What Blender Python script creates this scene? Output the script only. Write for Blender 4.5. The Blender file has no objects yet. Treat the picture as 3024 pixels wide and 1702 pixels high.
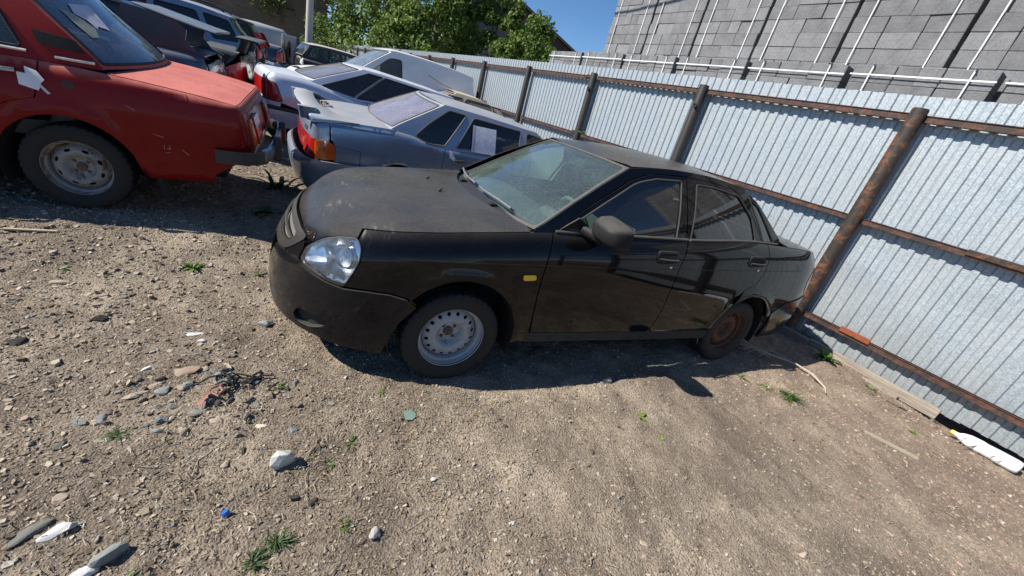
import bpy, bmesh, math, random
import numpy as np
from math import radians, sin, cos, pi
from mathutils import Vector, Matrix
from mathutils.geometry import delaunay_2d_cdt

S = bpy.context.scene
COL = S.collection
random.seed(7); RNG = np.random.default_rng(11)

# ---------------------------------------------------------------- camera
cam_d = bpy.data.cameras.new('camera'); cam = bpy.data.objects.new('camera', cam_d); COL.objects.link(cam)
CAM = Vector((-0.74735, -2.64074, 1.55435)); YAW, PIT, ROL = -0.51967, -0.412086, 0.267123
_f = Vector((-sin(YAW)*cos(PIT), cos(YAW)*cos(PIT), sin(PIT))); _r0 = Vector((cos(YAW), sin(YAW), 0)); _u0 = _r0.cross(_f)
_r = cos(ROL)*_r0 + sin(ROL)*_u0; _u = -sin(ROL)*_r0 + cos(ROL)*_u0
cam.matrix_world = Matrix(((_r.x, _u.x, -_f.x, CAM.x), (_r.y, _u.y, -_f.y, CAM.y), (_r.z, _u.z, -_f.z, CAM.z), (0, 0, 0, 1)))
cam_d.sensor_width = 36; cam_d.lens = 36*1190.07/3024; cam_d.clip_start = .02; cam_d.clip_end = 2000
S.camera = cam

# ---------------------------------------------------------------- sky and sun
SUN = Vector((-.98, .19, .95)).normalized()          # towards the sun
w = bpy.data.worlds.new('World'); S.world = w; w.use_nodes = True
nt = w.node_tree; nt.nodes.clear()
out = nt.nodes.new('ShaderNodeOutputWorld'); bg = nt.nodes.new('ShaderNodeBackground'); sky = nt.nodes.new('ShaderNodeTexSky')
sky.sky_type = 'NISHITA'; sky.sun_disc = False
sky.sun_elevation = math.asin(SUN.z); sky.sun_rotation = math.atan2(SUN.x, SUN.y)
sky.air_density = 1.0; sky.dust_density = .0; sky.ozone_density = 6.; sky.altitude = 1800
bg.inputs['Strength'].default_value = .080
hs = nt.nodes.new('ShaderNodeHueSaturation'); hs.inputs['Saturation'].default_value = 1.08; hs.inputs['Value'].default_value = 1.05
nt.links.new(sky.outputs[0], hs.inputs['Color']); nt.links.new(hs.outputs[0], bg.inputs[0]); nt.links.new(bg.outputs[0], out.inputs[0])
sun_d = bpy.data.lights.new('sun', 'SUN'); sun_d.energy = 5.0; sun_d.angle = radians(.53); sun_d.color = (1, .955, .88)
sun = bpy.data.objects.new('sun', sun_d); COL.objects.link(sun)
sun.rotation_euler = SUN.to_track_quat('Z', 'Y').to_euler()
S.view_settings.view_transform = 'Standard'; S.view_settings.look = 'None'
S.view_settings.exposure = .60; S.view_settings.gamma = 1; S.view_settings.use_curve_mapping = False
S.cycles.max_bounces = 8; S.cycles.transparent_max_bounces = 12; S.cycles.caustics_reflective = False; S.cycles.caustics_refractive = False
# ---------------------------------------------------------------- objects
def tag(o, label=None, cat=None, group=None, kind=None):
    for k, v in (('label', label), ('category', cat), ('group', group), ('kind', kind)):
        if v: o[k] = v
    return o
def thing(name, label, cat, loc=(0, 0, 0), rot=(0, 0, 0), group=None):
    o = bpy.data.objects.new(name, None); COL.objects.link(o); o.location = loc; o.rotation_euler = rot
    o.empty_display_size = .1
    return tag(o, label, cat, group)
def link(name, me, m=None, parent=None):
    o = bpy.data.objects.new(name, me); COL.objects.link(o)
    if m is not None and not me.materials: me.materials.append(m)
    if parent: o.parent = parent
    return o
def from_arrays(name, V, F, m=None, parent=None, smooth=False, link_it=True):
    me = bpy.data.meshes.new(name); me.from_pydata([tuple(map(float, v)) for v in V], [], [tuple(int(i) for i in f) for f in F])
    if smooth: me.polygons.foreach_set('use_smooth', [True]*len(me.polygons))
    me.update()
    if not link_it:
        if m: me.materials.append(m)
        return me
    return link(name, me, m, parent)
def big_mesh(name, V, T, m, parent=None, smooth=False, attr=None):
    """V (n,3) T (k,3|4) arrays, fast"""
    me = bpy.data.meshes.new(name); V = np.asarray(V, np.float32); T = np.asarray(T, np.int32); k, c = T.shape
    me.vertices.add(len(V)); me.vertices.foreach_set('co', V.ravel())
    me.loops.add(k*c); me.loops.foreach_set('vertex_index', T.ravel())
    me.polygons.add(k); me.polygons.foreach_set('loop_start', np.arange(0, k*c, c, dtype=np.int32))
    me.update(calc_edges=True)
    me.polygons.foreach_set('use_smooth', np.full(k, smooth))
    if attr is not None:
        a = me.attributes.new('tint', 'FLOAT', 'POINT'); a.data.foreach_set('value', np.asarray(attr, np.float32))
    me.validate(); return link(name, me, m, parent)
def bev(o, w=.005, seg=2, ang=40):
    md = o.modifiers.new('b', 'BEVEL'); md.width = w; md.segments = seg; md.limit_method = 'ANGLE'; md.angle_limit = radians(ang)
    md.harden_normals = False; return o
def smooth(o, ang=35):
    me = o.data; me.polygons.foreach_set('use_smooth', [True]*len(me.polygons)); me.set_sharp_from_angle(angle=radians(ang)); return o
def box(name, c, s, m, parent=None, rz=0, bevel=0, rx=0, ry=0):
    x, y, z = s[0]/2, s[1]/2, s[2]/2
    V = [(-x, -y, -z), (x, -y, -z), (x, y, -z), (-x, y, -z), (-x, -y, z), (x, -y, z), (x, y, z), (-x, y, z)]
    F = [(3, 2, 1, 0), (4, 5, 6, 7), (0, 1, 5, 4), (1, 2, 6, 5), (2, 3, 7, 6), (3, 0, 4, 7)]
    o = from_arrays(name, V, F, m, parent); o.location = c; o.rotation_euler = (rx, ry, rz)
    if bevel: bev(o, bevel)
    return o
def tube(name, pts, r, m, parent=None, n=8, caps=True, rs=None):
    P = [Vector(p) for p in pts]; V = []; F = []
    prev = None
    for i, p in enumerate(P):
        t = (P[min(i+1, len(P)-1)] - P[max(i-1, 0)]).normalized()
        if prev is None: a = t.orthogonal().normalized()
        else: a = (prev - t*prev.dot(t)).normalized()
        prev = a; b = t.cross(a); rr = rs[i] if rs else r
        for k in range(n): V.append(p + rr*(a*cos(2*pi*k/n) + b*sin(2*pi*k/n)))
        if i:
            for k in range(n): F.append(((i-1)*n+k, (i-1)*n+(k+1) % n, i*n+(k+1) % n, i*n+k))
    if caps: F.append(tuple(range(n))[::-1]); F.append(tuple(range((len(P)-1)*n, len(P)*n)))
    return smooth(from_arrays(name, V, F, m, parent), 50)
def lathe_arrays(prof, n=48):
    """prof [(r, h)] about the y axis; returns V, F"""
    V = []; F = []; k = len(prof)
    for i in range(n):
        a = 2*pi*i/n
        for r, h in prof: V.append((r*cos(a), h, r*sin(a)))
    for i in range(n):
        j = (i+1) % n
        for q in range(k-1): F.append((i*k+q, i*k+q+1, j*k+q+1, j*k+q))
    return V, F
def lathe(name, prof, m, parent=None, n=48, ang=35, loc=(0, 0, 0), rot=(0, 0, 0)):
    o = smooth(from_arrays(name, *lathe_arrays(prof, n), m, parent), ang); o.location = loc; o.rotation_euler = rot; return o
def loft(name, secs, m, parent=None, n=24, cap=True):
    """secs: list of (center, ax, ay, power) rings; ax, ay half-axis vectors; superellipse"""
    V = []; F = []
    for c, ax, ay, pw in secs:
        c = Vector(c); ax = Vector(ax); ay = Vector(ay)
        for k in range(n):
            a = 2*pi*k/n; ca, sa = cos(a), sin(a)
            V.append(c + ax*math.copysign(abs(ca)**(2/pw), ca) + ay*math.copysign(abs(sa)**(2/pw), sa))
    for i in range(1, len(secs)):
        for k in range(n): F.append(((i-1)*n+k, (i-1)*n+(k+1) % n, i*n+(k+1) % n, i*n+k))
    if cap: F.append(tuple(range(n))[::-1]); F.append(tuple(range((len(secs)-1)*n, len(secs)*n)))
    o = from_arrays(name, V, F, m, parent); bm = bmesh.new(); bm.from_mesh(o.data); bmesh.ops.recalc_face_normals(bm, faces=bm.faces); bm.to_mesh(o.data); bm.free()
    return smooth(o, 60)
def prism(name, poly, h, m, parent=None, axis='z', z=0.):
    n = len(poly); f = {'z': lambda a, b, c: (a, b, c), 'y': lambda a, b, c: (a, c, b), 'x': lambda a, b, c: (c, a, b)}[axis]
    V = [f(a, b, z) for a, b in poly] + [f(a, b, z + h) for a, b in poly]
    F = [tuple(range(n))[::-1], tuple(range(n, 2*n))] + [(i, (i+1) % n, n+(i+1) % n, n+i) for i in range(n)]
    o = from_arrays(name, V, F, m, parent); bm = bmesh.new(); bm.from_mesh(o.data); bmesh.ops.recalc_face_normals(bm, faces=bm.faces); bm.to_mesh(o.data); bm.free()
    return o
# ---------------------------------------------------------------- curved panels
def rnd(poly, r=.02, n=4):
    P = [np.array(p[:2], float) for p in poly]; R = [p[2] if len(p) > 2 else r for p in poly]; out = []
    for i in range(len(P)):
        a, b, c = P[i-1], P[i], P[(i+1) % len(P)]
        la, lc = np.linalg.norm(a-b), np.linalg.norm(c-b); rr = min(R[i], .45*la, .45*lc)
        if rr < 1e-4: out.append(b); continue
        p, q = b + (a-b)/la*rr, b + (c-b)/lc*rr
        for t in np.linspace(0, 1, n): out.append((1-t)**2*p + 2*t*(1-t)*b + t*t*q)
    return [tuple(v) for v in out]
def densify(poly, res):
    out = []
    for i in range(len(poly)):
        a = np.array(poly[i][:2], float); b = np.array(poly[(i+1) % len(poly)][:2], float); k = max(1, int(math.ceil(np.linalg.norm(b-a)/res)))
        for t in range(k): out.append(a + (b-a)*t/k)
    return np.array(out)
def inside(P, loops):
    c = np.zeros(len(P), bool)
    for L in loops:
        A = np.asarray(L); B = np.roll(A, -1, 0)
        for (x1, y1), (x2, y2) in zip(A, B):
            m = ((y1 > P[:, 1]) != (y2 > P[:, 1]))
            if m.any():
                xi = (x2-x1)*(P[:, 1]-y1)/((y2-y1) if y2 != y1 else 1e-12)+x1
                c ^= m & (P[:, 0] < xi)
    return c
def tri2d(loops, res, extra=None):
    A = np.vstack(loops); lo, hi = A.min(0), A.max(0); g = []
    ys = np.arange(lo[1]+res/2, hi[1], res*.87)
    for j, y in enumerate(ys):
        xs = np.arange(lo[0] + (res/2 if j % 2 else 0), hi[0], res); g.append(np.stack([xs, np.full(len(xs), y)], 1))
    G = np.vstack(g) if g else np.zeros((0, 2))
    if extra is not None: G = np.vstack([G, extra])
    if len(G):
        G = G[inside(G, loops)]
        if len(G):
            B = A; keep = np.ones(len(G), bool)
            for i in range(0, len(G), 500):
                d = ((G[i:i+500, None, :] - B[None])**2).sum(-1).min(1); keep[i:i+500] = d > (res*.38)**2
            G = G[keep]
    pts = np.vstack([A, G]); E = []; o = 0
    for L in loops:
        n = len(L); E += [(o+i, o+(i+1) % n) for i in range(n)]; o += n
    v, e, f, *_ = delaunay_2d_cdt([Vector(p) for p in pts], E, [], 0, 1e-6)
    V = np.array([tuple(x) for x in v]); F = np.array([list(t) for t in f if len(t) == 3])
    C = V[F].mean(1); F = F[inside(C, loops)]
    return V, F
def skin(name, poly, fn, m, parent=None, holes=(), res=.06, rim=.014, sgn=1, r=0.02, hr=.02, d0=0., two=False, raw=False, nfn=None):
    """a panel: 2-D outline triangulated and laid on surface fn(a, b, depth); rim = depth of the folded edge"""
    loops = [densify(poly if raw else rnd(poly, r), res)] + [densify(h if raw else rnd(h, hr), res) for h in holes]
    P2, F = tri2d(loops, res)
    f = lambda a, b, d: fn(a, b, d + d0)
    a, b = P2[:, 0], P2[:, 1]; e = 2e-4
    P = f(a, b, 0.); N = np.cross(f(a+e, b, 0.)-P, f(a, b+e, 0.)-P); O = f(a, b, -1e-3)-P
    N *= np.sign((N*O).sum(1))[:, None]; N /= np.linalg.norm(N, axis=1)[:, None] + 1e-12
    tn = np.cross(P[F[:, 1]]-P[F[:, 0]], P[F[:, 2]]-P[F[:, 0]]); fl = (tn*N[F[:, 0]]).sum(1) < 0; F[fl] = F[fl][:, ::-1]
    if nfn: N = nfn(P, N); N /= np.linalg.norm(N, axis=1)[:, None]
    V = [P]; NN = [N]; faces = [tuple(t) for t in F]
    if rim:
        cnt = {}
        for t in F:
            for i in range(3):
                ed = (t[i], t[(i+1) % 3]); cnt[ed] = 1
        bd = [ed for ed in cnt if (ed[1], ed[0]) not in cnt]
        ids = sorted({i for ed in bd for i in ed}); mp = {v: k for k, v in enumerate(ids)}
        ed_n = np.zeros((len(ids), 3))
        for i, j in bd:
            t = P[j]-P[i]; o = np.cross(t, N[i]); o /= np.linalg.norm(o)+1e-12; ed_n[mp[i]] += o; ed_n[mp[j]] += o
        ed_n /= np.linalg.norm(ed_n, axis=1)[:, None]+1e-12
        ia = np.array(ids); n0 = len(P); k = len(ids)
        # small rounded lip: outer edge, 2 mm roll, then the folded wall
        lip = min(.002, rim/3)
        V += [P[ia], f(a[ia], b[ia], lip) + ed_n*0.0, f(a[ia], b[ia], rim)]
        mid = (ed_n + N[ia]); mid /= np.linalg.norm(mid, axis=1)[:, None]
        NN += [mid, ed_n, ed_n]
        for i, j in bd:
            p, q = mp[i], mp[j]
            faces += [(n0+q, n0+p, n0+k+p, n0+k+q), (n0+k+q, n0+k+p, n0+2*k+p, n0+2*k+q)]
    V = np.vstack(V); NN = np.vstack(NN)
    if sgn < 0:
        V = V*[1, -1, 1]; NN = NN*[1, -1, 1]; faces = [t[::-1] for t in faces]
    o = from_arrays(name, V, faces, m, parent, smooth=True)
    o.data.normals_split_custom_set_from_vertices([tuple(n) for n in NN])
    return o
def strip(name, pts, w, m, parent=None, fn=None, th=.006, d=0., sgn=1, up=None):
    """a thin moulding following surface points: pts in (a, b) on fn; w = radius"""
    P = densify_open(pts, .05); Q = [fn(np.array(a), np.array(b), d) for a, b in P]
    if sgn < 0: Q = [q*[1, -1, 1] for q in Q]
    return tube(name, Q, w, m, parent, n=6)
def densify_open(pts, res):
    out = []
    for i in range(len(pts)-1):
        a = np.array(pts[i][:2], float); b = np.array(pts[i+1][:2], float); k = max(1, int(math.ceil(np.linalg.norm(b-a)/res)))
        for t in range(k): out.append(a + (b-a)*t/k)
    out.append(np.array(pts[-1][:2], float)); return out
# ---------------------------------------------------------------- materials
class NT:
    def __init__(s, name):
        s.m = bpy.data.materials.new(name); s.m.use_nodes = True; s.t = s.m.node_tree; s.t.nodes.clear(); s.o = s.n('ShaderNodeOutputMaterial')
    def n(s, typ, **kw):
        x = s.t.nodes.new(typ)
        for k, v in kw.items(): setattr(x, k, v)
        return x
    def l(s, a, b): s.t.links.new(a, b)
    def set(s, x, **kw):
        for k, v in kw.items():
            i = x.inputs[k.replace('_', ' ')]
            if hasattr(v, 'is_linked') or hasattr(v, 'links'): s.l(v, i)
            else: i.default_value = (*v, 1) if isinstance(v, tuple) and len(v) == 3 and i.type == 'RGBA' else v
        return x
    def coord(s, kind='Object', sc=(1, 1, 1), rot=(0, 0, 0)):
        t = s.n('ShaderNodeTexCoord'); mp = s.n('ShaderNodeMapping'); s.l(t.outputs[kind], mp.inputs[0]); mp.inputs['Scale'].default_value = sc; mp.inputs['Rotation'].default_value = rot
        return mp.outputs[0]
    def noise(s, v, scale=5, detail=4, rough=.55, dist=0):
        x = s.n('ShaderNodeTexNoise'); s.l(v, x.inputs['Vector']); s.set(x, Scale=scale, Detail=detail, Roughness=rough, Distortion=dist); return x.outputs['Fac']
    def ramp(s, f, *stops):
        x = s.n('ShaderNodeValToRGB'); s.l(f, x.inputs[0]); e = x.color_ramp.elements
        while len(e) < len(stops): e.new(.5)
        for i, (p, c) in enumerate(stops):
            e[i].position = p; c = (c, c, c) if not isinstance(c, tuple) else c; e[i].color = (*c, 1)
        return x.outputs[0]
    def mix(s, f, a, b, typ='MIX'):
        x = s.n('ShaderNodeMix', data_type='RGBA', blend_type=typ)
        for i, v in ((0, f), (6, a), (7, b)):
            if hasattr(v, 'links'): s.l(v, x.inputs[i])
            else: x.inputs[i].default_value = v if i == 0 else (*v, 1)
        return x.outputs[2]
    def math(s, op, a, b=0., c=0., clamp=False):
        x = s.n('ShaderNodeMath', operation=op); x.use_clamp = clamp
        for i, v in enumerate((a, b, c)):
            if hasattr(v, 'links'): s.l(v, x.inputs[i])
            else: x.inputs[i].default_value = v
        return x.outputs[0]
    def bump(s, h, st=.3, dist=.01):
        x = s.n('ShaderNodeBump'); s.l(h, x.inputs['Height']); x.inputs['Strength'].default_value = st; x.inputs['Distance'].default_value = dist; return x.outputs[0]
    def pbr(s, **kw):
        p = s.n('ShaderNodeBsdfPrincipled'); s.set(p, **kw); s.l(p.outputs[0], s.o.inputs[0]); return p
    def up(s, lo=.2, hi=.9):
        g = s.n('ShaderNodeNewGeometry'); x = s.n('ShaderNodeSeparateXYZ'); s.l(g.outputs['Normal'], x.inputs[0])
        m = s.n('ShaderNodeMapRange', interpolation_type='SMOOTHSTEP'); s.l(x.outputs[2], m.inputs[0]); m.inputs[1].default_value = lo; m.inputs[2].default_value = hi; return m.outputs[0]
def plain(name, col, rough=.5, metal=0., var=.15, scale=20, bump=.0, coat=0., spec=.5):
    k = NT(name); v = k.coord(); f = k.noise(v, scale, 5)
    c = k.mix(f, tuple(x*(1-var) for x in col), tuple(min(1, x*(1+var)) for x in col))
    kw = dict(Base_Color=c, Roughness=k.math('MULTIPLY_ADD', f, .2, rough-.1), Metallic=metal, Coat_Weight=coat, Specular_IOR_Level=spec)
    if bump: kw['Normal'] = k.bump(k.noise(v, scale*6, 6), bump, .003)
    k.pbr(**kw); return k.m
def paint(name, col, dust_top=.6, dust_side=.12, metal=0., rough=.12, coat=.8, dcol=(.26, .225, .18), spots=.0, sc=1., streak=0., extra=None, ulo=.15):
    """car paint with settled dust: heavier where faces look up"""
    k = NT(name); v = k.coord(); up = k.up(ulo, .98)
    n1 = k.noise(v, 3.5*sc, 6, .62); n2 = k.noise(v, 60*sc, 3, .6); n3 = k.noise(v, 12*sc, 5, .7)
    a = k.math('MULTIPLY', k.math('MULTIPLY', up, dust_top), k.math('MULTIPLY_ADD', n1, 1.1, .42))
    s_ = k.math('MULTIPLY', k.ramp(n3, (.35, .2), (.75, 1.)), dust_side)
    z = k.n('ShaderNodeSeparateXYZ'); k.l(v, z.inputs[0])
    low = k.n('ShaderNodeMapRange', interpolation_type='SMOOTHSTEP'); k.l(z.outputs[2], low.inputs[0]); low.inputs[1].default_value = .75; low.inputs[2].default_value = .15; low.inputs[4].default_value = dust_side*1.6
    mk = k.math('ADD', a, k.math('ADD', s_, low.outputs[0]))
    mk = k.math('MULTIPLY', mk, k.math('MULTIPLY_ADD', n2, .7, .65))
    if spots:
        vo = k.n('ShaderNodeTexVoronoi'); k.l(v, vo.inputs[0]); vo.inputs['Scale'].default_value = 85; vo.inputs['Randomness'].default_value = 1
        ring = k.ramp(vo.outputs['Distance'], (.0, .3), (.16, .3), (.24, 1.), (.32, 0.)); sel = k.noise(v, 22, 3)
        mk = k.math('ADD', mk, k.math('MULTIPLY', k.math('MULTIPLY', ring, k.ramp(sel, (.5, 0.), (.62, 1.))), spots))
    if extra: mk = k.math('ADD', mk, extra(k, v))
    mk = k.math('MINIMUM', k.math('MAXIMUM', mk, 0.), 1.)
    c0 = k.mix(k.ramp(n1, (.3, 0.), (.7, 1.)), tuple(x*.93 for x in col), tuple(x*1.05 for x in col))
    c = k.mix(mk, c0, dcol)
    k.pbr(Base_Color=c, Roughness=k.math('MULTIPLY_ADD', mk, .55, rough), Metallic=k.math('MULTIPLY', k.math('SUBTRACT', 1., mk), metal),
          Specular_IOR_Level=.06, Coat_Weight=k.math('MULTIPLY', k.math('SUBTRACT', 1., k.math('MULTIPLY', mk, 1.5), clamp=True), coat), Coat_Roughness=k.math('MULTIPLY_ADD', mk, .55, .03), Coat_IOR=1.38,
          Normal=k.bump(n2, .05, .001))
    return k.m
def glass(name, tint=(.75, .85, .8), dust=.2, dcol=(.5, .47, .42), refl=1., sc=1., streak=True, dark=None):
    k = NT(name); v = k.coord()
    tr = k.n('ShaderNodeBsdfTransparent'); k.set(tr, Color=tint)
    gl = k.n('ShaderNodeBsdfGlossy'); gl.inputs['Roughness'].default_value = .03; k.set(gl, Color=(1., 1., 1.))
    fr = k.n('ShaderNodeFresnel'); fr.inputs['IOR'].default_value = 1.52
    m1 = k.n('ShaderNodeMixShader'); k.l(k.math('MULTIPLY', fr.outputs[0], refl*1.6, clamp=True), m1.inputs[0]); k.l(tr.outputs[0], m1.inputs[1]); k.l(gl.outputs[0], m1.inputs[2])
    df = k.n('ShaderNodeBsdfDiffuse'); k.set(df, Color=dcol)
    n1 = k.noise(v, 4*sc, 6, .65); n2 = k.noise(v, 70*sc, 4, .7)
    mk = k.math('MULTIPLY', k.ramp(n2, (.3, .35), (.75, 1.)), k.math('MULTIPLY_ADD', n1, 1.2*dust, dust*.45))
    mk = k.math('MULTIPLY', mk, k.math('MULTIPLY_ADD', k.up(-.3, .8), .9, .35), clamp=True)
    m2 = k.n('ShaderNodeMixShader'); k.l(mk, m2.inputs[0]); k.l(m1.outputs[0], m2.inputs[1]); k.l(df.outputs[0], m2.inputs[2])
    k.l(m2.outputs[0], k.o.inputs[0]); return k.m
def rusty(name, base=(.10, .07, .05), r1=(.30, .085, .03), r2=(.05, .03, .022), amt=.5, rough=.75, metal=.3, sc=12):
    k = NT(name); v = k.coord(); n = k.noise(v, sc, 8, .72, .8); n2 = k.noise(v, sc*4, 6, .75)
    c = k.mix(k.ramp(n, (amt-.05, 0.), (amt+.06, 1.)), base, k.mix(k.ramp(n2, (.35, 0.), (.65, 1.)), r1, r2)); c = k.mix(k.ramp(n2, (.5, 0.), (.8, .5)), c, (.03, .022, .018))
    k.pbr(Base_Color=c, Roughness=rough, Metallic=0.0, Normal=k.bump(n2, .5, .002)); return k.m
M = {}
M['rubber'] = plain('tyre rubber', (.013, .0125, .012), .78, var=.35, scale=30, bump=.25)
M['plastic'] = plain('black plastic', (.035, .035, .037), .5, var=.25, scale=25, bump=.15)
M['seal'] = plain('window rubber', (.014, .014, .014), .6)
M['dusty_seal'] = plain('dusty trim', (.09, .083, .072), .7, var=.4, scale=40)
M['under'] = plain('underbody', (.012, .011, .010), .9)
M['inner'] = plain('cabin plastic', (.07, .075, .078), .7, var=.2)
M['fabric'] = plain('seat fabric', (.13, .14, .14), .9, var=.3, scale=60, bump=.2)
M['chrome'] = plain('dull chrome', (.55, .55, .54), .28, 1., .15, 30)
M['amber'] = plain('amber lens', (.75, .16, .015), .2, coat=.7, var=.2, scale=25)
M['clearlamp'] = plain('clear lamp plastic', (.55, .56, .57), .15, coat=.8, var=.3, scale=30)
M['white'] = plain('paper', (.78, .78, .8), .8, var=.05, scale=30)
# ---------------------------------------------------------------- car body surfaces
def hermite(xs, ys):
    """monotone-ish cubic through points, returns a vectorised function"""
    xs = np.asarray(xs, float); ys = np.asarray(ys, float)
    h = np.diff(xs); dl = np.diff(ys) / h
    m = np.zeros(len(xs)); m[0] = dl[0]; m[-1] = dl[-1]
    for i in range(1, len(xs) - 1):
        if dl[i-1] * dl[i] <= 0: m[i] = 0
        else:
            w1 = 2*h[i] + h[i-1]; w2 = h[i] + 2*h[i-1]
            m[i] = (w1 + w2) / (w1/dl[i-1] + w2/dl[i])
    def f(x):
        x = np.clip(np.asarray(x, float), xs[0], xs[-1])
        i = np.clip(np.searchsorted(xs, x, 'right') - 1, 0, len(xs) - 2)
        t = (x - xs[i]) / h[i]
        return ((2*t**3 - 3*t**2 + 1)*ys[i] + (t**3 - 2*t**2 + t)*h[i]*m[i]
                + (-2*t**3 + 3*t**2)*ys[i+1] + (t**3 - t**2)*h[i]*m[i+1])
    return f

class Body:
    """analytic car skin. x to the rear, +y the side we model (mirrored by sgn), z up"""
    def __init__(b, plan, nose, tail, side, top, crown, roll=(.09, .18, 2.5), arches=(), belt=None,
                 tumble=(.30, .35), wsx=None, wsbow=.10, rwx=None, rwbow=.08, rail=None, rcrown=.05, line=None):
        P = np.array(plan, float); d = np.concatenate([[0], np.cumsum(np.hypot(*np.diff(P, axis=0).T))])
        # smooth the plan polyline by catmull-rom sampling
        pts = []
        Q = np.vstack([[P[1][0], -P[1][1]], P, [P[-2][0], -P[-2][1]]])
        for i in range(1, len(Q) - 2):
            for t in np.linspace(0, 1, 24, endpoint=False):
                a, c, e, g = Q[i-1], Q[i], Q[i+1], Q[i+2]
                pts.append(.5*((2*c) + (-a + e)*t + (2*a - 5*c + 4*e - g)*t*t + (-a + 3*c - 3*e + g)*t**3))
        pts.append(P[-1]); C = np.array(pts)
        s = np.concatenate([[0], np.cumsum(np.hypot(*np.diff(C, axis=0).T))])
        b.S = s[-1]; g = np.linspace(0, b.S, 900); b.g = g
        b.X = np.interp(g, s, C[:, 0]); b.Y = np.interp(g, s, C[:, 1])
        for _ in range(6):                                   # soften
            b.X[1:-1] = (b.X[:-2] + 2*b.X[1:-1] + b.X[2:])/4; b.Y[1:-1] = (b.Y[:-2] + 2*b.Y[1:-1] + b.Y[2:])/4
        tx = np.gradient(b.X, g); ty = np.gradient(b.Y, g); L = np.hypot(tx, ty)
        b.nx = -ty/L; b.ny = tx/L                            # outward
        b.nx[0] = -1; b.ny[0] = 0; b.nx[-1] = 1; b.ny[-1] = 0
        b.In = hermite(*zip(*nose)); b.It = hermite(*zip(*tail)); b.Is = hermite(*zip(*side))
        b.tz = hermite(*zip(*top)); b.cr = hermite(*zip(*crown)); b.roll = roll; b.arches = arches; b.line = line
        b.zs = np.full(900, .85)
        for _ in range(12):
            p = b.low(g, b.zs, q0=True); b.zs = .5*b.zs + .5*b.T(p[:, 0], p[:, 1])
        k = np.argmax(b.X > b.X[0] + 1e-3)
        b.belt = hermite(*zip(*belt)) if belt else None       # y of the glasshouse foot by x
        b.tum = tumble
        b.wsx = hermite(*zip(*wsx)) if wsx else None; b.wsbow = wsbow
        b.rwx = hermite(*zip(*rwx)) if rwx else None; b.rwbow = rwbow
        b.rail = hermite(*zip(*rail)) if rail else None; b.rcr = rcrown if callable(rcrown) else (lambda x: rcrown)
        b.zb = 0.95
    def T(b, x, y):
        return b.tz(x) - b.cr(x)*np.abs(np.asarray(y)/.8)**2.2
    def low(b, s, z, d=0., q0=False):
        s = np.asarray(s, float); z = np.asarray(z, float); a = np.abs(s)
        X, Y, nx, ny = (np.interp(a, b.g, v) for v in (b.X, b.Y, b.nx, b.ny))
        ins = np.where(nx < 0, nx*nx*b.In(z), nx*nx*b.It(z)) + ny*ny*b.Is(z) + d
        A, R, p = b.roll
        if q0: ins = ins + A
        else:
            zs = np.interp(a, b.g, b.zs); q = np.clip((zs - z)/R, 0, 1); ins = ins + A*(1 - q)**p
        for (ax, az, ar, am) in b.arches:
            r = np.hypot(X - ax, z - az); ins = ins - am*np.exp(-((r - ar)/.045)**2)*ny*ny
        if b.line:
            z0, dep, xa, xb = b.line
            ins = ins + dep*np.clip((z - z0)/.012, 0, 1)*ny*ny*np.clip((X - xa)/.25, 0, 1)*np.clip((xb - X)/.25, 0, 1)
        return np.stack([X - nx*ins, (Y - ny*ins)*np.sign(s + 1e-9), z], -1)
    def sx(b, x):
        """arc position of a flank abscissa"""
        i0 = np.argmin(b.X[:300]); X = np.maximum.accumulate(b.X)
        return np.interp(x, X + np.arange(900)*1e-9, b.g)
    def side(b, x, z, d=0.): return b.low(b.sx(x), z, d)
    def G(b, x, z, d=0.):
        x = np.asarray(x, float); h = np.asarray(z, float) - b.zb
        return np.stack([x + 0*h, b.belt(x) - b.tum[0]*h - b.tum[1]*h*h*np.sign(h) - d, z + 0*x], -1)
    def W(b, y, z, d=0.): y = np.asarray(y, float); return np.stack([b.wsx(z) + b.wsbow*(y/.65)**2 + d, y, z + 0*y], -1)
    def RW(b, y, z, d=0.): y = np.asarray(y, float); return np.stack([b.rwx(z) - b.rwbow*(y/.65)**2 - d, y, z + 0*y], -1)
    def yr(b, x): return b.G(x, b.rail(x))[..., 1]
    def roof(b, x, y, d=0.):
        x = np.asarray(x, float); return np.stack([x, y + 0*x, b.rail(x) + b.rcr(x)*(1 - np.abs(y/b.yr(x))**2.4) - d], -1)
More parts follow.
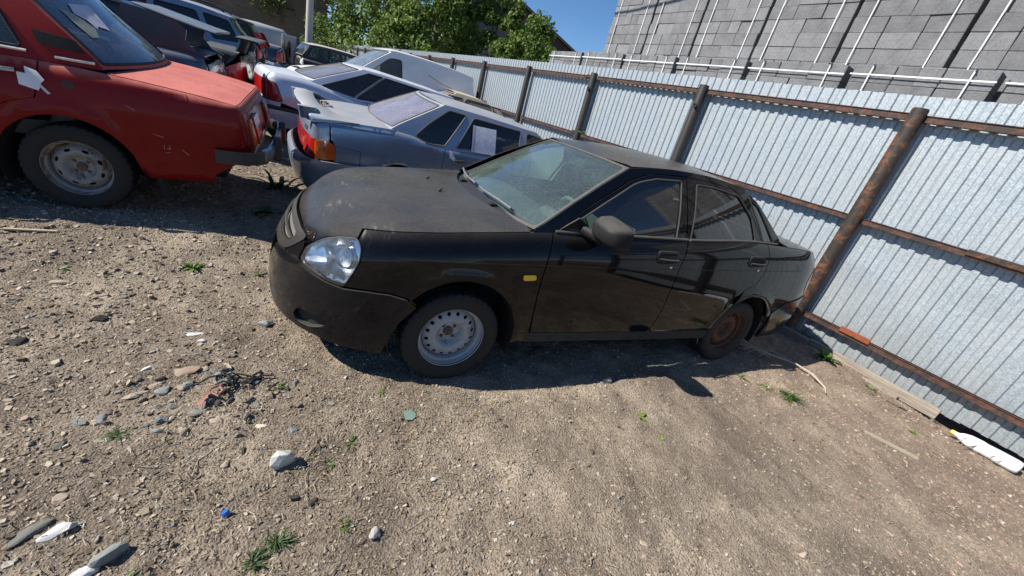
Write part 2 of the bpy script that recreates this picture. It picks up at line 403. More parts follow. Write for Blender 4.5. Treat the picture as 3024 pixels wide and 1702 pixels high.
# ---------------------------------------------------------------- wheels
def tyre_mesh(R, rr, wd, flat=0., tread=80, seed=0):
    """axis along y, outer face at y=-wd/2. flat: how far the ground pushes in at the bottom"""
    prof = [(rr*.98, -wd*.36), (rr*1.02, -wd*.43), (rr+(R-rr)*.35, -wd*.5), (rr+(R-rr)*.62, -wd*.495), (R*.955, -wd*.45), (R*.985, -wd*.41),
            (R, -wd*.33), (R, -wd*.14), (R, -wd*.10), (R, wd*.10), (R, wd*.14), (R, wd*.33), (R*.985, wd*.41), (R*.955, wd*.45), (rr+(R-rr)*.5, wd*.5), (rr*1.02, wd*.43), (rr*.98, wd*.36)]
    n = tread*2; V = []; F = []; k = len(prof)
    for i in range(n):
        a = 2*pi*i/n
        for q, (r, h) in enumerate(prof):
            if (i % 4 == 3) and q in (4, 5, 6, 11, 12, 13): r -= .007
            if (i % 4 == 1) and q in (9, 8): r -= .006
            if q in (8, 9) : r -= .004
            x, z = r*cos(a), r*sin(a)
            if flat:
                zl = -R + flat
                if z < zl + .06:
                    t = min(1, (zl + .06 - z)/(.06+flat)); 
                    if r > rr*1.05: h *= 1 + .22*t
                    if z < zl: z = zl
            V.append((x, h, z))
    for i in range(n):
        j = (i+1) % n
        for q in range(k-1): F.append((i*k+q, i*k+q+1, j*k+q+1, j*k+q))
    me = from_arrays('tyre', V, F, None, None, True, link_it=False)
    bm = bmesh.new(); bm.from_mesh(me); bmesh.ops.recalc_face_normals(bm, faces=bm.faces); bm.to_mesh(me); bm.free()
    me.set_sharp_from_angle(angle=radians(32)); return me
def rim_parts(style, rr):
    """face profile of the pressed disc as function depth(r) (0 = outer lip plane, positive inward)"""
    if style == 'priora':
        prof = hermite([0, .035, .060, .066, .085, .1, .115, .155, .163], [.062, .062, .060, .045, .022, .016, .020, .040, .055])
        holes = [(.137*cos(2*pi*i/16+.1), .137*sin(2*pi*i/16+.1), .0115, .0115, 0) for i in range(16)]
        rd = .163; s = rr/.192
    else:
        prof = hermite([0, .035, .055, .066, .08, .1, .115, .14, .155], [.045, .045, .044, .036, .022, .012, .014, .03, .048])
        holes = [(.118*cos(2*pi*i/8+.2), .118*sin(2*pi*i/8+.2), .019, .009, 2*pi*i/8+.2+pi/2) for i in range(8)]
        rd = .155; s = rr/.183
    return prof, holes, rd, s
def make_wheel(parent, c, side, R, rr, wd, mats, style='priora', flat=0., steer=0., rot=0., tyre_me=None, detail=True):
    """side -1: outer face towards -y. wheel > tyre, hub_cap, wheel_bolt"""
    tm = tyre_me or tyre_mesh(R, rr, wd, flat)
    yo = -wd*.40                                             # lip plane (outer)
    lip = [(rr*.985, yo-.002), (rr*1.005, yo-.006), (rr*1.012, yo), (rr*1.0, yo+.006), (rr*.965, yo+.006), (rr*.955, yo+.018), (rr*.95, yo+.03), (rr*.895, yo+.036), (rr*.87, yo+.05), (rr*.86, yo+.075), (rr*.86, yo+.12), (rr*.94, yo+.15), (rr*1.0, -yo)]
    V, F = lathe_arrays(lip, 72)
    w = smooth(from_arrays('wheel', V, F, mats[0], parent), 40)
    w.location = c; w.rotation_euler = (0, 0, steer + (pi if side > 0 else 0))
    t = link('tyre', tm, None, w)
    if not tm.materials: tm.materials.append(mats[1])
    if detail:
        prof, holes, rd, s = rim_parts(style, rr)
        circ = [(rd*cos(2*pi*i/64), rd*sin(2*pi*i/64)) for i in range(64)]
        hs = []
        for hx, hz, ra, rb, an in holes:
            hs.append([(hx + ra*cos(q)*cos(an) - rb*sin(q)*sin(an), hz + ra*cos(q)*sin(an) + rb*sin(q)*cos(an)) for q in np.linspace(0, 2*pi, 12, endpoint=False)])
        if style == 'priora': hs += [[(.049*cos(k*pi/2+.8)+.007*cos(q), .049*sin(k*pi/2+.8)+.007*sin(q)) for q in np.linspace(0, 2*pi, 8, endpoint=False)] for k in range(0)]
        cr, sr = cos(rot), sin(rot)
        def fn(a, b, d):
            a = np.asarray(a); b = np.asarray(b); r = np.hypot(a, b)
            return np.stack([(a*cr-b*sr)*s, yo + .012 + prof(r)*1.1 + d, (a*sr+b*cr)*s], -1)
        dsk = skin('wheel_disc', circ, fn, mats[0], w, holes=hs, res=.011, rim=.004, raw=True)
        yh = yo + .012 + float(prof(0))*1.1
        lathe('hub_cap', [(.0, yh-.018), (.010, yh-.018), (.012, yh-.012), (.022, yh-.014), (.027, yh-.01), (.029, yh+.0), (.034, yh)], mats[2], w, 24)
        for q in range(4):
            a = q*pi/2 + .75
            lathe('wheel_bolt', [(0, -.011), (.008, -.011), (.0095, -.004), (.0125, -.002), (.0125, .001)], mats[2], w, 6, loc=(.049*cos(a), yh, .049*sin(a)))
    # backing drum so that nothing shows through
    lathe('brake_drum', [(0, yo+.105), (rr*.78, yo+.105), (rr*.78, -yo)], M['under'], w, 24)
    return w
def steering_wheel(parent, c, tilt=-.45, R=.185, m=None):
    o = smooth(from_arrays('steering_wheel', *torus(R, .014), m or M['inner'], parent), 60)
    o.location = c; o.rotation_euler = (0, pi/2 + tilt, 0)
    box('steering_hub', (0, 0, .0), (.13, .17, .05), m or M['inner'], o, bevel=.02)
    for a in (0, 2.1, -2.1): tube('spoke', [(0, 0, 0), (R*cos(a), R*sin(a), .005)], .012, m or M['inner'], o, n=6)
    return o
def torus(R, r, n=40, k=8):
    V = [((R + r*cos(2*pi*j/k))*cos(2*pi*i/n), (R + r*cos(2*pi*j/k))*sin(2*pi*i/n), r*sin(2*pi*j/k)) for i in range(n) for j in range(k)]
    F = [(i*k+j, ((i+1) % n)*k+j, ((i+1) % n)*k+(j+1) % k, i*k+(j+1) % k) for i in range(n) for j in range(k)]
    return V, F
def seat(parent, x, y, z=.32, head=True, w=.50, m=None):
    m = m or M['fabric']
    s = loft('seat', [((x-.26, y, z+.10), (0, w*.42, 0), (0, 0, .05), 4), ((x-.22, y, z+.13), (0, w*.48, 0), (0, 0, .09), 4), ((x+.1, y, z+.11), (0, w*.5, 0), (0, 0, .09), 4), ((x+.28, y, z+.10), (0, w*.48, 0), (0, 0, .08), 4)], m, parent)
    b = loft('backrest', [((x+.20, y, z+.10), (0, w*.46, 0), (.09, 0, .02), 4), ((x+.30, y, z+.35), (0, w*.5, 0), (.07, 0, .01), 4), ((x+.38, y, z+.60), (0, w*.44, 0), (.055, 0, .01), 3.5), ((x+.40, y, z+.67), (0, w*.33, 0), (.035, 0, .01), 3)], m, parent)
    if head: loft('headrest', [((x+.40, y, z+.70), (0, .11, 0), (.04, 0, .0), 4), ((x+.41, y, z+.78), (0, .13, 0), (.055, 0, .0), 4), ((x+.43, y, z+.87), (0, .10, 0), (.035, 0, .0), 4)], m, parent)
def wheel_liner(parent, x, y0, y1, R, z=.30):
    V = []; F = []
    n = 20
    for i in range(n+1):
        a = -.35 + (pi+.7)*i/n
        V += [(x + R*cos(a), y0, z + R*sin(a)), (x + R*cos(a), y1, z + R*sin(a)), (x, y1, z)]
    for i in range(n): F += [(3*i, 3*i+1, 3*i+4, 3*i+3), (3*i+1, 3*i+2, 3*i+4)]
    return from_arrays('wheel_liner', V, F, M['under'], parent)
# ---------------------------------------------------------------- car built from a Body and a spec
def edge_line(b, front=True, z0=None, z1=None, n=9):
    """where the screen meets the side glass: list of (x, y, z)"""
    out = []
    for z in np.linspace(z0, z1, n):
        x = float((b.wsx if front else b.rwx)(z)); y = .6
        for _ in range(12):
            y = float(b.G(x, z)[1]); xx = float(b.wsx(z)) + b.wsbow*(y/.65)**2 if front else float(b.rwx(z)) - b.rwbow*(y/.65)**2
            x = xx
        out.append((x, y, float(z)))
    return out
def generic_car(name, label, cat, b, pose, sp, group=None):
    car = thing(name, label, cat, pose[:3], (pose[5], pose[4], pose[3]), group)
    P = sp['paint']; GL = sp['glass']; low = lambda a, c, d: b.low(a, c, d); G = lambda a, c, d: b.G(a, c, d); res = sp.get('res', .07)
    SS = b.S; Ra = sp.get('arch', .35)
    zs = lambda s: float(np.interp(s, b.g, b.zs)); sx = lambda x: float(b.sx(x))
    zb = sp.get('zbot', .25)
    cut = sp.get('lidcut', lambda x: 0.)                    # how far the bonnet or boot edge reaches down the flank
    def bottom(x):
        z = zb
        for (ax, az, ar, am) in b.arches:
            if abs(x-ax) < Ra: z = max(z, az + math.sqrt(Ra*Ra - (x-ax)**2))
        return z
    gaps = sp['gaps']; fe, re = sp['front_end'], sp['rear_end']      # polylines (s, z) top to bottom
    def clampz(s, z): return min(z, zs(s) - .004 - cut(float(np.interp(s, b.g, b.X))))
    names = ['front_fender'] + ['door']*(len(gaps)-1) + ['rear_quarter']
    lines = [fe] + [[(sx(x), z) for x, z in g] for g in gaps] + [re]
    sides = sp.get('sides', (-1, 1)); wheels = sp['wheels']
    doors = []
    for sg in sides:
        for i, nm in enumerate(names):
            A, Bq = lines[i], lines[i+1]; ga = .004
            s0, s1 = A[0][0] + ga, Bq[0][0] - ga
            poly = [(s, clampz(s, 9)) for s in np.linspace(s0, s1, max(3, int((s1-s0)/.12)))]
            poly += [(s-ga, min(z, clampz(s, 9))) for s, z in Bq[1:]]
            xr, xl = float(np.interp(Bq[-1][0], b.g, b.X)), float(np.interp(A[-1][0], b.g, b.X))
            zb_e = Bq[-1][1]
            xs = np.arange(xr - .01, xl + .01, -.03)
            poly += [(sx(x), bottom(x)) for x in xs if bottom(x) < clampz(sx(x), 9) - .02]
            poly += [(s+ga, min(z, clampz(s, 9))) for s, z in A[::-1][:-1]]
            d = skin(nm, [(p[0], p[1], 0) for p in poly], low, sp.get('paint_side', P), car, res=res, rim=.014, sgn=sg, raw=True)
            if nm == 'door': doors.append((sg, i, d))
        for nm, poly, m, off, rr in sp.get('lamps', []):
            o = skin(nm, poly, low, m, car, res=.05, rim=.02, sgn=sg, d0=off, r=rr)
        for nm, poly, m, off, rr, sd in sp.get('side_parts', []):
            if sd in (0, sg): skin(nm, poly, low, m, car, res=.05, rim=.012, sgn=sg, d0=off, r=rr)
        # glasshouse
        z0 = sp.get('zfoot', .93)
        zt = float(b.rail(sp['roofx'][0])); zr = float(b.rail(sp['roofx'][1]))
        F = edge_line(b, True, z0, zt); Rr = edge_line(b, False, z0, zr)
        fr = [(x, z, 0) for x, y, z in F] + [(float(x), float(b.rail(x)), 0) for x in np.linspace(F[-1][0]+.05, Rr[-1][0]-.05, 12)] + [(x, z, 0) for x, y, z in Rr[::-1]]
        W = sp['windows']
        skin('roof_side', fr, G, sp.get('pillar_paint', P), car, holes=[w for w, m in W], res=res, rim=.012, sgn=sg, raw=False, hr=sp.get('wr', .03))
        for w, m in W:
            skin('window', w, G, m, car, res=.09, rim=0, sgn=sg, d0=.008, r=sp.get('wr', .03))
            q = rnd(w, sp.get('wr', .03)); tube('window_seal', [b.G(p[0], p[1], .001)*[1, sg, 1] for p in densify(q+[q[0]], .09)], .009, sp.get('seal', M['seal']), car, n=5)
        if sp.get('chrome_belt'):
            for xa, xb, zz in sp['chrome_belt']: tube('belt_trim', [b.G(x, zz + .0*x, -.003)*[1, sg, 1] for x in np.linspace(xa, xb, 9)], .009, M['chrome'], car, n=6)
        for poly, m in sp.get('pillar_parts', []): skin('pillar_trim', poly, G, m, car, res=.06, rim=.006, sgn=sg, d0=-.004, r=.012)
        # wheels
        for wi, (ax, az, ar, am) in enumerate(b.arches):
            ww = wheels; R = ww['R']
            make_wheel(car, (ax, sg*ww.get('y', .70), az if 'zc' not in ww else ww['zc']), sg, R, ww['rr'], ww['w'], ww['mats'], ww.get('style', 'lada'), flat=ww.get('flat', .01), rot=ww.get('rot', .3), tyre_me=ww.get('me'), detail=ww.get('detail', True))
            wheel_liner(car, ax, sg*.78, sg*.48, Ra + .01, az)
        hw = sp.get('handles', [])
        for hx, hz, hl_, hm in hw:
            s0 = sx(hx); ps = [b.low(s0+t, hz, -.012 - .018*(1-(t/hl_)**4))*[1, sg, 1] for t in np.linspace(-hl_, hl_, 9)]
            tube('door_handle', ps, .014, hm, car, n=8)
        if sp.get('mirror'):
            mx, my, mz, mm = sp['mirror']; mc = Vector((mx, sg*my, mz))
            loft('door_mirror', [(mc+Vector((-.06, 0, 0)), (0, .05, 0), (0, 0, .035), 3), (mc+Vector((-.03, 0, 0)), (0, .09, 0), (0, 0, .06), 3), (mc+Vector((.03, 0, 0)), (0, .10, 0), (0, 0, .07), 3.5)], mm, car, n=14)
            tube('mirror_arm', [(mx+.02, sg*(my-.14), mz-.05), (mx, sg*my, mz-.03)], .02, mm, car, n=6)
    # bonnet and boot
    T = lambda a, c, d: np.stack([np.asarray(a), np.asarray(c), b.T(a, c) - d], -1)
    def xy(s):
        p = b.low(s, zs(s), .003); return (float(p[0]), float(p[1]), 0)
    hx = sp['bonnet_back']
    e = [xy(s) for s in np.linspace(sx(hx), .02, 22)]; yb = e[0][1]
    skin('bonnet', e + [(x, -y, 0) for x, y, _ in e[::-1]] + [(hx - .12*(1-(y/yb)**2), y, 0) for y in np.linspace(-yb*.9, yb*.9, 7)], T, P, car, res=res, rim=.014, raw=True)
    if sp.get('boot_front') is not None:
        bx = sp['boot_front']; e = [xy(s) for s in np.linspace(sx(bx), SS-.02, 22)]; yb = e[0][1]
        lid = skin('boot_lid', e + [(x, -y, 0) for x, y, _ in e[::-1]] + [(bx + .10*(1-(y/yb)**2), y, 0) for y in np.linspace(-yb*.9, yb*.9, 7)], T, P, car, res=res, rim=.014, raw=True)
        if cut(1.) > 0:
            for sg in (-1, 1):
                xs = [s for s in np.linspace(sx(bx) + .0, re[0][0], 14)]
                poly = [(s, zs(s), 0) for s in xs] + [(s, zs(s) - max(.0021, cut(float(np.interp(s, b.g, b.X)))), 0) for s in xs[::-1]]
                skin('lid_edge', poly, low, P, lid, res=res, rim=.012, sgn=sg, raw=True)
        xq = e[0]
    # screens
    for front, nm in ((True, 'windscreen'), (False, 'rear_window')):
        z1 = zt if front else zr
        E_ = edge_line(b, front, sp.get('zws', z0) if front else sp.get('zrw', z0 + .02), z1 - .005, 7)
        fn = (lambda a, c, d: b.W(a, c, d)) if front else (lambda a, c, d: b.RW(a, c, d))
        o_ = [(-y, z, 0) for x, y, z in E_] + [(y, z, 0) for x, y, z in E_[::-1]]
        top = [(-y + .05, z, 0) for x, y, z in E_]; m_ = sp.get('screen_margin', .045)
        inn = [(-(y - m_), min(max(z, E_[0][2] + m_*.8), z1 - m_*.7)) for x, y, z in E_]; inn = inn + [(-y, z) for y, z in inn[::-1]]
        f = skin(nm + '_frame', o_, fn, sp.get('pillar_paint', P), car, holes=[inn], res=res, rim=.01, raw=False, r=0, hr=.04)
        skin(nm, inn, fn, GL if front else sp.get('rear_glass', GL), f, res=.09, rim=0, d0=.006, r=.04)
        q = rnd(inn, .04); tube('screen_seal', [fn(np.array(p[0]), np.array(p[1]), -.001) for p in densify(q+[q[0]], .09)], .010, sp.get('screen_seal', M['seal']), f, n=5)
        if front: xf = E_[-1][0]
        else: xrr = E_[-1][0]
    y0, y1 = float(b.yr(xf)), float(b.yr(xrr))
    xs = np.linspace(xf, xrr, 14); rl = [(float(x), float(b.yr(x)), 0) for x in xs]
    fr = [(xf - b.wsbow*((y0/.65)**2-(y/.65)**2), y, 0) for y in np.linspace(-y0*.9, y0*.9, 9)]; bk = [(xrr + b.rwbow*((y1/.65)**2-(y/.65)**2), y, 0) for y in np.linspace(y1*.9, -y1*.9, 9)]
    skin('roof', rl + bk + [(x, -y, 0) for x, y, _ in rl[::-1]] + fr, lambda a, c, d: b.roof(a, c, d), sp.get('roof_paint', P), car, res=.08, rim=.014, raw=True)
    # end panels between the lamps and the bumpers
    lowr = lambda a, c, d: np.where((np.asarray(a) <= SS)[..., None], b.low(np.minimum(a, SS), c, d), b.low(np.minimum(2*SS - np.asarray(a), SS), c, d)*[1, -1, 1])
    for nm, poly, m, off, rr in sp.get('nose', []): skin(nm, poly, low, m, car, res=res, rim=.02, d0=off, r=rr)
    for nm, poly, m, off, rr in sp.get('tail', []): skin(nm, [(SS + p[0], min(p[1], zs(SS - abs(p[0])) - .003), *p[2:]) for p in poly], lowr, m, car, res=res, rim=.02, d0=off, r=rr)
    # hull
    xa, xb = float(b.X.min()), float(b.X.max())
    a0, a1 = b.arches[-1][0], b.arches[0][0]
    lo_, hi_ = min(a0, a1), max(a0, a1)
    hz = sp.get('hull', .62)
    box('underbody', ((xa+xb)/2, 0, .31), (xb-xa-.5, .94, .14), M['under'], car); box('underbody', ((lo_+hi_)/2, 0, .32), (hi_-lo_-2*Ra-.1, 1.42, .12), M['under'], car)
    box('engine_bay', ((xa+.25+sp['bonnet_back'])/2, 0, (.38+hz)/2), (sp['bonnet_back']-xa-.55, .92, hz-.36), M['under'], car)
    if sp.get('boot_front') is not None: box('boot_floor', ((sp['boot_front']+xb)/2-.05, 0, (.38+hz)/2), (xb-sp['boot_front']-.4, .92, hz-.36), M['under'], car); box('parcel_shelf', (sp['boot_front']-.22, 0, zs(sx(sp['boot_front'])) - .06), (.6, 1.16, .04), M['inner'], car)
    for x, y in sp.get('seats', []): seat(car, x, y, sp.get('seatz', .3))
    return car, b, lowr
def priora_body():
    return Body(
        plan=[(-.945, 0), (-.925, .25), (-.88, .42), (-.79, .58), (-.645, .70), (-.46, .775), (-.23, .813), (0, .825), (.5, .835),
              (1.5, .84), (2.5, .835), (2.9, .82), (3.2, .795), (3.38, .73), (3.48, .56), (3.52, .3), (3.53, 0)],
        nose=[(.1, .05), (.18, .025), (.26, .005), (.35, .0), (.45, .01), (.55, .035), (.62, .065), (.7, .115), (.78, .19), (.86, .31), (1.0, .5)],
        tail=[(.1, .12), (.3, .03), (.45, .0), (.6, .02), (.8, .03), (.95, .06), (1.05, .10)],
        side=[(.1, .06), (.2, .035), (.32, .015), (.5, .0), (.62, .0), (.78, .012), (.9, .03), (1.0, .045), (1.1, .055)],
        top=[(-.9, .71), (-.8, .775), (-.72, .81), (-.6, .845), (-.45, .885), (-.1, .94), (.2, .975), (.5, 1.005), (1.13, 1.03), (1.6, 1.05), (2.4, 1.10), (2.9, 1.095), (3.3, 1.07), (3.52, 1.02)],
        crown=[(-.8, .0), (-.5, .045), (0., .05), (.5, .045), (1.5, .03), (3.5, .04)], roll=(.055, .16, 2.5),
        arches=((.02, .31, .375, .010), (2.50, .31, .365, .010)),
        belt=[(0., .735), (.4, .745), (1.0, .755), (1.6, .755), (2.2, .74), (2.7, .70), (3.2, .6)],
        wsx=[(.9, .21), (.957, .303), (1.15, .60), (1.3, .84), (1.4, 1.02), (1.5, 1.2)], wsbow=.10,
        rwx=[(.95, 3.08), (1.07, 2.90), (1.2, 2.69), (1.35, 2.41), (1.41, 2.30), (1.5, 2.1)], rwbow=.10,
        rail=[(.9, 1.37), (1.03, 1.392), (1.2, 1.412), (1.5, 1.437), (1.8, 1.445), (2.1, 1.43), (2.3, 1.40), (2.5, 1.35)],
        rcrown=hermite([1.0, 1.3, 2.0, 2.35], [.0, .028, .03, .0]))

def black_wipes(k, v):
    # pale scuffed dust streaks at the front of the bonnet
    mp = k.n('ShaderNodeMapping'); k.l(v, mp.inputs[0]); mp.inputs['Scale'].default_value = (34, 9, 10); mp.inputs['Rotation'].default_value = (0, 0, .5)
    n = k.noise(mp.outputs[0], 1., 5, .75, .5)
    sep = k.n('ShaderNodeSeparateXYZ'); k.l(v, sep.inputs[0])
    mr = k.n('ShaderNodeMapRange', interpolation_type='SMOOTHSTEP'); k.l(sep.outputs[0], mr.inputs[0]); mr.inputs[1].default_value = -.15; mr.inputs[2].default_value = -.5
    zr = k.n('ShaderNodeMapRange', interpolation_type='SMOOTHSTEP'); k.l(sep.outputs[2], zr.inputs[0]); zr.inputs[1].default_value = .76; zr.inputs[2].default_value = .82
    big = k.noise(v, 5., 3)
    return k.math('MULTIPLY', k.math('MULTIPLY', k.ramp(n, (.52, 0.), (.66, .6)), k.ramp(big, (.48, 0.), (.62, 1.))), k.math('MULTIPLY', mr.outputs[0], zr.outputs[0]))
def side_poly(b, pts): return [(float(b.sx(p[0])), *p[1:]) for p in pts]
def top_edge(b, x0, x1, gap=.004, n=14):
    out = []
    for s in np.linspace(float(b.sx(x0)), float(b.sx(x1)), n): out.append((float(s), float(np.interp(s, b.g, b.zs)) - gap, 0))
    return out
def make_priora():
    b = priora_body()
    car = thing('black_sedan', 'dusty black four-door sedan with steel wheels parked nose left in front of the metal fence', 'car')
    P = paint('black car paint', (.0035, .0035, .0045), dust_top=.38, dust_side=.004, rough=.08, coat=.85, dcol=(.15, .138, .12), spots=.07, ulo=.50, extra=black_wipes)
    PB = paint('scuffed black bumper', (.005, .005, .006), dust_top=.4, dust_side=.045, rough=.16, coat=.7, dcol=(.12, .112, .10), ulo=.4)
    PP = paint('grey weathered plastic', (.014, .014, .016), dust_top=.30, dust_side=.10, rough=.40, coat=.0, dcol=(.2, .185, .16))
    gl_f = glass('windscreen glass', (.62, .80, .76), dust=.15, dcol=(.33, .42, .40))  # windscreen dust is tinted bluish to carry some of the sky's reflection
    gl_s = glass('side glass', (.30, .38, .35), dust=.06, dcol=(.35, .34, .3))
    gl_t = glass('tinted rear glass', (.05, .055, .05), dust=.05, dcol=(.25, .24, .2))
    low = lambda a, c, d: b.low(a, c, d)
    G = lambda a, c, d: b.G(a, c, d)
    T = lambda a, c, d: np.stack([np.asarray(a), np.asarray(c), b.T(a, c) - d], -1)
    bl = lambda x: .77 + .042*x
    gapf = [(.506, .99), (.490, .90), (.479, .84), (.465, .70), (.466, .60), (.476, .47), (.492, .33)]
    gapB = [(1.60, 1.03), (1.56, .93), (1.537, .845), (1.524, .70), (1.518, .50), (1.500, .37), (1.49, .335)]
    gapR = [(2.49, 1.08), (2.505, .98), (2.50, .86), (2.45, .77), (2.33, .70), (2.24, .625)]
    def arc(cx, cz, R, a0, a1, n=16): return [(cx + R*cos(t), cz + R*sin(t), 0) for t in np.linspace(radians(a0), radians(a1), n)]
    sh = lambda pts, dx: [(p[0]+dx, p[1], 0) for p in pts]
    hl = [(.575, .616), (.590, .673), (.65, .715), (.705, .749), (.807, .784), (.898, .799, .03), (.930, .765, .03), (.931, .701), (.905, .634), (.869, .556, .025), (.77, .566), (.671, .585), (.60, .60)]
    for sg in (-1, 1):
        near = sg < 0
        # fender: bonnet line, headlight edge, bumper line, arch, door gap
        te = top_edge(b, -.535, .500)
        fpoly = [(.906, .797, 0)] + te + [(float(b.sx(x)), z, 0) for x, z, _ in sh(gapf, -.004)[1:]] + [(float(b.sx(.49)), .262, 0), (float(b.sx(.372)), .262, 0)]
        fpoly += [(float(b.sx(p[0])), p[1], 0) for p in arc(.02, .31, .362, -8, 148, 20)] + [(1.235, .512, 0), (1.18, .552, 0), (1.09, .567, 0), (.98, .567, 0), (.878, .562, 0), (.912, .634, 0), (.938, .701, 0), (.937, .765, 0)]
        skin('front_fender', fpoly, low, P, car, res=.045, rim=.016, sgn=sg, raw=True)
        # doors
        tb = [p for p in top_edge(b, .51, 1.588)]
        dp = tb + [(float(b.sx(x-.004)), z, 0) for x, z, _ in sh(gapB, 0)[1:]] + [(float(b.sx(.50)), .335, 0)] + [(float(b.sx(x+.004)), z, 0) for x, z, _ in sh(gapf, 0)[::-1][1:-1]]
        skin('front_door', dp, low, P, car, res=.045, rim=.016, sgn=sg, raw=True)
        tb = [p for p in top_edge(b, 1.604, 2.485)]
        ra = arc(2.50, .31, .352, 150, 176, 6)
        dp = tb + [(float(b.sx(x-.004)), z, 0) for x, z, _ in sh(gapR, 0)[1:]] + [(float(b.sx(p[0])), p[1], 0) for p in arc(2.50, .31, .357, 133, 172, 8)] + [(float(b.sx(1.498)), .335, 0)] + [(float(b.sx(x+.004)), z, 0) for x, z, _ in sh(gapB, 0)[::-1][1:-1]]
        skin('rear_door', dp, low, P, car, res=.045, rim=.016, sgn=sg, raw=True)
        # sill
        skin('sill', [(float(b.sx(.375)), .255, 0), (float(b.sx(.49)), .255, 0), (float(b.sx(.49)), .326, 0), (float(b.sx(2.14)), .326, 0), (float(b.sx(2.15)), .285, 0), (float(b.sx(2.13)), .25, 0)], low, PP, car, res=.06, rim=.03, sgn=sg, raw=True, d0=.004)
        # rear quarter, wraps round to the lamp
        st = float(b.sx(3.10)); 
        te = [(float(s), float(np.interp(s, b.g, b.zs)) - .004, 0) for s in np.linspace(float(b.sx(2.493)), b.S - .55, 16)]
        qp = te + [(b.S-.58, .95, 0), (b.S-.85, .93, 0), (b.S-.93, .80, 0), (b.S-.90, .70, 0), (b.S-.86, .665, 0), (float(b.sx(3.0)), .60, 0), (float(b.sx(2.86)), .50, 0)]
        qp += [(float(b.sx(p[0])), p[1], 0) for p in arc(2.50, .31, .352, 25, 131, 14)] + [(float(b.sx(x+.004)), z, 0) for x, z, _ in sh(gapR, 0)[::-1][1:-1]]
        skin('rear_quarter', qp, low, P, car, res=.045, rim=.016, sgn=sg, raw=True)
        # tail lamp
        skin('tail_lamp', [(b.S-.89, .70), (b.S-.92, .80), (b.S-.84, .925), (b.S-.45, .945), (b.S-.42, .72), (b.S-.6, .69)], low, MAT_red_lens(), car, res=.05, rim=.03, sgn=sg, d0=-.003)
        # headlight: lens, dark bowl, chrome reflectors
        lens = skin('headlight', hl, low, glass('headlight lens', (.93, .96, .98), dust=.09, dcol=(.6, .62, .62), refl=1.1), car, res=.025, rim=.02, sgn=sg, r=.015, d0=.0)
        rf = plain('reflector', (.88, .89, .90), .30, .9, .04, 20)
        skin('reflector_bowl', [((x-.755)*.97+.755, (z-.68)*.965+.68) for x, z in [(p[0], p[1]) for p in hl]], lambda a, c, d: b.low(a, c, d + .018 + .06*np.clip(1-(np.abs((a-.75)/.17)**2.5+np.abs((c-.68)/.11)**2.5), 0, 1)), rf, lens, res=.02, rim=0, sgn=sg)
        for (s0, z0, rr_) in ((.68, .655, .058), (.815, .69, .062)):
            p = b.low(s0, z0, .03); n = -(b.low(s0, z0, .04) - p)*100; n = Vector(n*[1, sg, 1]); p = Vector(p*[1, sg, 1])
            o = lathe('reflector_cup', [(rr_, -.0), (rr_*.93, .012), (rr_*.8, .028), (rr_*.55, .042), (rr_*.25, .05), (0.012, .052), (0.012, .02), (0.0, .018)], rf, lens, 24)
            o.rotation_mode = 'QUATERNION'; o.rotation_quaternion = Vector((0, -1, 0)).rotation_difference(Vector((n.x*1.2, n.y*.5, n.z*.3)).normalized()); o.location = p + Vector((.012, 0, 0))
            for q in range(3): pass
        seal = [(p[0], p[1]) for p in hl]; seal = rnd(seal, .02)
        tube('headlight_seal', [b.low(p[0], p[1], .003)*[1, sg, 1] for p in seal + [seal[0]]], .0035, M['seal'], lens, n=5)
        # side frame of the glasshouse
        fr = [(.377, .96), (.507, 1.052), (.635, 1.142), (.825, 1.262), (1.033, 1.380), (1.2, 1.408), (1.4, 1.429), (1.6, 1.441), (1.855, 1.444), (2.1, 1.43), (2.24, 1.405), (2.40, 1.335), (2.58, 1.215), (2.80, 1.07), (2.80, 1.03), (.42, .93)]
        op = [(.505, .95), (.66, 1.090), (.85, 1.208), (1.07, 1.338, .08), (1.25, 1.385), (1.5, 1.408), (1.8, 1.414), (2.10, 1.398, .05), (2.27, 1.30), (2.44, 1.12), (2.49, 1.04), (2.0, 1.0), (1.2, .96)]
        qw = [(2.262, 1.372), (2.40, 1.312), (2.655, 1.075), (2.495, 1.075), (2.43, 1.165)]
        skin('roof_side', [(*p, 0) for p in fr], G, P, car, holes=[op, qw], res=.05, rim=.016, sgn=sg, raw=False, hr=.012)
        skin('quarter_glass', qw, G, gl_t, car, res=.06, rim=0, sgn=sg, d0=.006, r=.012)
        f1 = [(.515, .955), (.665, 1.085), (.852, 1.200), (1.078, 1.333, .08), (1.25, 1.380), (1.55, 1.404, .006), (1.565, 1.2), (1.592, .965)]
        w1 = [(.60, .995), (.665, 1.045), (.85, 1.165), (1.095, 1.312, .06), (1.27, 1.356), (1.504, 1.376), (1.498, 1.2), (1.487, 1.012)]
        skin('door_frame', f1, G, P, car, holes=[w1], res=.05, rim=.014, sgn=sg, r=.012, hr=.014)
        skin('window', w1, G, gl_s, car, res=.07, rim=0, sgn=sg, d0=.008, r=.012)
        f2 = [(1.600, .97), (1.573, 1.2), (1.560, 1.404, .006), (1.8, 1.410), (2.095, 1.394, .05), (2.262, 1.30), (2.43, 1.12), (2.483, 1.045)]
        w2 = [(1.625, 1.022), (1.645, 1.2), (1.655, 1.376), (1.85, 1.382), (2.135, 1.362, .02), (2.31, 1.225, .02), (2.385, 1.075)]
        skin('door_frame', f2, G, P, car, holes=[w2], res=.05, rim=.014, sgn=sg, r=.012, hr=.014)
        skin('window', w2, G, gl_t, car, res=.07, rim=0, sgn=sg, d0=.008, r=.012)
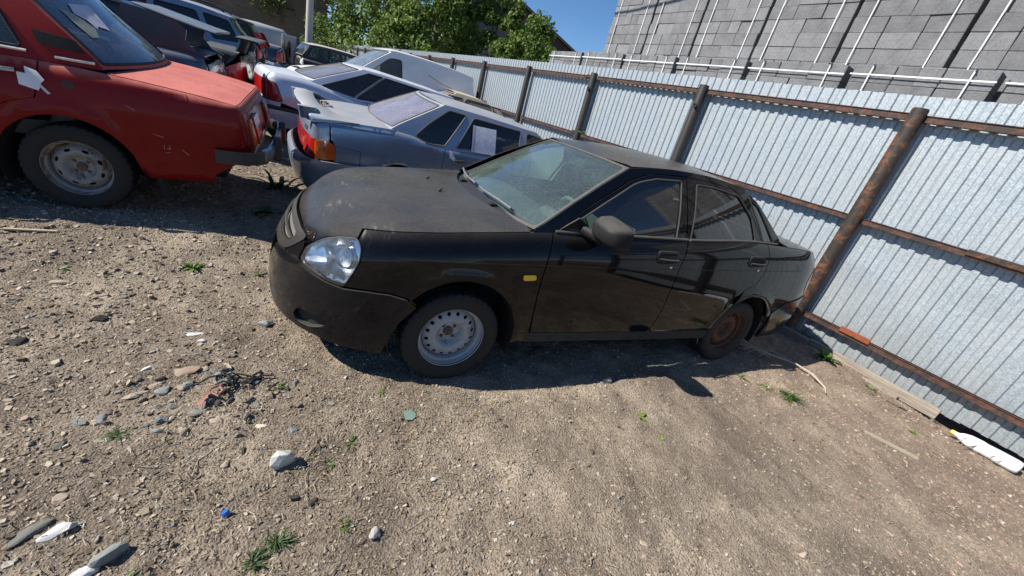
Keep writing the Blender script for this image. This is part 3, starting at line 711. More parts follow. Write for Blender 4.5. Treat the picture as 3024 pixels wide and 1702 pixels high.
        for ww in (w1, w2, qw):
            q = rnd(ww, .014); tube('window_seal', [b.G(p[0], p[1], .0)*[1, sg, 1] for p in densify(q+[q[0]], .08)], .006, plain('thin window trim', (.06, .057, .05), .6) if 'thin window trim' not in bpy.data.materials else bpy.data.materials['thin window trim'], car, n=5)
        for xa, xb in ((.52, 1.585), (1.61, 2.66)):
            zt = lambda x: float(np.interp(b.sx(x), b.g, b.zs)) + .004
            tube('belt_moulding', [(x, sg*(float(b.belt(x)) - .010), zt(x)) for x in np.linspace(xa, xb, 16)], .010, M['dusty_seal'], car, n=6)
        # gutter line
        # handles
        for hx, hz in ((1.405, .905), (2.36, .938)):
            s0 = float(b.sx(hx)); rec = [(s0-.085, hz-.035), (s0-.085, hz+.03), (s0+.085, hz+.038), (s0+.09, hz-.02)]
            h = skin('door_handle', [(s0-.098, hz-.045), (s0-.098, hz+.038), (s0+.095, hz+.045), (s0+.10, hz-.03)], low, PP, car, holes=[[(s0-.08, hz-.03), (s0-.08, hz+.026), (s0+.08, hz+.032), (s0+.085, hz-.018)]], res=.03, rim=.012, sgn=sg, d0=-.006, r=.03, hr=.02)
            skin('handle_recess', rec, low, M['under'], h, res=.04, rim=0, sgn=sg, d0=-.003, r=.02)
            ps = [b.low(s0+t, hz-.012, -.012 - .010*(1-(t/.09)**2))*[1, sg, 1] for t in np.linspace(-.088, .088, 9)]
            tube('handle_grip', ps, .010, PP, h, n=8)
            if near: lathe('key_lock', [(0, -.004), (.009, -.004), (.011, 0)], M['chrome'], h, 14, loc=tuple(b.low(s0+.045, hz-.062, .0)*[1, sg, 1]))
        # side marker
        mk = float(b.sx(.384)); skin('side_marker', [(mk-.040, .693), (mk-.044, .724), (mk+.038, .730), (mk+.042, .700)], low, plain('amber plastic', (.80, .52, .05), .35, spec=.5, var=.05), car, res=.03, rim=.01, sgn=sg, r=.014, d0=-.008)
        # mirror
        mbase = prism('door_mirror', [(.545, .985), (.66, 1.07), (.745, 1.02), (.745, .972)], .012*sg, PP, car, axis='y', z=.728*sg)
        mc = Vector((.80, sg*.885, 1.045))
        loft('mirror_housing', [(mc+Vector((-.095, 0, .0)), (0, .05, 0), (0, 0, .028), 2.8), (mc+Vector((-.078, 0, .0)), (0, .095, .006), (0, 0, .050), 3.2), (mc+Vector((-.035, 0, .0)), (0, .118, .008), (0, 0, .070), 4.0), (mc+Vector((.03, 0, 0)), (0, .126, .010), (0, 0, .076), 4.6), (mc+Vector((.05, 0, 0)), (0, .122, .010), (0, 0, .072), 4.6)], PP, mbase)
        tube('mirror_seam', [mc + Vector((-.082, -.085, -.022)), mc + Vector((-.040, -.112, -.036)), mc + Vector((.02, -.124, -.042)), mc + Vector((.048, -.122, -.042))] if sg < 0 else [mc + Vector((-.082, .085, -.022)), mc + Vector((-.040, .112, -.036)), mc + Vector((.048, .122, -.042))], .003, M['seal'], mbase, n=4)
        box('mirror_glass', mc+Vector((.056, 0, 0)), (.004, .2, .14), M['chrome'], mbase)
        tube('mirror_arm', [(.70, sg*.735, 1.0), (.76, sg*.80, .985), (.80, sg*.85, .985)], .03, PP, mbase, n=8)
        # wheels
        rimm = rusty('scratched silver rim', (.36, .37, .38), (.20, .09, .05), (.09, .05, .035), .62, .45) if near else None
        m1 = M.setdefault('rimA', rimm); m2 = M.setdefault('rimB', rusty('rusty steel rim', (.075, .045, .03), (.20, .07, .03), (.04, .025, .02), .45, .8))
        hub = M.setdefault('hubA', rusty('greasy hub', (.10, .09, .085), (.18, .08, .045), (.03, .025, .02), .5, .6))
        make_wheel(car, (0.012, sg*.722, .281), sg, .290, .192, .165, (m1, M['rubber'], hub), flat=.012, steer=-.0, rot=.1)
        make_wheel(car, (2.492, sg*.712, .281), sg, .290, .192, .165, (m2, M['rubber'], m2), flat=.010, rot=.4)
        wheel_liner(car, .02, sg*.80, sg*.50, .372); wheel_liner(car, 2.50, sg*.79, sg*.50, .362)
        tube('arch_lip', [b.side(p[0], p[1], .004)*[1, sg, 1] for p in arc(.02, .31, .362, -8, 148, 22)], .005, P, car, n=5)
        tube('arch_lip', [b.side(p[0], p[1], .004)*[1, sg, 1] for p in arc(2.50, .31, .352, 4, 171, 22)], .007, P, car, n=5)
    for sg in (-1, 1):
        tube('crease_shade_line', [b.side(x, .77 + .042*x, -.0006)*[1, sg, 1] for x in np.linspace(-.36, 3.05, 50)], .0022, M['seal'], car, n=4)  # thin dark tube drawn in for the shade along the body line
    # bonnet
    def xy(s, dz=0.): p = b.low(s, float(np.interp(abs(s), b.g, b.zs)), .003); return (float(p[0]), float(p[1]), 0)
    def xy0(s): p = b.low(s, float(np.interp(abs(s), b.g, b.zs)), 0.); return (float(p[0]), float(p[1]), 0)
    seam = list(np.arange(.905, .001, -.02))
    ed = [xy(s) for s in np.linspace(float(b.sx(.36)), .92, 24)] + [xy0(s) for s in seam]
    back = [(.19 + .20*(y/.70)**2, y, 0) for y in np.linspace(-.66, .66, 9)]
    hood = ed + [(x, -y, 0) for x, y, _ in ed[::-1]] + back
    bon = skin('bonnet', hood, lambda a, c, d: np.stack([a, c, b.T(a, c) - d], -1), P, car, res=.05, rim=.02, raw=True)
    tz = [(s, float(np.interp(abs(s), b.g, b.zs)), 0) for s in seam + [-q for q in seam[::-1]]]
    lo = [(-.895, .803, 0), (-.807, .790, 0), (-.705, .757, 0), (-.65, .724, 0), (-.588, .69, 0), (-.55, .705, 0), (-.50, .722, 0), (-.35, .732, 0), (0, .734, 0)]
    lo = lo + [(-s, z, 0) for s, z, _ in lo[::-1][1:]]
    def nf(P_, N_):
        s_ = P_[:, 0]*0; e = 1e-3; tn = np.stack([-(b.T(P_[:, 0]+e, P_[:, 1])-b.T(P_[:, 0]-e, P_[:, 1]))/(2*e), -(b.T(P_[:, 0], P_[:, 1]+e)-b.T(P_[:, 0], P_[:, 1]-e))/(2*e), np.ones(len(P_))], -1)
        tn /= np.linalg.norm(tn, axis=1)[:, None]; w_ = np.clip(1 - (b.T(P_[:, 0], P_[:, 1]) - P_[:, 2])/.065, 0, 1)[:, None]; w_ = w_*w_*(3-2*w_); return N_*(1-w_) + tn*w_
    skin('bonnet_lip', tz + lo, low, P, bon, res=.035, rim=0, raw=True, nfn=nf)
    for x, y in ((-.003, .225), (.004, -.106)): loft('washer_nozzle', [((x-.012, y, b.T(x, y)+.002), (.008, 0, 0), (0, .008, 0), 3), ((x-.006, y, b.T(x, y)+.014), (.012, 0, 0), (0, .010, 0), 3), ((x+.004, y, b.T(x, y)+.020), (.006, 0, 0), (0, .006, 0), 3)], M['seal'], car, n=8)
    # cowl
    cw = [(.19 + .20*(y/.70)**2, y, 0) for y in np.linspace(-.665, .665, 9)] + [(.34 + .11*(y/.65)**2, y, 0) for y in np.linspace(.68, -.68, 9)]
    skin('cowl', cw, lambda a, c, d: np.stack([a, c, b.T(a, c)-d-.022], -1), M['plastic'], car, res=.06, rim=.02, raw=True)
    # windscreen, with black border
    W = lambda a, c, d: b.W(a, c, d)
    wsp = [(-.685, .955), (-.60, 1.11), (-.528, 1.384), (-.3, 1.40), (.3, 1.40), (.528, 1.384), (.60, 1.11), (.685, .955), (.3, .950), (-.3, .950)]
    wsp = [(-.690, .955), (-.618, 1.16), (-.535, 1.384), (-.3, 1.392), (0, 1.395), (.3, 1.392), (.535, 1.384), (.618, 1.16), (.690, .955), (.35, .945), (0, .94), (-.35, .945)]
    inn = [(x*.970, z + (.014 if z < 1.1 else -.010 if z > 1.3 else 0)) for x, z in wsp]
    skin('windscreen_frame', wsp, W, M['dusty_seal'], car, holes=[inn], res=.06, rim=.012, r=.0, hr=.03, d0=-.004)
    skin('windscreen', wsp, W, gl_f, car, res=.07, rim=0, r=.01, d0=.004)
    RW = lambda a, c, d: b.RW(a, c, d)
    rwp = [(-.64, 1.09), (-.56, 1.33), (-.50, 1.405), (0, 1.42), (.50, 1.405), (.56, 1.33), (.64, 1.09), (0, 1.08)]
    skin('rear_window', rwp, RW, gl_t, car, res=.08, rim=.01, r=.02)
    # roof
    xs = np.linspace(1.055, 2.26, 14); rl = [(float(x), float(b.yr(x)) - .001, 0) for x in xs]
    fr = [(1.0 + .07*(y/.53)**2, y, 0) for y in np.linspace(-.5, .5, 9)]; bk = [(2.335 - .07*(y/.5)**2, y, 0) for y in np.linspace(.5, -.5, 9)]
    skin('roof', rl + bk + [(x, -y, 0) for x, y, _ in rl[::-1]] + fr, lambda a, c, d: b.roof(a, c, d), P, car, res=.07, rim=.014, raw=True)
    # deck lid, tail panel, rear bumper
    def xyr(s): p = b.low(s, float(np.interp(abs(s), b.g, b.zs)), .003); return (float(p[0]), float(p[1]), 0)
    e2 = [xyr(s) for s in np.linspace(float(b.sx(2.80)), b.S - .02, 24)]
    bk = [(2.99 - .19*(y/.68)**2, y, 0) for y in np.linspace(-.66, .66, 9)]
    skin('boot_lid', e2 + [(x, -y, 0) for x, y, _ in e2[::-1]] + bk, T, P, car, res=.06, rim=.016, raw=True)
    sS = b.S
    mir = lambda s: 2*sS - s
    lowr = lambda a, c, d: np.where((np.asarray(a) <= sS)[:, None], b.low(np.minimum(a, sS), c, d), b.low(np.minimum(2*sS - np.asarray(a), sS), c, d)*[1, -1, 1])
    tp = [(sS-.44, .945), (sS-.40, .73), (sS-.5, .675), (sS+.5, .675), (sS+.40, .73), (sS+.44, .945), (sS+.55, 1.03), (sS-.55, 1.03)]
    tp = [(sS-.52, .95, 0), (sS-.52, 1.0, 0), (sS-.25, 1.0, 0), (sS, 1.0, 0), (sS+.25, 1.0, 0), (sS+.52, 1.0, 0), (sS+.52, .95, 0), (sS+.42, .94, 0), (sS+.38, .70, 0), (sS-.38, .70, 0), (sS-.42, .94, 0)]
    skin('boot_panel', tp, lowr, P, car, res=.06, rim=.012, raw=True)
    rb = [(float(b.sx(2.87)), .50), (float(b.sx(3.0)), .592), (sS-.80, .655), (sS-.5, .67), (sS, .67), (sS+.5, .67), (sS+.80, .655), (2*sS-float(b.sx(3.0)), .592), (2*sS-float(b.sx(2.87)), .50), (2*sS-float(b.sx(2.885)), .33), (2*sS-float(b.sx(2.91)), .235), (sS+.5, .27), (sS-.5, .27), (float(b.sx(2.91)), .235), (float(b.sx(2.885)), .33)]
    skin('rear_bumper', rb, lowr, PB, car, res=.055, rim=.03, d0=-.006, raw=True)
    # front bumper with lamp recesses, grille
    half = [(0, .548), (.20, .555), (.385, .585), (.43, .607), (.485, .645), (.545, .690), (.578, .665), (.566, .612), (.60, .592), (.671, .577), (.77, .558), (.869, .547), (.978, .556), (1.09, .556), (1.178, .541), (1.238, .498), (1.16, .40), (1.12, .30), (1.085, .168), (.859, .192), (.703, .225), (.56, .245), (.40, .25), (.2, .25)]
    bp = half + [(-s, z) for s, z in half[::-1] if s > 0] + [(0, .25)]
    fog = [(.625, .362), (.70, .357), (.78, .350), (.80, .325), (.77, .290), (.70, .268), (.615, .270), (.59, .31)]
    grl = [(-.38, .36), (.38, .36), (.42, .30), (.36, .275), (-.36, .275), (-.42, .30)]
    bo = skin('front_bumper', bp, low, PB, car, holes=[fog, [(-s, z) for s, z in fog], grl], res=.045, rim=.035, r=.01, hr=.02, d0=-.008)
    for sg in (-1, 1): skin('lamp_blank', fog, low, PP, bo, res=.05, rim=0, sgn=sg, d0=.022)
    skin('intake_mesh', grl, low, M['under'], bo, res=.05, rim=0, d0=.03)
    gr = [(-.53, .712), (-.35, .722), (0, .722), (.35, .722), (.53, .712), (.535, .695), (.48, .652), (.428, .614), (.38, .592), (.2, .562), (0, .555), (-.2, .562), (-.38, .592), (-.428, .614), (-.48, .652), (-.535, .695)]
    gh = [(-.40, .690), (0, .698), (.40, .690), (.425, .675), (.37, .625), (.2, .600), (0, .594), (-.2, .600), (-.37, .625), (-.425, .675)]
    gf = skin('grille', gr, low, PP, car, holes=[gh], res=.04, rim=.02, r=.012, hr=.02, d0=-.006)
    skin('grille_mesh', gh, low, plain('dusty grille mesh', (.13, .12, .10), .8, var=.5, scale=150), gf, res=.05, rim=0, d0=.02)
    tube('grille_bar', [b.low(s, .648, -.0) for s in np.linspace(-.40, .40, 21)], .009, PP, gf, n=6)
    # hull behind the skin, cabin
    box('underbody', (1.25, 0, .29), (4.1, 1.0, .10), M['under'], car); box('underbody', (1.25, 0, .30), (1.6, 1.5, .10), M['under'], car)
    box('engine_bay', (-.2, 0, .54), (.95, .96, .42), M['under'], car); box('boot_floor', (2.95, 0, .62), (.75, 1.0, .6), M['under'], car)
    box('parcel_shelf', (2.65, 0, 1.0), (.75, 1.24, .05), M['inner'], car)
    loft('dashboard', [((.42, 0, .74), (0, .62, 0), (.08, 0, .0), 4), ((.50, 0, .86), (0, .65, 0), (.16, 0, .0), 4), ((.58, 0, .93), (0, .66, 0), (.22, 0, .0), 4), ((.60, 0, .955), (0, .64, 0), (.17, 0, .0), 4)], M['inner'], car)
    loft('instrument_hood', [((.72, -.36, .93), (0, .17, 0), (.06, 0, 0), 3), ((.72, -.36, .985), (0, .15, 0), (.05, 0, 0), 3), ((.71, -.36, 1.0), (0, .11, 0), (.03, 0, 0), 3)], M['inner'], car)
    steering_wheel(car, (.90, -.36, .93), -.5, .185, plain('grey wheel rim', (.12, .13, .13), .6))
    seat(car, 1.25, -.36); seat(car, 1.25, .36)
    loft('rear_bench', [((2.05, 0, .42), (0, .62, 0), (.28, 0, 0), 4), ((2.05, 0, .52), (0, .64, 0), (.28, 0, 0), 4)], M['fabric'], car)
    loft('rear_backrest', [((2.33, 0, .5), (0, .64, 0), (.10, 0, 0), 4), ((2.48, 0, 1.0), (0, .62, 0), (.07, 0, 0), 4)], M['fabric'], car)
    box('rear_view_mirror', (1.02, 0, 1.30), (.03, .22, .07), M['seal'], car, bevel=.01); tube('mirror_stem', [(.985, 0, 1.37), (1.01, 0, 1.32)], .008, M['seal'], car, n=6)
    lin = [(-.66, 1.395), (.0, 1.41), (.66, 1.395)]
    # wipers
    for (pts) in ([(.365, -.46, .985), (.345, -.30, .990), (.315, -.10, .990), (.32, .0, .99)], [(.33, .12, .985), (.33, .3, .985), (.355, .48, .99), (.385, .60, .99)]):
        wp = tube('wiper', [(x-.02, y, z+.012) for x, y, z in pts], .008, plain('worn wiper', (.18, .18, .18), .5, .3), car, n=6)
        tube('wiper_blade', [(x-.008+.01, y, z+.002) for x, y, z in pts], .006, M['seal'], wp, n=5)
        box('wiper_pivot', (pts[1][0]-.05, pts[1][1], .965), (.05, .04, .02), M['seal'], wp, bevel=.005)
    return car
def MAT_red_lens():
    if 'red_lens' not in M: M['red_lens'] = plain('red lamp plastic', (.42, .012, .012), .22, var=.15, scale=8, coat=.6)
    return M['red_lens']
def red_body():
    return Body(
        plan=[(-3.12, 0), (-3.11, .45), (-3.08, .66), (-2.98, .735), (-2.7, .765), (-2.0, .79), (-1.0, .805), (0, .80), (.6, .785), (.9, .755), (1.0, .715), (1.035, .60), (1.045, .35), (1.05, 0)],
        nose=[(.1, .04), (.4, .0), (.8, .0), (.95, .02)],
        tail=[(.15, .22), (.3, .10), (.42, .03), (.55, .0), (.7, .02), (.8, .045), (.88, .07), (.95, .09)],
        side=[(.15, .10), (.28, .05), (.4, .015), (.55, .0), (.7, .005), (.80, .02), (.86, .032), (.92, .05)],
        top=[(-3.12, .86), (-2.2, .92), (-1.6, .96), (0., .97), (.25, .955), (.6, .925), (.9, .885), (1.05, .85)],
        crown=[(-3.1, .03), (1.1, .03)], roll=(.022, .035, 2.5), arches=((0, .29, .375, .012), (-2.42, .29, .37, .012)),
        belt=[(-2.2, .72), (-1.5, .74), (-.5, .745), (0., .735), (.4, .70), (.8, .62)], tumble=(.30, .20),
        wsx=[(.9, -1.85), (1.38, -1.2)], wsbow=.09,
        rwx=[(.90, .40), (.95, .36), (1.38, -.10), (1.5, -.2)], rwbow=.10,
        rail=[(-1.3, 1.34), (-.9, 1.38), (-.4, 1.38), (-.1, 1.36), (.1, 1.33)], rcrown=hermite([-1.25, -.9, -.3, .0], [.01, .045, .045, .01]))

def make_red():
    b = red_body(); S_ = b.S; sx = lambda x: float(b.sx(x))
    P = paint('faded red paint', (.20, .006, .006), dust_top=.62, dust_side=.0, rough=.24, coat=.40, dcol=(.70, .27, .22))  # upward dust is pink, with the lid's sunlit tone put into its colour
    seal = plain('old black rubber', (.012, .012, .012), .6)
    dark = M['plastic']; chrome = plain('pitted chrome', (.42, .42, .42), .33, 1., .3, 50)
    tw = M['rubber']; rim = rusty('white wheel with rusty edge', (.27, .27, .255), (.17, .10, .05), (.08, .05, .03), .54, .6)
    hub = rusty('rusty hub', (.13, .09, .07), (.22, .10, .06), (.06, .04, .03), .5)
    gl = glass('dusty back glass', (.42, .47, .50), dust=.34, dcol=(.33, .38, .46)); gs = glass('door glass', (.35, .42, .42), dust=.16, dcol=(.3, .35, .34))
    w_rear = [(-.12, 1.000), (-.70, 1.000), (-.76, 1.10), (-.70, 1.30), (-.34, 1.33), (-.20, 1.18)]
    w_front = [(-.86, 1.0), (-1.60, 1.0), (-1.28, 1.30), (-.84, 1.31)]
    tl = [(S_-1.10, .60), (S_-1.10, .76), (S_-.95, .79), (S_-.40, .78), (S_-.40, .60)]
    spec = dict(paint=P, glass=gs, rear_glass=gl, arch=.355, zbot=.27, res=.06,
        gaps=[[(-1.92, .96), (-1.93, .6), (-1.90, .30)], [(-.82, .97), (-.84, .6), (-.82, .30)], [(-.035, .985), (-.06, .94), (-.07, .84), (-.10, .73), (-.22, .69), (-.29, .645), (-.36, .50)]],
        front_end=[(.62, .9), (.62, .28)], rear_end=[(S_-.735, .9), (S_-.72, .60), (S_-.80, .44), (S_-.95, .335)],
        windows=[(w_front, gs), (w_rear, gs)], wr=.03, roofx=(-1.22, -.12), zfoot=.945, zrw=.952, bonnet_back=-1.80, boot_front=.245, screen_margin=.03,
        wheels=dict(R=.287, rr=.183, w=.165, y=.685, mats=(rim, tw, hub), style='lada', flat=.012, rot=.2),
        chrome_belt=[(-.80, -.10, .985), (-1.7, -.9, .985), (.02, .20, .975)],
        pillar_parts=[([(-.045, 1.035), (.155, 1.022), (.115, 1.09), (-.075, 1.108)], M['under'])],
        handles=[(-.28, .87, .12, chrome), (-1.05, .87, .12, chrome)],
        tail=[('tail_panel', [(-.79, .44), (-.712, .60), (-.725, 1.2), (-.6, 1.2), (-.3, 1.2), (0, 1.2), (.3, 1.2), (.6, 1.2), (.725, 1.2), (.712, .60), (.79, .44), (.5, .36), (-.5, .36)], P, .003, 0)],
        nose=[('grille', [(-.60, .45), (-.60, .80), (.60, .80), (.60, .45)], M['under'], .01, .02)],
        lamps=[('tail_lamp', [(S_-.53, .56), (S_-.53, .76), (S_-.30, .77), (S_-.30, .56)], MAT_red_lens(), -.022, .02),
               ('turn_signal', [(S_-.62, .56), (S_-.62, .755), (S_-.54, .76), (S_-.54, .56)], M['amber'], -.012, .02)],
        seats=[(-1.15, -.35), (-1.15, .35)], seatz=.33, hull=.62, roof_paint=P)
    D = math.radians
    car, b, lowr = generic_car('red_sedan', 'faded red boxy old saloon at the left edge with paper stuck in its rear window', 'car', b, (-2.165, 1.865, .185, D(.4), D(-2.5), D(2.0)), spec)
    # boot shut line lies on the wing top
    # rear seat
    loft('rear_bench', [((-.35, 0, .45), (0, .60, 0), (.28, 0, 0), 4), ((-.35, 0, .55), (0, .62, 0), (.28, 0, 0), 4)], M['fabric'], car)
    loft('rear_backrest', [((-.10, 0, .5), (0, .62, 0), (.10, 0, 0), 4), ((.06, 0, .93), (0, .60, 0), (.07, 0, 0), 4)], M['fabric'], car)
    # bumper: chrome blade with black rubber ends and overriders
    bl = [(.93, .0, .50)]
    def blade(name, pts, h, th, m, z):
        V = []; F = []
        for x, y in pts: V += [(x, y, z-h/2), (x, y, z+h/2)]
        P_ = [Vector((x, y, z)) for x, y in pts]; o = []
        for i, p in enumerate(P_):
            t = (P_[min(i+1, len(P_)-1)] - P_[max(i-1, 0)]).normalized(); n = Vector((t.y, -t.x, 0)); o.append(n)
        V = []
        for p, n in zip(P_, o):
            for a, c in ((0, -.5), (.75, -.42), (1, -.12), (1, .12), (.75, .42), (0, .5)): V.append(p + n*th*a + Vector((0, 0, h*c)))
        k = 6
        for i in range(1, len(pts)):
            for q in range(k): F.append(((i-1)*k+q, i*k+q, i*k+(q+1) % k, (i-1)*k+(q+1) % k))
        F += [tuple(range(k)), tuple(range((len(pts)-1)*k, len(pts)*k))[::-1]]
        ob = from_arrays(name, V, F, m, car); bm = bmesh.new(); bm.from_mesh(ob.data); bmesh.ops.recalc_face_normals(bm, faces=bm.faces); bm.to_mesh(ob.data); bm.free()
        return smooth(ob, 40)
    bu = blade('bumper', [(1.085, -.70), (1.12, -.60), (1.135, -.3), (1.14, 0), (1.135, .3), (1.12, .60), (1.085, .70)], .105, .035, chrome, .505)
    for sg in (-1, 1):
        e = blade('bumper_end', [(.80, sg*.815), (.95, sg*.815), (1.06, sg*.775), (1.115, sg*.70), (1.125, sg*.66)][::sg], .098, .036, M['plastic'], .50)
        r_ = box('overrider', (1.175, sg*.36, .505), (.06, .07, .20), M['plastic'], car, bevel=.015)
    # mud flap behind the wheel
    smooth(tube('mud_flap', [(.43, -.70, .34), (.435, -.70, .24), (.455, -.70, .12)], .012, M['rubber'], car, n=6, rs=[.03, .035, .03]))
    # marks on the paint
    skin('dent', [(sx(.02), .83), (sx(.06), .865), (sx(.10), .84), (sx(.08), .80)], lambda a, c, d: b.low(a, c, d), rusty('scraped paint', (.20, .03, .025), (.10, .04, .03), (.05, .03, .03), .4), car, res=.03, rim=0, sgn=-1, d0=-.0015)
    sm = plain('scratch to primer', (.55, .45, .38), .7)
    for k, (x, z, l_, a) in enumerate([(.50, .50, .03, 1.5), (.515, .505, .02, .1), (.53, .50, .03, 1.5), (.505, .475, .025, .2), (.60, .51, .05, -.8), (.33, .76, .05, -.5), (.45, .60, .06, -.3)]):
        q = [(sx(x) + l_*t*cos(a), z + l_*t*sin(a)) for t in (0, .5, 1)]
        tube('paint_scratch', [b.low(s, z_, -.0005)*[1, -1, 1] for s, z_ in q], .0012, sm, car, n=4)
    # folded papers
    pap = M['white']
    rp = thing('window_notice', 'wrinkled white paper notice stuck on the rear window of the red saloon', 'paper', car.location, car.rotation_euler)
    def sheet(nm, poly, fn, d, amp, m, par, k=9):
        o = skin(nm, poly, lambda a, c, dd: fn(a, c, d + dd + amp*np.sin(a*37+c*21)*np.cos(c*33-a*11)), m, par, res=.025, rim=0, r=.002); return o
    RW = lambda a, c, d: b.RW(a, c, d)
    sheet('paper_sheet', [(-.316, 1.268), (-.067, 1.272), (-.189, 1.148), (-.29, 1.165), (-.339, 1.150), (-.328, 1.192), (-.388, 1.219)], RW, -.006, .0015, plain('grubby paper', (.62, .62, .70), .85, var=.18, scale=9), rp)
    sheet('paper_sheet', [(-.47, 1.24), (-.40, 1.22), (-.345, 1.155), (-.436, 1.108), (-.505, 1.105), (-.50, 1.16)], RW, -.004, .0015, plain('thin yellowed paper', (.33, .36, .30), .85, var=.2, scale=9), rp)
    dp = thing('door_notice', 'torn white paper scraps taped to the rear door edge of the red saloon', 'paper', car.location, car.rotation_euler)
    LW = lambda a, c, d: b.low(a, c, d)*[1, -1, 1]
    for nm, poly, a_ in (('paper_scrap', [(-.155, .865), (-.155, .795), (-.07, .775), (-.045, .85), (-.09, .86)], .003), ('paper_scrap', [(-.12, .90), (-.065, .885), (-.035, .84), (-.055, .82), (-.115, .86)], .005), ('tape_strip', [(-.105, .845), (-.09, .85), (-.02, .765), (-.035, .76)], .001)):
        skin(nm, [(sx(x), z) for x, z in poly], lambda a, c, d, a_=a_: LW(a, c, d - .004 - a_*(1+np.sin(a*60+c*40))), pap if nm != 'tape_strip' else plain('masking tape', (.6, .58, .52), .6), dp, res=.02, rim=0, r=.002)
    return car
def white_body():
    return Body(
        plan=[(-3.45, 0), (-3.42, .4), (-3.3, .68), (-3.0, .80), (-2.4, .845), (-1.2, .85), (0, .85), (.5, .84), (.85, .815), (1.0, .76), (1.07, .64), (1.11, .35), (1.12, 0)],
        nose=[(.1, .06), (.4, .0), (.6, .02), (.8, .12), (.95, .3)],
        tail=[(.15, .15), (.3, .02), (.45, .0), (.56, .0), (.60, .04), (.66, .06), (.8, .065), (.9, .08), (1.05, .12)],
        side=[(.15, .07), (.3, .03), (.5, .0), (.66, .0), (.8, .02), (.9, .04), (1.0, .06), (1.1, .08)],
        top=[(-3.4, .72), (-2.9, .80), (-2.2, .86), (-1.7, .875), (-.8, .885), (-.2, .91), (.15, .96), (.4, 1.0), (.6, 1.01), (.95, .995), (1.12, .95)],
        crown=[(-3.3, .03), (1.1, .03)], roll=(.05, .10, 2.5), arches=((0, .30, .36, .012), (-2.62, .30, .36, .012)),
        belt=[(-2.3, .74), (-1.5, .765), (-.5, .765), (0., .755), (.4, .72), (.8, .64)], tumble=(.40, .25),
        wsx=[(.9, -2.2), (1.38, -1.3)], wsbow=.09,
        rwx=[(.95, .58), (1.0, .50), (1.2, .03), (1.32, -.28), (1.45, -.6)], rwbow=.10,
        rail=[(-1.4, 1.32), (-1., 1.345), (-.6, 1.35), (-.3, 1.335), (-.1, 1.31)], rcrown=hermite([-1.35, -1., -.5, -.2], [.01, .03, .03, .01]))

def white_body2():
    return Body(
        plan=[(-3.70, 0), (-3.67, .4), (-3.55, .68), (-3.2, .80), (-2.4, .845), (-1.2, .85), (0, .85), (.5, .84), (.85, .815), (1.0, .76), (1.07, .64), (1.11, .35), (1.12, 0)],
        nose=[(.1, .06), (.4, .0), (.6, .02), (.8, .12), (.95, .3)],
        tail=[(.15, .15), (.3, .02), (.45, .0), (.56, .0), (.60, .04), (.66, .06), (.8, .065), (.9, .08), (1.05, .12)],
        side=[(.15, .07), (.3, .03), (.5, .0), (.66, .0), (.8, .02), (.9, .04), (1.0, .06), (1.1, .08)],
        top=[(-3.7, .70), (-3.1, .79), (-2.2, .86), (-1.7, .875), (-.8, .885), (-.2, .91), (.15, .96), (.4, 1.0), (.6, 1.01), (.95, .995), (1.12, .95)],
        crown=[(-3.3, .03), (1.1, .03)], roll=(.05, .10, 2.5), arches=((0, .30, .36, .012), (-2.62, .30, .36, .012)),
        belt=[(-2.8, .72), (-2.3, .75), (-1.5, .765), (-.5, .765), (0., .755), (.4, .72), (.8, .64)], tumble=(.40, .25),
        wsx=[(.84, -2.85), (1.27, -2.12), (1.4, -1.95)], wsbow=.09,
        rwx=[(.95, .58), (1.0, .50), (1.2, .03), (1.32, -.28), (1.45, -.6)], rwbow=.10,
        rail=[(-2.2, 1.262), (-1.5, 1.292), (-1., 1.315), (-.6, 1.330), (-.3, 1.325), (-.1, 1.31)], rcrown=hermite([-2.1, -1.6, -.8, -.3], [.01, .035, .035, .01]))
def gray_body():
    return Body(
        plan=[(-3.26, 0), (-3.24, .4), (-3.15, .66), (-2.9, .77), (-2.4, .80), (-1.2, .81), (0, .81), (.5, .80), (.8, .785), (.93, .75), (1.0, .66), (1.05, .4), (1.06, 0)],
        nose=[(.1, .06), (.4, .0), (.6, .02), (.8, .10), (.95, .3)],
        tail=[(.15, .18), (.3, .04), (.45, .0), (.56, .0), (.60, .04), (.66, .075), (.8, .085), (.95, .12), (1.05, .16)],
        side=[(.15, .07), (.3, .03), (.5, .0), (.66, .0), (.8, .012), (.9, .025), (1.0, .04), (1.1, .05)],
        top=[(-3.3, .75), (-2.9, .85), (-2.2, .93), (-1.7, .98), (-.8, 1.0), (-.1, 1.02), (.2, 1.03), (.6, 1.03), (.9, 1.01), (1.06, .97)],
        crown=[(-3.3, .03), (1.1, .03)], roll=(.035, .07, 2.5), arches=((0, .29, .36, .012), (-2.46, .29, .36, .012)),
        belt=[(-2.3, .72), (-1.5, .745), (-.5, .745), (0., .735), (.4, .70), (.8, .62)], tumble=(.34, .25),
        wsx=[(.9, -2.15), (1.38, -1.3)], wsbow=.09,
        rwx=[(.95, .30), (1.03, .18), (1.2, -.16), (1.34, -.46), (1.45, -.7)], rwbow=.10,
        rail=[(-1.4, 1.32), (-1., 1.36), (-.6, 1.37), (-.3, 1.36), (-.1, 1.34)], rcrown=hermite([-1.35, -1., -.5, -.2], [.01, .035, .035, .01]))

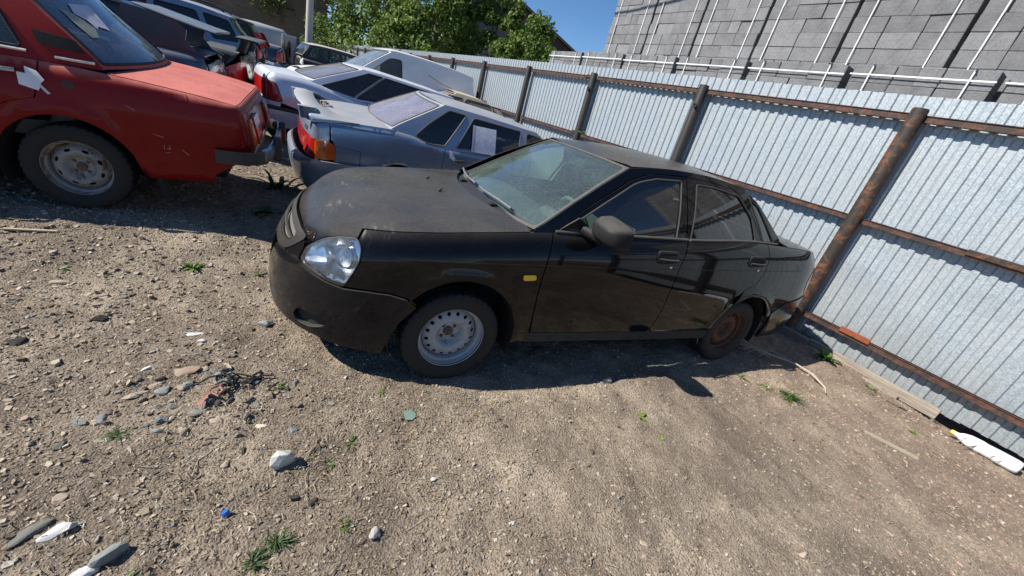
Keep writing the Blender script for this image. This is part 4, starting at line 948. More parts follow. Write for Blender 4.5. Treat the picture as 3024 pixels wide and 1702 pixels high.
def gray_body2():
    return Body(
        plan=[(-3.26, 0), (-3.24, .4), (-3.15, .66), (-2.9, .77), (-2.4, .80), (-1.2, .81), (0, .81), (.5, .80), (.8, .785), (.93, .75), (1.0, .66), (1.05, .4), (1.06, 0)],
        nose=[(.1, .06), (.4, .0), (.6, .02), (.8, .10), (.95, .3)],
        tail=[(.15, .18), (.3, .04), (.45, .0), (.56, .0), (.60, .04), (.66, .075), (.8, .085), (.95, .12), (1.05, .16)],
        side=[(.15, .07), (.3, .03), (.5, .0), (.66, .0), (.8, .012), (.9, .025), (1.0, .04), (1.1, .05)],
        top=[(-3.3, .70), (-2.9, .78), (-2.4, .84), (-1.7, .875), (-.8, .91), (-.40, .94), (-.05, 1.01), (.2, 1.03), (.6, 1.03), (.9, 1.01), (1.06, .97)],
        crown=[(-3.3, .03), (1.1, .03)], roll=(.035, .07, 2.5), arches=((0, .29, .36, .012), (-2.46, .29, .36, .012)),
        belt=[(-2.7, .70), (-2.3, .73), (-1.5, .745), (-.5, .745), (0., .735), (.4, .70), (.8, .62)], tumble=(.34, .25),
        wsx=[(.84, -2.66), (1.21, -1.98), (1.3, -1.85)], wsbow=.09,
        rwx=[(.95, .30), (1.03, .18), (1.2, -.16), (1.34, -.46), (1.45, -.7)], rwbow=.10,
        rail=[(-2.1, 1.20), (-1.5, 1.262), (-.93, 1.318), (-.5, 1.350), (-.3, 1.355)], rcrown=hermite([-1.9, -1.5, -.8, -.45], [.01, .04, .04, .012]))

def std_lamp(b, z0, z1, w=.30, wrap=.10):
    S_ = b.S
    return [(S_-.62-wrap-w*0, z0), (S_-.62-wrap, z1), (S_-.62+w, z1), (S_-.62+w, z0)]
def make_gray():
    b = gray_body2(); S_ = b.S; sx = lambda x: float(b.sx(x)); D = math.radians
    P = paint('silver blue paint', (.30, .37, .48), dust_top=.55, dust_side=.06, metal=.55, rough=.22, coat=.5, dcol=(.36, .32, .27), spots=.05)
    gl = glass('thickly dusted glass', (.25, .25, .32), dust=.62, dcol=(.30, .29, .36)); gt = glass('dark side glass', (.06, .07, .07), dust=.10, dcol=(.2, .18, .16))  # gl: rear glass under a thick lilac grey dust film
    rim = rusty('grey steel rim', (.25, .25, .25), (.2, .1, .06), (.1, .05, .03), .6)
    q = [(-.175, .975), (-.345, 1.125), (-.60, 1.298), (-.83, 1.275), (-.545, .905, .02), (-.34, .905, .06)]
    w1 = [(-.69, .90), (-.93, 1.262), (-1.62, 1.205), (-1.60, .885)]; w2 = [(-1.70, .88), (-1.715, 1.195), (-1.93, 1.165), (-2.34, .90)]
    orange = plain('orange lens', (.72, .12, .012), .18, coat=.8, var=.25, scale=40)
    spec = dict(paint=P, glass=gt, rear_glass=gl, arch=.35, zbot=.26, res=.06, zws=.875,
        gaps=[[(-2.36, .96), (-2.36, .75), (-2.10, .60), (-2.06, .30)], [(-1.66, .99), (-1.66, .6), (-1.62, .30)], [(-.555, .96), (-.548, .83), (-.53, .66), (-.50, .5), (-.44, .40)]],
        front_end=[(.75, .9), (.75, .28)], rear_end=[(sx(.745), .96), (sx(.735), .82), (sx(.70), .765), (sx(.705), .60), (sx(.715), .58), (sx(.60), .555), (sx(.42), .50)],
        lidcut=lambda x: .055*min(1, max(0, (x - .03)/.06)) if x > .03 else 0.,
        windows=[(w2, gt), (w1, gt), (q, gt)], wr=.035, roofx=(-1.94, -.54), zfoot=.87, zrw=1.0, bonnet_back=-2.52, boot_front=.08, screen_margin=.035, screen_seal=M['dusty_seal'], seal=M['dusty_seal'],
        wheels=dict(R=.285, rr=.18, w=.165, y=.70, mats=(rim, M['rubber'], rim), style='lada', flat=.012),
        tail=[('boot_panel', [(-.968, .775), (-.968, 1.2), (-.8, 1.2), (-.62, 1.2), (-.3, 1.2), (0, 1.2), (.3, 1.2), (.62, 1.2), (.8, 1.2), (.968, 1.2), (.968, .775), (.80, .80), (.5, .81), (-.5, .81), (-.80, .80)], P, .0, .02),
              ('lamp_strip', [(-.50, .64), (-.50, .79), (.50, .79), (.50, .64)], MAT_red_lens(), -.004, .01),
              ('bumper', [(-1.80, .50), (-1.45, .57), (-1.0, .585), (-.7, .60), (0, .60), (.7, .60), (1.0, .585), (1.45, .57), (1.80, .50), (1.55, .40), (1.38, .20), (.8, .17), (-.8, .17), (-1.38, .20), (-1.55, .40)], P, -.055, .02)],
        nose=[('front_panel', [(-.70, .55), (-.70, .78), (.70, .78), (.70, .55)], P, .0, .02), ('bumper', [(-.95, .25), (-.95, .54), (.95, .54), (.95, .25)], P, -.04, .03)],
        lamps=[('tail_lamp', [(sx(.695), .765, .02), (sx(.70), .605), (sx(.80), .595), (sx(.80)+.10, .60), (sx(.80)+.10, .79), (sx(.76), .79, .03)], orange, -.010, .01),
               ('tail_lamp_red', [(sx(.80)+.105, .60), (S_-.51, .63), (S_-.51, .80), (sx(.80)+.105, .80)], MAT_red_lens(), -.010, .01)],
        side_parts=[('fuel_flap', [(sx(.69), .752), (sx(.44), .727), (sx(.45), .545), (sx(.69), .56)], P, -.004, .012, 1)],
        seats=[(-1.75, -.35), (-1.75, .35)], seatz=.2, hull=.7, handles=[(-.75, .76, .07, M['plastic'])])
    car, b, lowr = generic_car('grey_blue_sedan', 'dusty silver blue sedan with boot spoiler and orange tail lamp behind the black car', 'car', b, (.13, 3.17, .02, D(185), D(2.8), D(-2.8)), spec)
    # arched spoiler on the boot
    V = []; F = []
    n = 24; k = 8
    for i in range(n+1):
        y = -.74 + 1.48*i/n; e = abs(y)/.74; lift = .115*(1 - max(0, (e-.62)/.38)**2.0)*(1 if e < .62 else 1)
        xr = 1.02 - .10*e**4 - .02*e; xf = xr - (.19 if e < .7 else .19 + (e-.7)/.3*.26)
        zc = lambda x: float(b.T(x, y)); zl = zc(xr) + max(lift, 0); zf = zc(xf) + max(lift-.035, 0.) * (1 if e < .75 else max(0, 1-(e-.75)/.25))
        th = .022
        pr = [(xr+.015, zl+.002), (xr, zl+.016), ((xr+xf)/2, (zl+zf)/2+.018), (xf, zf+.008), (xf-.008, zf), (xf, zf-th*.6), ((xr+xf)/2, (zl+zf)/2-th*.9), (xr, zl-th*.7)]
        if e > .80: pr = [(x, max(z, zc(min(x, 1.0))-.01)) if j < 5 else (x, zc(min(x, 1.0))-.02) for j, (x, z) in enumerate(pr)]
        V += [(x, y, z) for x, z in pr]
    for i in range(n):
        for j in range(k): F.append((i*k+j, i*k+(j+1) % k, (i+1)*k+(j+1) % k, (i+1)*k+j))
    F += [tuple(range(k))[::-1], tuple(range(n*k, n*k+k))]
    o = from_arrays('spoiler', V, F, P, car); bm = bmesh.new(); bm.from_mesh(o.data); bmesh.ops.recalc_face_normals(bm, faces=bm.faces); bm.to_mesh(o.data); bm.free(); smooth(o, 50)
    for sg in (-1, 1):
        loft('spoiler_post', [((.93, sg*.60, float(b.T(.9, .6))-.02), (.09, 0, 0), (0, .05, 0), 3), ((.95, sg*.62, float(b.T(.9, .6))+.10), (.09, 0, 0), (0, .05, 0), 3)], P, car)
    def groove(nm, pts, closed=False):
        q = [(sx(x), z) for x, z in pts]; q = densify_open(q + ([q[0]] if closed else []), .04)
        tube(nm, [b.low(float(p[0]), float(p[1]), -.0005) for p in q], .0032, M['seal'], car, n=4)
    groove('lid_shut_line', [(.738, .80), (.742, .93), (.715, .962), (.55, .966), (.349, .957), (.138, .952), (.085, .965), (.055, .992)])
    groove('flap_shut_line', [(.690, .752), (.442, .728), (.430, .715), (.442, .545), (.69, .56)], True)
    # gold badge letters on the lid, small dark plate
    skin('badge', [(S_-.55, .835), (S_-.55, .875), (S_-.42, .885), (S_-.42, .845)], lambda a, c, d: b.low(a, c, d), plain('dark badge', (.05, .055, .06), .4), car, res=.05, rim=.004, d0=-.004, r=.004)
    skin('paint_chip', [(sx(-.33), .845), (sx(-.33), .875), (sx(-.45), .865), (sx(-.47), .83), (sx(-.40), .835)], lambda a, c, d: b.low(a, c, d), rusty('bare filler', (.22, .2, .18), (.1, .09, .09), (.3, .27, .2), .5), car, res=.03, rim=0, d0=-.0015, r=.004)
    loft('rear_bench', [((-.8, 0, .40), (0, .60, 0), (.28, 0, 0), 4), ((-.8, 0, .5), (0, .62, 0), (.28, 0, 0), 4)], M['fabric'], car)
    loft('rear_backrest', [((-.50, 0, .5), (0, .62, 0), (.10, 0, 0), 4), ((-.32, 0, .98), (0, .60, 0), (.07, 0, 0), 4)], M['fabric'], car)
    tube('tow_hook', [(1.0, 0, .36), (1.14, 0, .34), (1.18, 0, .36), (1.18, 0, .42)], .014, M['plastic'], car); lathe('tow_ball', [(0, -.025), (.018, -.018), (.025, 0), (.018, .018), (0, .025)], M['plastic'], car, 14, loc=(1.18, 0, .44))
    # plastic sleeve with a notice in the door window
    nt_ = thing('window_notice', 'white notice in a wrinkled clear sleeve in the door window of the silver blue sedan', 'paper', car.location, car.rotation_euler)
    G = lambda a, c, d: b.G(a, c, d)
    pm = NT('shiny wrinkled sleeve'); v = pm.coord(); f1 = pm.noise(v, 22, 5, .6, .8); pm.pbr(Base_Color=pm.mix(pm.ramp(f1, (.40, 0.), (.6, 1.)), (.62, .63, .70), (.80, .80, .84)), Roughness=.25, Coat_Weight=.6, Normal=pm.bump(f1, .35, .004))
    skin('paper_sheet', [(-.95, 1.185), (-1.245, 1.175), (-1.235, .875), (-.93, .885)], lambda a, c, d: G(a, c, d), pm.m, nt_, res=.02, rim=0, r=.002, d0=-.012)
    skin('sleeve_margin', [(-.915, 1.19), (-.945, 1.187), (-.925, .885), (-.895, .89)], lambda a, c, d: G(a, c, d), plain('clear edge', (.5, .5, .55), .3), nt_, res=.05, rim=0, r=.001, d0=-.013)
    # torn sticker and wilted leaf by the handle
    hn = thing('handle_scrap', 'torn pale scrap stuck by the rear door handle of the silver blue sedan', 'paper', car.location, car.rotation_euler)
    skin('scrap', [(sx(-.60), .87), (sx(-.63), .86), (sx(-.69), .78), (sx(-.685), .74), (sx(-.61), .79)], lambda a, c, d: b.low(a, c, d - .006 - .004*np.sin(a*50)), M['white'], hn, res=.02, rim=0, r=.004)
    lv = thing('dry_leaves', 'small clump of brown dry leaves lying under the boot spoiler of the silver blue sedan', 'leaves', car.location, car.rotation_euler)
    lm = plain('dry brown leaf', (.16, .07, .035), .8, var=.5, scale=90)
    for i in range(26):
        a = random.uniform(0, 6.3); c = Vector((.72 + random.gauss(0, .04), -.02 + random.gauss(0, .09), 0)); c.z = float(b.T(c.x, c.y)) + random.uniform(.008, .04)
        q_ = Vector((cos(a), sin(a), random.uniform(-.5, .5)))*.022; r_ = Vector((-sin(a), cos(a), random.uniform(-.6, .6)))*.013
        from_arrays('leaf', [c-q_, c+r_, c+q_, c-r_+Vector((0, 0, .008))], [(0, 1, 2), (0, 2, 3)], lm, lv)
    return car
def make_white():
    b = white_body2(); S_ = b.S; sx = lambda x: float(b.sx(x)); D = math.radians
    P = paint('white silver paint', (.62, .67, .77), dust_top=.30, dust_side=.06, metal=.25, rough=.22, coat=.5, dcol=(.50, .47, .44))
    gl = glass('greyed back window', (.2, .2, .24), dust=.55, dcol=(.24, .235, .26)); gt = glass('blotchy dark glass', (.05, .05, .05), dust=.34, dcol=(.17, .145, .145))
    rim = M.get('rimC') or M.setdefault('rimC', rusty('dull steel rim', (.25, .25, .25), (.2, .1, .06), (.1, .05, .03), .6))
    z = lambda x: max(.815, .90 + .12*x)
    w1 = [(.27, .955, .02), (-.46, 1.288), (-.70, 1.286), (-.215, .895)]; w2 = [(-.25, .888), (-.735, 1.285), (-1.60, 1.245), (-1.66, .90), (-.5, .90)]; w3 = [(-1.74, .90), (-1.68, 1.238), (-2.02, 1.215), (-2.50, .92), (-2.48, .895)]
    lens = MAT_red_lens()
    spec = dict(paint=P, glass=gt, rear_glass=gl, arch=.35, zbot=.26, res=.07, zws=.88,
        gaps=[[(-2.5, .90), (-2.5, .8), (-2.23, .60), (-2.22, .30)], [(-1.70, .90), (-1.70, .6), (-1.68, .30)], [(-.42, .90), (-.44, .66), (-.40, .45)]],
        front_end=[(.78, .9), (.78, .28)], rear_end=[(S_-.66, .96), (S_-.72, .86), (S_-.90, .85), (S_-.925, .80), (S_-.995, .625), (S_-.96, .60), (S_-1.1, .57), (S_-1.5, .50)],
        windows=[(w3, gt), (w2, gt), (w1, gt)], wr=.02, roofx=(-2.10, -.40), zfoot=.86, zrw=.99, bonnet_back=-2.72, boot_front=.40, screen_margin=.03,
        wheels=dict(R=.30, rr=.185, w=.18, y=.74, mats=(rim, M['rubber'], rim), style='lada', flat=.012, detail=False),
        tail=[('boot_panel', [(-.655, .865), (-.655, 1.2), (-.3, 1.2), (0, 1.2), (.3, 1.2), (.655, 1.2), (.655, .865), (0, .86)], P, .0, .02),
              ('lamp_strip', [(-.50, .65), (-.50, .855), (.50, .855), (.50, .65)], lens, -.006, .01),
              ('tail_panel', [(-.97, .54), (-.97, .61), (-.5, .64), (.5, .64), (.97, .61), (.97, .54)], P, .004, .01),
              ('bumper_strip', [(-1.85, .50), (-1.1, .54), (1.1, .54), (1.85, .50), (1.85, .465), (1.1, .50), (-1.1, .50), (-1.85, .465)], M['plastic'], -.035, .005),
              ('bumper', [(-1.85, .455), (-1.1, .49), (1.1, .49), (1.85, .455), (1.5, .30), (1.1, .25), (-1.1, .25), (-1.5, .30)], P, -.05, .02)],
        nose=[('bumper', [(-.95, .25), (-.95, .62), (.95, .62), (.95, .25)], P, -.03, .03)],
        lamps=[('tail_lamp', [(S_-.985, .63), (S_-.91, .82), (S_-.88, .845), (S_-.74, .858), (S_-.51, .856), (S_-.51, .645), (S_-.9, .615)], lens, -.010, .015)],
        side_parts=[('lamp_seal', [(S_-1.0, .622), (S_-.925, .825), (S_-.885, .856), (S_-.74, .868), (S_-.62, .868), (S_-.62, .61), (S_-.95, .60)], M['seal'], -.003, .02, 0)],
        hull=.7, seats=[(-1.8, -.35), (-1.8, .35)])
    car, b, lowr = generic_car('white_sedan', 'silver white old sedan with wide red tail lamps parked beyond the silver blue one', 'car', b, (-.55, 5.7, .17, D(192), D(-.5), D(-1)), spec)
    return car
# ------------------------------------------------ the other parked cars, seen small
def small_lamp(b, z0, z1, m, w=(.95, .55)): return ('tail_lamp', [(b.S-w[0], z0), (b.S-w[0]+.03, z1), (b.S-w[1], z1), (b.S-w[1], z0)], m, -.008, .02)
def sedan_spec(b, P, gt, lamp, gl=None, q=None, **kw):
    S_ = b.S
    zb_ = lambda x: float(np.interp(b.sx(x), b.g, b.zs)) + .02
    w1 = [(.05, zb_(0)+.03), (-.40, 1.28), (-.74, 1.29), (-.55, zb_(-.5))]; w2 = [(-.64, zb_(-.5)), (-.83, 1.29), (-1.42, 1.28), (-1.46, zb_(-1.4))]; w3 = [(-1.54, zb_(-1.5)), (-1.48, 1.275), (-1.66, 1.25), (-2.0, zb_(-1.9)+.02)]
    rim = M.get('rimC') or M.setdefault('rimC', rusty('dull steel rim', (.25, .25, .25), (.2, .1, .06), (.1, .05, .03), .6))
    d = dict(paint=P, glass=gt, rear_glass=gl or gt, arch=.35, zbot=.26, res=.09, zws=.95,
        gaps=[[(-2.28, .92), (-2.30, .6), (-2.27, .30)], [(-1.50, .92), (-1.50, .6), (-1.48, .30)], [(-.58, .96), (-.50, .66), (-.40, .45)]],
        front_end=[(.78, .9), (.78, .28)], rear_end=[(S_-.78, .97), (S_-.98, .80), (S_-.98, .60), (S_-1.1, .57), (S_-1.5, .50)],
        windows=[(w3, gt), (w2, gt), (w1, gt)], wr=.03, roofx=(-1.33, -.38), zfoot=.86, zrw=1.0, bonnet_back=-2.1, boot_front=.30, screen_margin=.03,
        wheels=dict(R=.30, rr=.185, w=.18, y=.72, mats=(rim, M['rubber'], rim), flat=.01, detail=False),
        tail=[('boot_panel', [(-.77, .60), (-.60, .95), (0, .96), (.60, .95), (.77, .60)], P, .004, .02), ('bumper', [(-1.5, .50), (-1.0, .585), (1.0, .585), (1.5, .50), (1.35, .25), (-1.35, .25)], P, -.03, .03)],
        nose=[('nose_panel', [(-.77, .5), (-.77, .80), (.77, .80), (.77, .5)], P, .004, .02), ('bumper', [(-.95, .25), (-.95, .58), (.95, .58), (.95, .25)], P, -.03, .03)],
        lamps=[('tail_lamp', [(S_-.97, .61), (S_-.97, .79), (S_-.79, .88), (S_-.45, .88), (S_-.45, .61)], lamp, -.008, .02)], hull=.7)
    d.update(kw); return d
def suv_body(L=4.5, H=1.66, wb=2.62, belt=1.08, W=.88, tail=.95, rake=.30):
    r = tail; n = L - r
    return Body(
        plan=[(-n, 0), (-n+.03, .4), (-n+.14, .68), (-n+.42, W-.06), (-n+.9, W-.015), (-1.2, W), (0, W), (r-.5, W-.01), (r-.18, W-.04), (r-.06, W-.13), (r-.01, .45), (r, 0)],
        nose=[(.15, .06), (.4, .0), (.7, .02), (.85, .08), (1.0, .2), (1.15, .45)],
        tail=[(.2, .06), (.35, .0), (.55, .0), (.62, .05), (.9, .06), (1.1, .10), (1.2, .14)],
        side=[(.2, .06), (.35, .015), (.6, .0), (.8, .0), (1., .03), (1.15, .06)],
        top=[(-n, .86), (-n+.5, 1.0), (-n+1., belt), (-1.2, belt), (0, belt+.03), (r, belt+.05)],
        crown=[(-3.6, .04), (1.3, .03)], roll=(.03, .10, 2.5), arches=((0, .34, .39, .012), (-wb, .34, .39, .012)),
        belt=[(-2.9, W-.12), (-1.5, W-.06), (-.5, W-.06), (.3, W-.09), (r, W-.16)], tumble=(.26, .12),
        wsx=[(1.0, -2.35), (H-.08, -1.45)], wsbow=.09,
        rwx=[(1.0, r+.02), (1.1, r-.02), (H-.1, r-.02-rake), (H, r-.05-rake)], rwbow=.08,
        rail=[(-1.55, H-.09), (-1.2, H-.05), (-.6, H-.035), (.0, H-.05), (r-.3, H-.11)], rcrown=hermite([-1.5, -1.1, 0., r-.35], [.01, .04, .04, .01]))
def suv_spec(b, P, gt, lamp, H, belt, r, **kw):
    S_ = b.S; t = H - .14; zb_ = belt + .06
    rim = M.get('rimC') or M.setdefault('rimC', rusty('dull steel rim', (.25, .25, .25), (.2, .1, .06), (.1, .05, .03), .6))
    w = [([(-1.62, zb_), (-1.50, t-.02), (-1.72, t-.10), (-2.15, zb_)], gt), ([(-.62, zb_), (-.60, t), (-1.40, t), (-1.52, zb_)], gt), ([(.20, zb_+.01), (.05, t), (-.52, t), (-.54, zb_)], gt), ([(r-.26, zb_+.06), (r-.42, t-.03), (.15, t), (.30, zb_+.03)], gt)]
    d = dict(paint=P, glass=gt, rear_glass=gt, arch=.38, zbot=.32, res=.10, zws=belt,
        gaps=[[(-2.35, belt), (-2.40, .6), (-2.3, .36)], [(-1.57, belt), (-1.57, .7), (-1.55, .36)], [(-.55, belt), (-.50, .72), (-.44, .5)]],
        front_end=[(.78, 1.0), (.78, .34)], rear_end=[(S_-.80, belt), (S_-.86, .62), (S_-1.3, .50)],
        windows=w, wr=.04, roofx=(-1.48, r-.34), zfoot=belt-.02, zrw=belt+.10, bonnet_back=-2.3, boot_front=None, screen_margin=.035,
        wheels=dict(R=.34, rr=.21, w=.21, y=.76, mats=(rim, M['rubber'], rim), flat=.01, detail=False),
        tail=[('tailgate', [(-.79, .63), (-.79, belt+.03), (0, belt+.09), (.79, belt+.03), (.79, .63)], P, .004, .02), ('bumper', [(-1.3, .58), (-.9, .62), (.9, .62), (1.3, .58), (1.2, .34), (-1.2, .34)], P, -.03, .03)],
        nose=[('nose_panel', [(-.77, .5), (-.77, .90), (.77, .90), (.77, .5)], P, .004, .02), ('bumper', [(-.95, .3), (-.95, .62), (.95, .62), (.95, .3)], P, -.03, .03)],
        lamps=[('tail_lamp', [(S_-.90, .86), (S_-.86, belt+.02), (S_-.66, belt+.02), (S_-.66, .90)], lamp, -.012, .02)], hull=.8)
    d.update(kw); return d
def make_others():
    D = math.radians; red = MAT_red_lens()
    def pt(nm, c, **k):
        a = dict(dust_top=.5, dust_side=.05, metal=.5, rough=.22, coat=.6, dcol=(.30, .28, .25)); a.update(k); return paint(nm, c, **a)
    dk = glass('very dark glass', (.04, .045, .045), dust=.08, dcol=(.2, .19, .17)); cl = glass('clearish glass', (.55, .62, .62), dust=.10, dcol=(.3, .3, .28))
    # A: slate coupe next to the red saloon
    b = gray_body(); P = pt('slate blue paint', (.085, .115, .155), dust_top=.45, dcol=(.30, .31, .31))
    sp = sedan_spec(b, P, glass('brown tinted glass', (.12, .12, .10), dust=.12, dcol=(.2, .19, .16)), M['clearlamp'], windows=None)
    w1 = [(-.02, 1.03), (-.62, 1.275), (-1.30, 1.285), (-1.32, 1.0)]; w3 = [(-1.40, 1.0), (-1.38, 1.285), (-1.66, 1.25), (-2.05, 1.0)]
    sp['windows'] = [(w3, sp['glass']), (w1, sp['glass'])]; sp['gaps'] = [[(-2.28, .96), (-2.30, .6), (-2.27, .30)], [(-1.36, .99), (-1.40, .6), (-1.36, .30)]]
    sp['rear_end'] = [(b.S-.62, .97), (b.S-.78, .60), (b.S-1.1, .57), (b.S-1.5, .50)]
    sp['tail'][0] = ('boot_panel', [(-.6, .60), (-.6, .93), (0, .96), (.6, .93), (.6, .60)], P, .004, .02); sp['boot_front'] = .35; sp['lamps'] = [('tail_lamp', [(b.S-.82, .64), (b.S-.80, .80), (b.S-.45, .82), (b.S-.45, .64)], M['clearlamp'], -.01, .02)]
    car, _, _ = generic_car('slate_coupe', 'slate blue coupe with a tall boot wing next to the red saloon', 'car', b, (-2.80, 4.42, .17, D(2), D(-1.2), D(1.5)), sp)
    wing = loft('tail_wing', [((.28, 0, 1.385), (0, .60, 0), (0, 0, .014), 6), ((.55, 0, 1.345), (0, .64, 0), (0, 0, .018), 6), ((.85, 0, 1.30), (0, .67, 0), (0, 0, .018), 6), ((1.02, 0, 1.285), (0, .66, 0), (0, 0, .014), 6)], P, car)
    for sg in (-1, 1): prism('wing_side', [(.20, 1.37), (.62, 1.335), (.74, 1.25), (.72, 1.14), (.80, 1.04), (.94, .99), (.30, 1.0), (.12, 1.10)], .03, P, car, 'y', .60*sg - .015)
    # B
    b = gray_body(); P = pt('dark green grey paint', (.035, .042, .045), dcol=(.22, .21, .19))
    sp = sedan_spec(b, P, dk, red); car, _, _ = generic_car('dark_sedan', 'dark saloon with a dusty raised lid between slate coupe and silver estate', 'car', b, (-2.68, 6.35, .24, D(0), D(-1.5), D(1.5)), sp)
    lip = loft('lid_spoiler', [((1.0, -.60, 1.20), (.16, 0, 0), (0, 0, .014), 3), ((1.03, -.3, 1.22), (.17, 0, 0), (0, 0, .016), 3), ((1.03, .3, 1.22), (.17, 0, 0), (0, 0, .016), 3), ((1.0, .60, 1.20), (.16, 0, 0), (0, 0, .014), 3)], P, car)
    for sg in (-1, 1): loft('spoiler_post', [((.90, sg*.45, 1.0), (.08, 0, 0), (0, .02, 0), 3), ((.97, sg*.45, 1.2), (.07, 0, 0), (0, .02, 0), 3)], P, car, n=10)
    # C silver estate with rack
    b = suv_body(4.6, 1.62, 2.7, 1.02, .86, .95, .34); P = pt('silver estate paint', (.26, .31, .38), dcol=(.36, .36, .36))
    sp = suv_spec(b, P, dk, M['clearlamp'], 1.62, 1.02, .95)
    car, _, _ = generic_car('silver_estate', 'silver blue estate with black roof rails beyond the slate coupe', 'car', b, (-2.74, 8.25, .22, D(2), D(-1), D(1)), sp)
    for sg in (-1, 1): tube('roof_rail', [(-1.3, sg*.56, 1.60), (-1.15, sg*.57, 1.66), (-.2, sg*.57, 1.675), (.35, sg*.57, 1.64), (.48, sg*.57, 1.58)], .022, M['plastic'], car, n=8)
    box('roof_box_bar', (-.75, 0, 1.66), (.06, 1.2, .03), M['plastic'], car, bevel=.01)
    # D black crossover with tall red lamps
    b = suv_body(4.6, 1.66, 2.62, 1.08, .88, .95, .30); P = pt('gloss black crossover paint', (.010, .012, .016), metal=.2, dust_top=.3)
    sp = suv_spec(b, P, dk, red, 1.66, 1.08, .95); sp['side_parts'] = []
    sp['pillar_parts'] = [([(.92, 1.10), (.83, 1.13), (.70, 1.40), (.80, 1.40), (.93, 1.16)], red)]
    car, _, _ = generic_car('black_crossover', 'black crossover with tall red pillar lamps between the silver estate and the blue sedan', 'car', b, (-2.72, 10.4, .22, D(0), D(-1), D(1)), sp)
    # E blue sedan
    b = white_body(); P = pt('navy paint', (.035, .05, .085), dcol=(.30, .31, .32))
    sp = sedan_spec(b, P, dk, red); generic_car('navy_sedan', 'navy blue sedan with slim red lamp standing beyond the black crossover', 'car', b, (-2.62, 13.2, .42, D(2), D(-1), D(1)), sp)
    # F pale car nose right
    b = white_body(); P = pt('pale silver paint', (.42, .45, .50), dust_top=.2, dcol=(.5, .5, .5))
    sp = sedan_spec(b, P, dk, M['clearlamp']); generic_car('pale_hatchback', 'pale silver car with its bonnet towards the lane beside the black crossover', 'car', b, (-4.95, 11.75, .22, D(181), D(0), D(0)), sp)
    # van
    b = Body(plan=[(-.93, 0), (-.91, .4), (-.80, .66), (-.5, .83), (0, .89), (1., .90), (2.8, .90), (3.2, .885), (3.38, .84), (3.43, .6), (3.45, 0)],
        nose=[(.2, .05), (.4, .0), (.6, .02), (.8, .1), (1.0, .35)], tail=[(.2, .03), (.5, .0), (1.1, .02), (1.6, .06)], side=[(.2, .06), (.4, .01), (.7, .0), (.95, .02), (1.1, .04), (1.5, .10), (1.8, .2)],
        top=[(-.93, .82), (-.6, .94), (-.2, 1.04), (.2, 1.10), (.8, 1.13), (3.45, 1.15)], crown=[(-.9, .05), (3.5, .04)], roll=(.04, .10, 2.5), arches=((2.73, .32, .37, .012), (0, .32, .37, .012)),
        belt=[(-.4, .74), (.2, .80), (1., .84), (2.8, .85), (3.45, .80)], tumble=(.16, .14), wsx=[(1.05, .12), (1.25, .36), (1.70, 1.02), (1.8, 1.2)], wsbow=.12,
        rwx=[(1.1, 3.49), (1.74, 3.40)], rwbow=.03, rail=[(.9, 1.69), (1.3, 1.755), (2., 1.775), (2.9, 1.75), (3.4, 1.71)], rcrown=hermite([.95, 1.4, 2.5, 3.4], [.01, .055, .055, .03]))
    P = pt('van white paint', (.74, .76, .78), metal=0., dust_top=.18, dust_side=.04, dcol=(.6, .58, .54))
    rim = M['rimC']; S_ = b.S
    sp = dict(paint=P, glass=glass('van windscreen', (.45, .55, .6), dust=.3, dcol=(.42, .5, .56)), rear_glass=dk, arch=.37, zbot=.28, res=.10, zws=1.08,
        gaps=[[(.42, 1.08), (.40, .8), (.42, .33)], [(1.50, 1.12), (1.50, .8), (1.48, .33)]], front_end=[(.85, .95), (.85, .3)], rear_end=[(S_-.86, 1.12), (S_-.86, .34)],
        windows=[([(.62, 1.14), (1.12, 1.585, .12), (1.40, 1.60), (1.42, 1.14)], cl)], wr=.05, roofx=(1.05, 3.36), zfoot=1.02, zrw=1.2, bonnet_back=.15, boot_front=None, screen_margin=.03,
        wheels=dict(R=.32, rr=.2, w=.2, y=.78, mats=(rim, M['rubber'], rim), flat=.01, detail=False),
        tail=[('rear_doors', [(-.85, .5), (-.85, 1.14), (.85, 1.14), (.85, .5)], P, .003, .02), ('bumper', [(-1.1, .3), (-1.1, .49), (1.1, .49), (1.1, .3)], M['plastic'], -.03, .02)],
        nose=[('nose_panel', [(-.84, .6), (-.84, .88), (.84, .88), (.84, .6)], P, .003, .02), ('bumper', [(-1.0, .25), (-1.0, .59), (1.0, .59), (1.0, .25)], M['plastic'], -.03, .03)],
        pillar_parts=[([(1.75, 1.2), (1.80, 1.60), (2.85, 1.58), (3.1, 1.4), (3.1, 1.2)], P)], lamps=[('tail_lamp', [(S_-.98, .8), (S_-.95, 1.12), (S_-.87, 1.12), (S_-.87, .8)], red, -.01, .02)], hull=.8)
    car, _, _ = generic_car('white_van', 'white panel van standing behind the silver white sedan with its nose to the left', 'van', b, (-.47, 8.65, .25, D(11.6), D(.6), D(-1.6)), sp)
    tube('aerial', [(1.15, 0, 1.80), (1.30, 0, 1.83)], .012, M['seal'], car, n=6)
    # dusty brown car between
    b = gray_body(); P = pt('sand coated paint', (.22, .19, .15), dust_top=1., dust_side=.3, metal=0., rough=.5, coat=.1, dcol=(.44, .38, .31))
    sp = sedan_spec(b, P, glass('dust caked glass', (.2, .2, .18), dust=.5, dcol=(.35, .3, .25)), red)
    car, _, _ = generic_car('dusty_sedan', 'sand coloured dust covered sedan between the white sedan and the white van', 'car', b, (1.62, 7.9, .13, D(178), D(.2), D(0)), sp)
    tube('aerial', [(-.62, -.1, 1.42), (-.30, .05, 1.47), (.05, .2, 1.58)], .006, M['seal'], car, n=5)
    # wrecked black SUV facing right
    b = suv_body(4.4, 1.68, 2.56, 1.08, .87, .95, .34); P = pt('dented black paint', (.012, .012, .014), metal=.1, dust_top=.8, dust_side=.06, rough=.15, dcol=(.5, .47, .42))
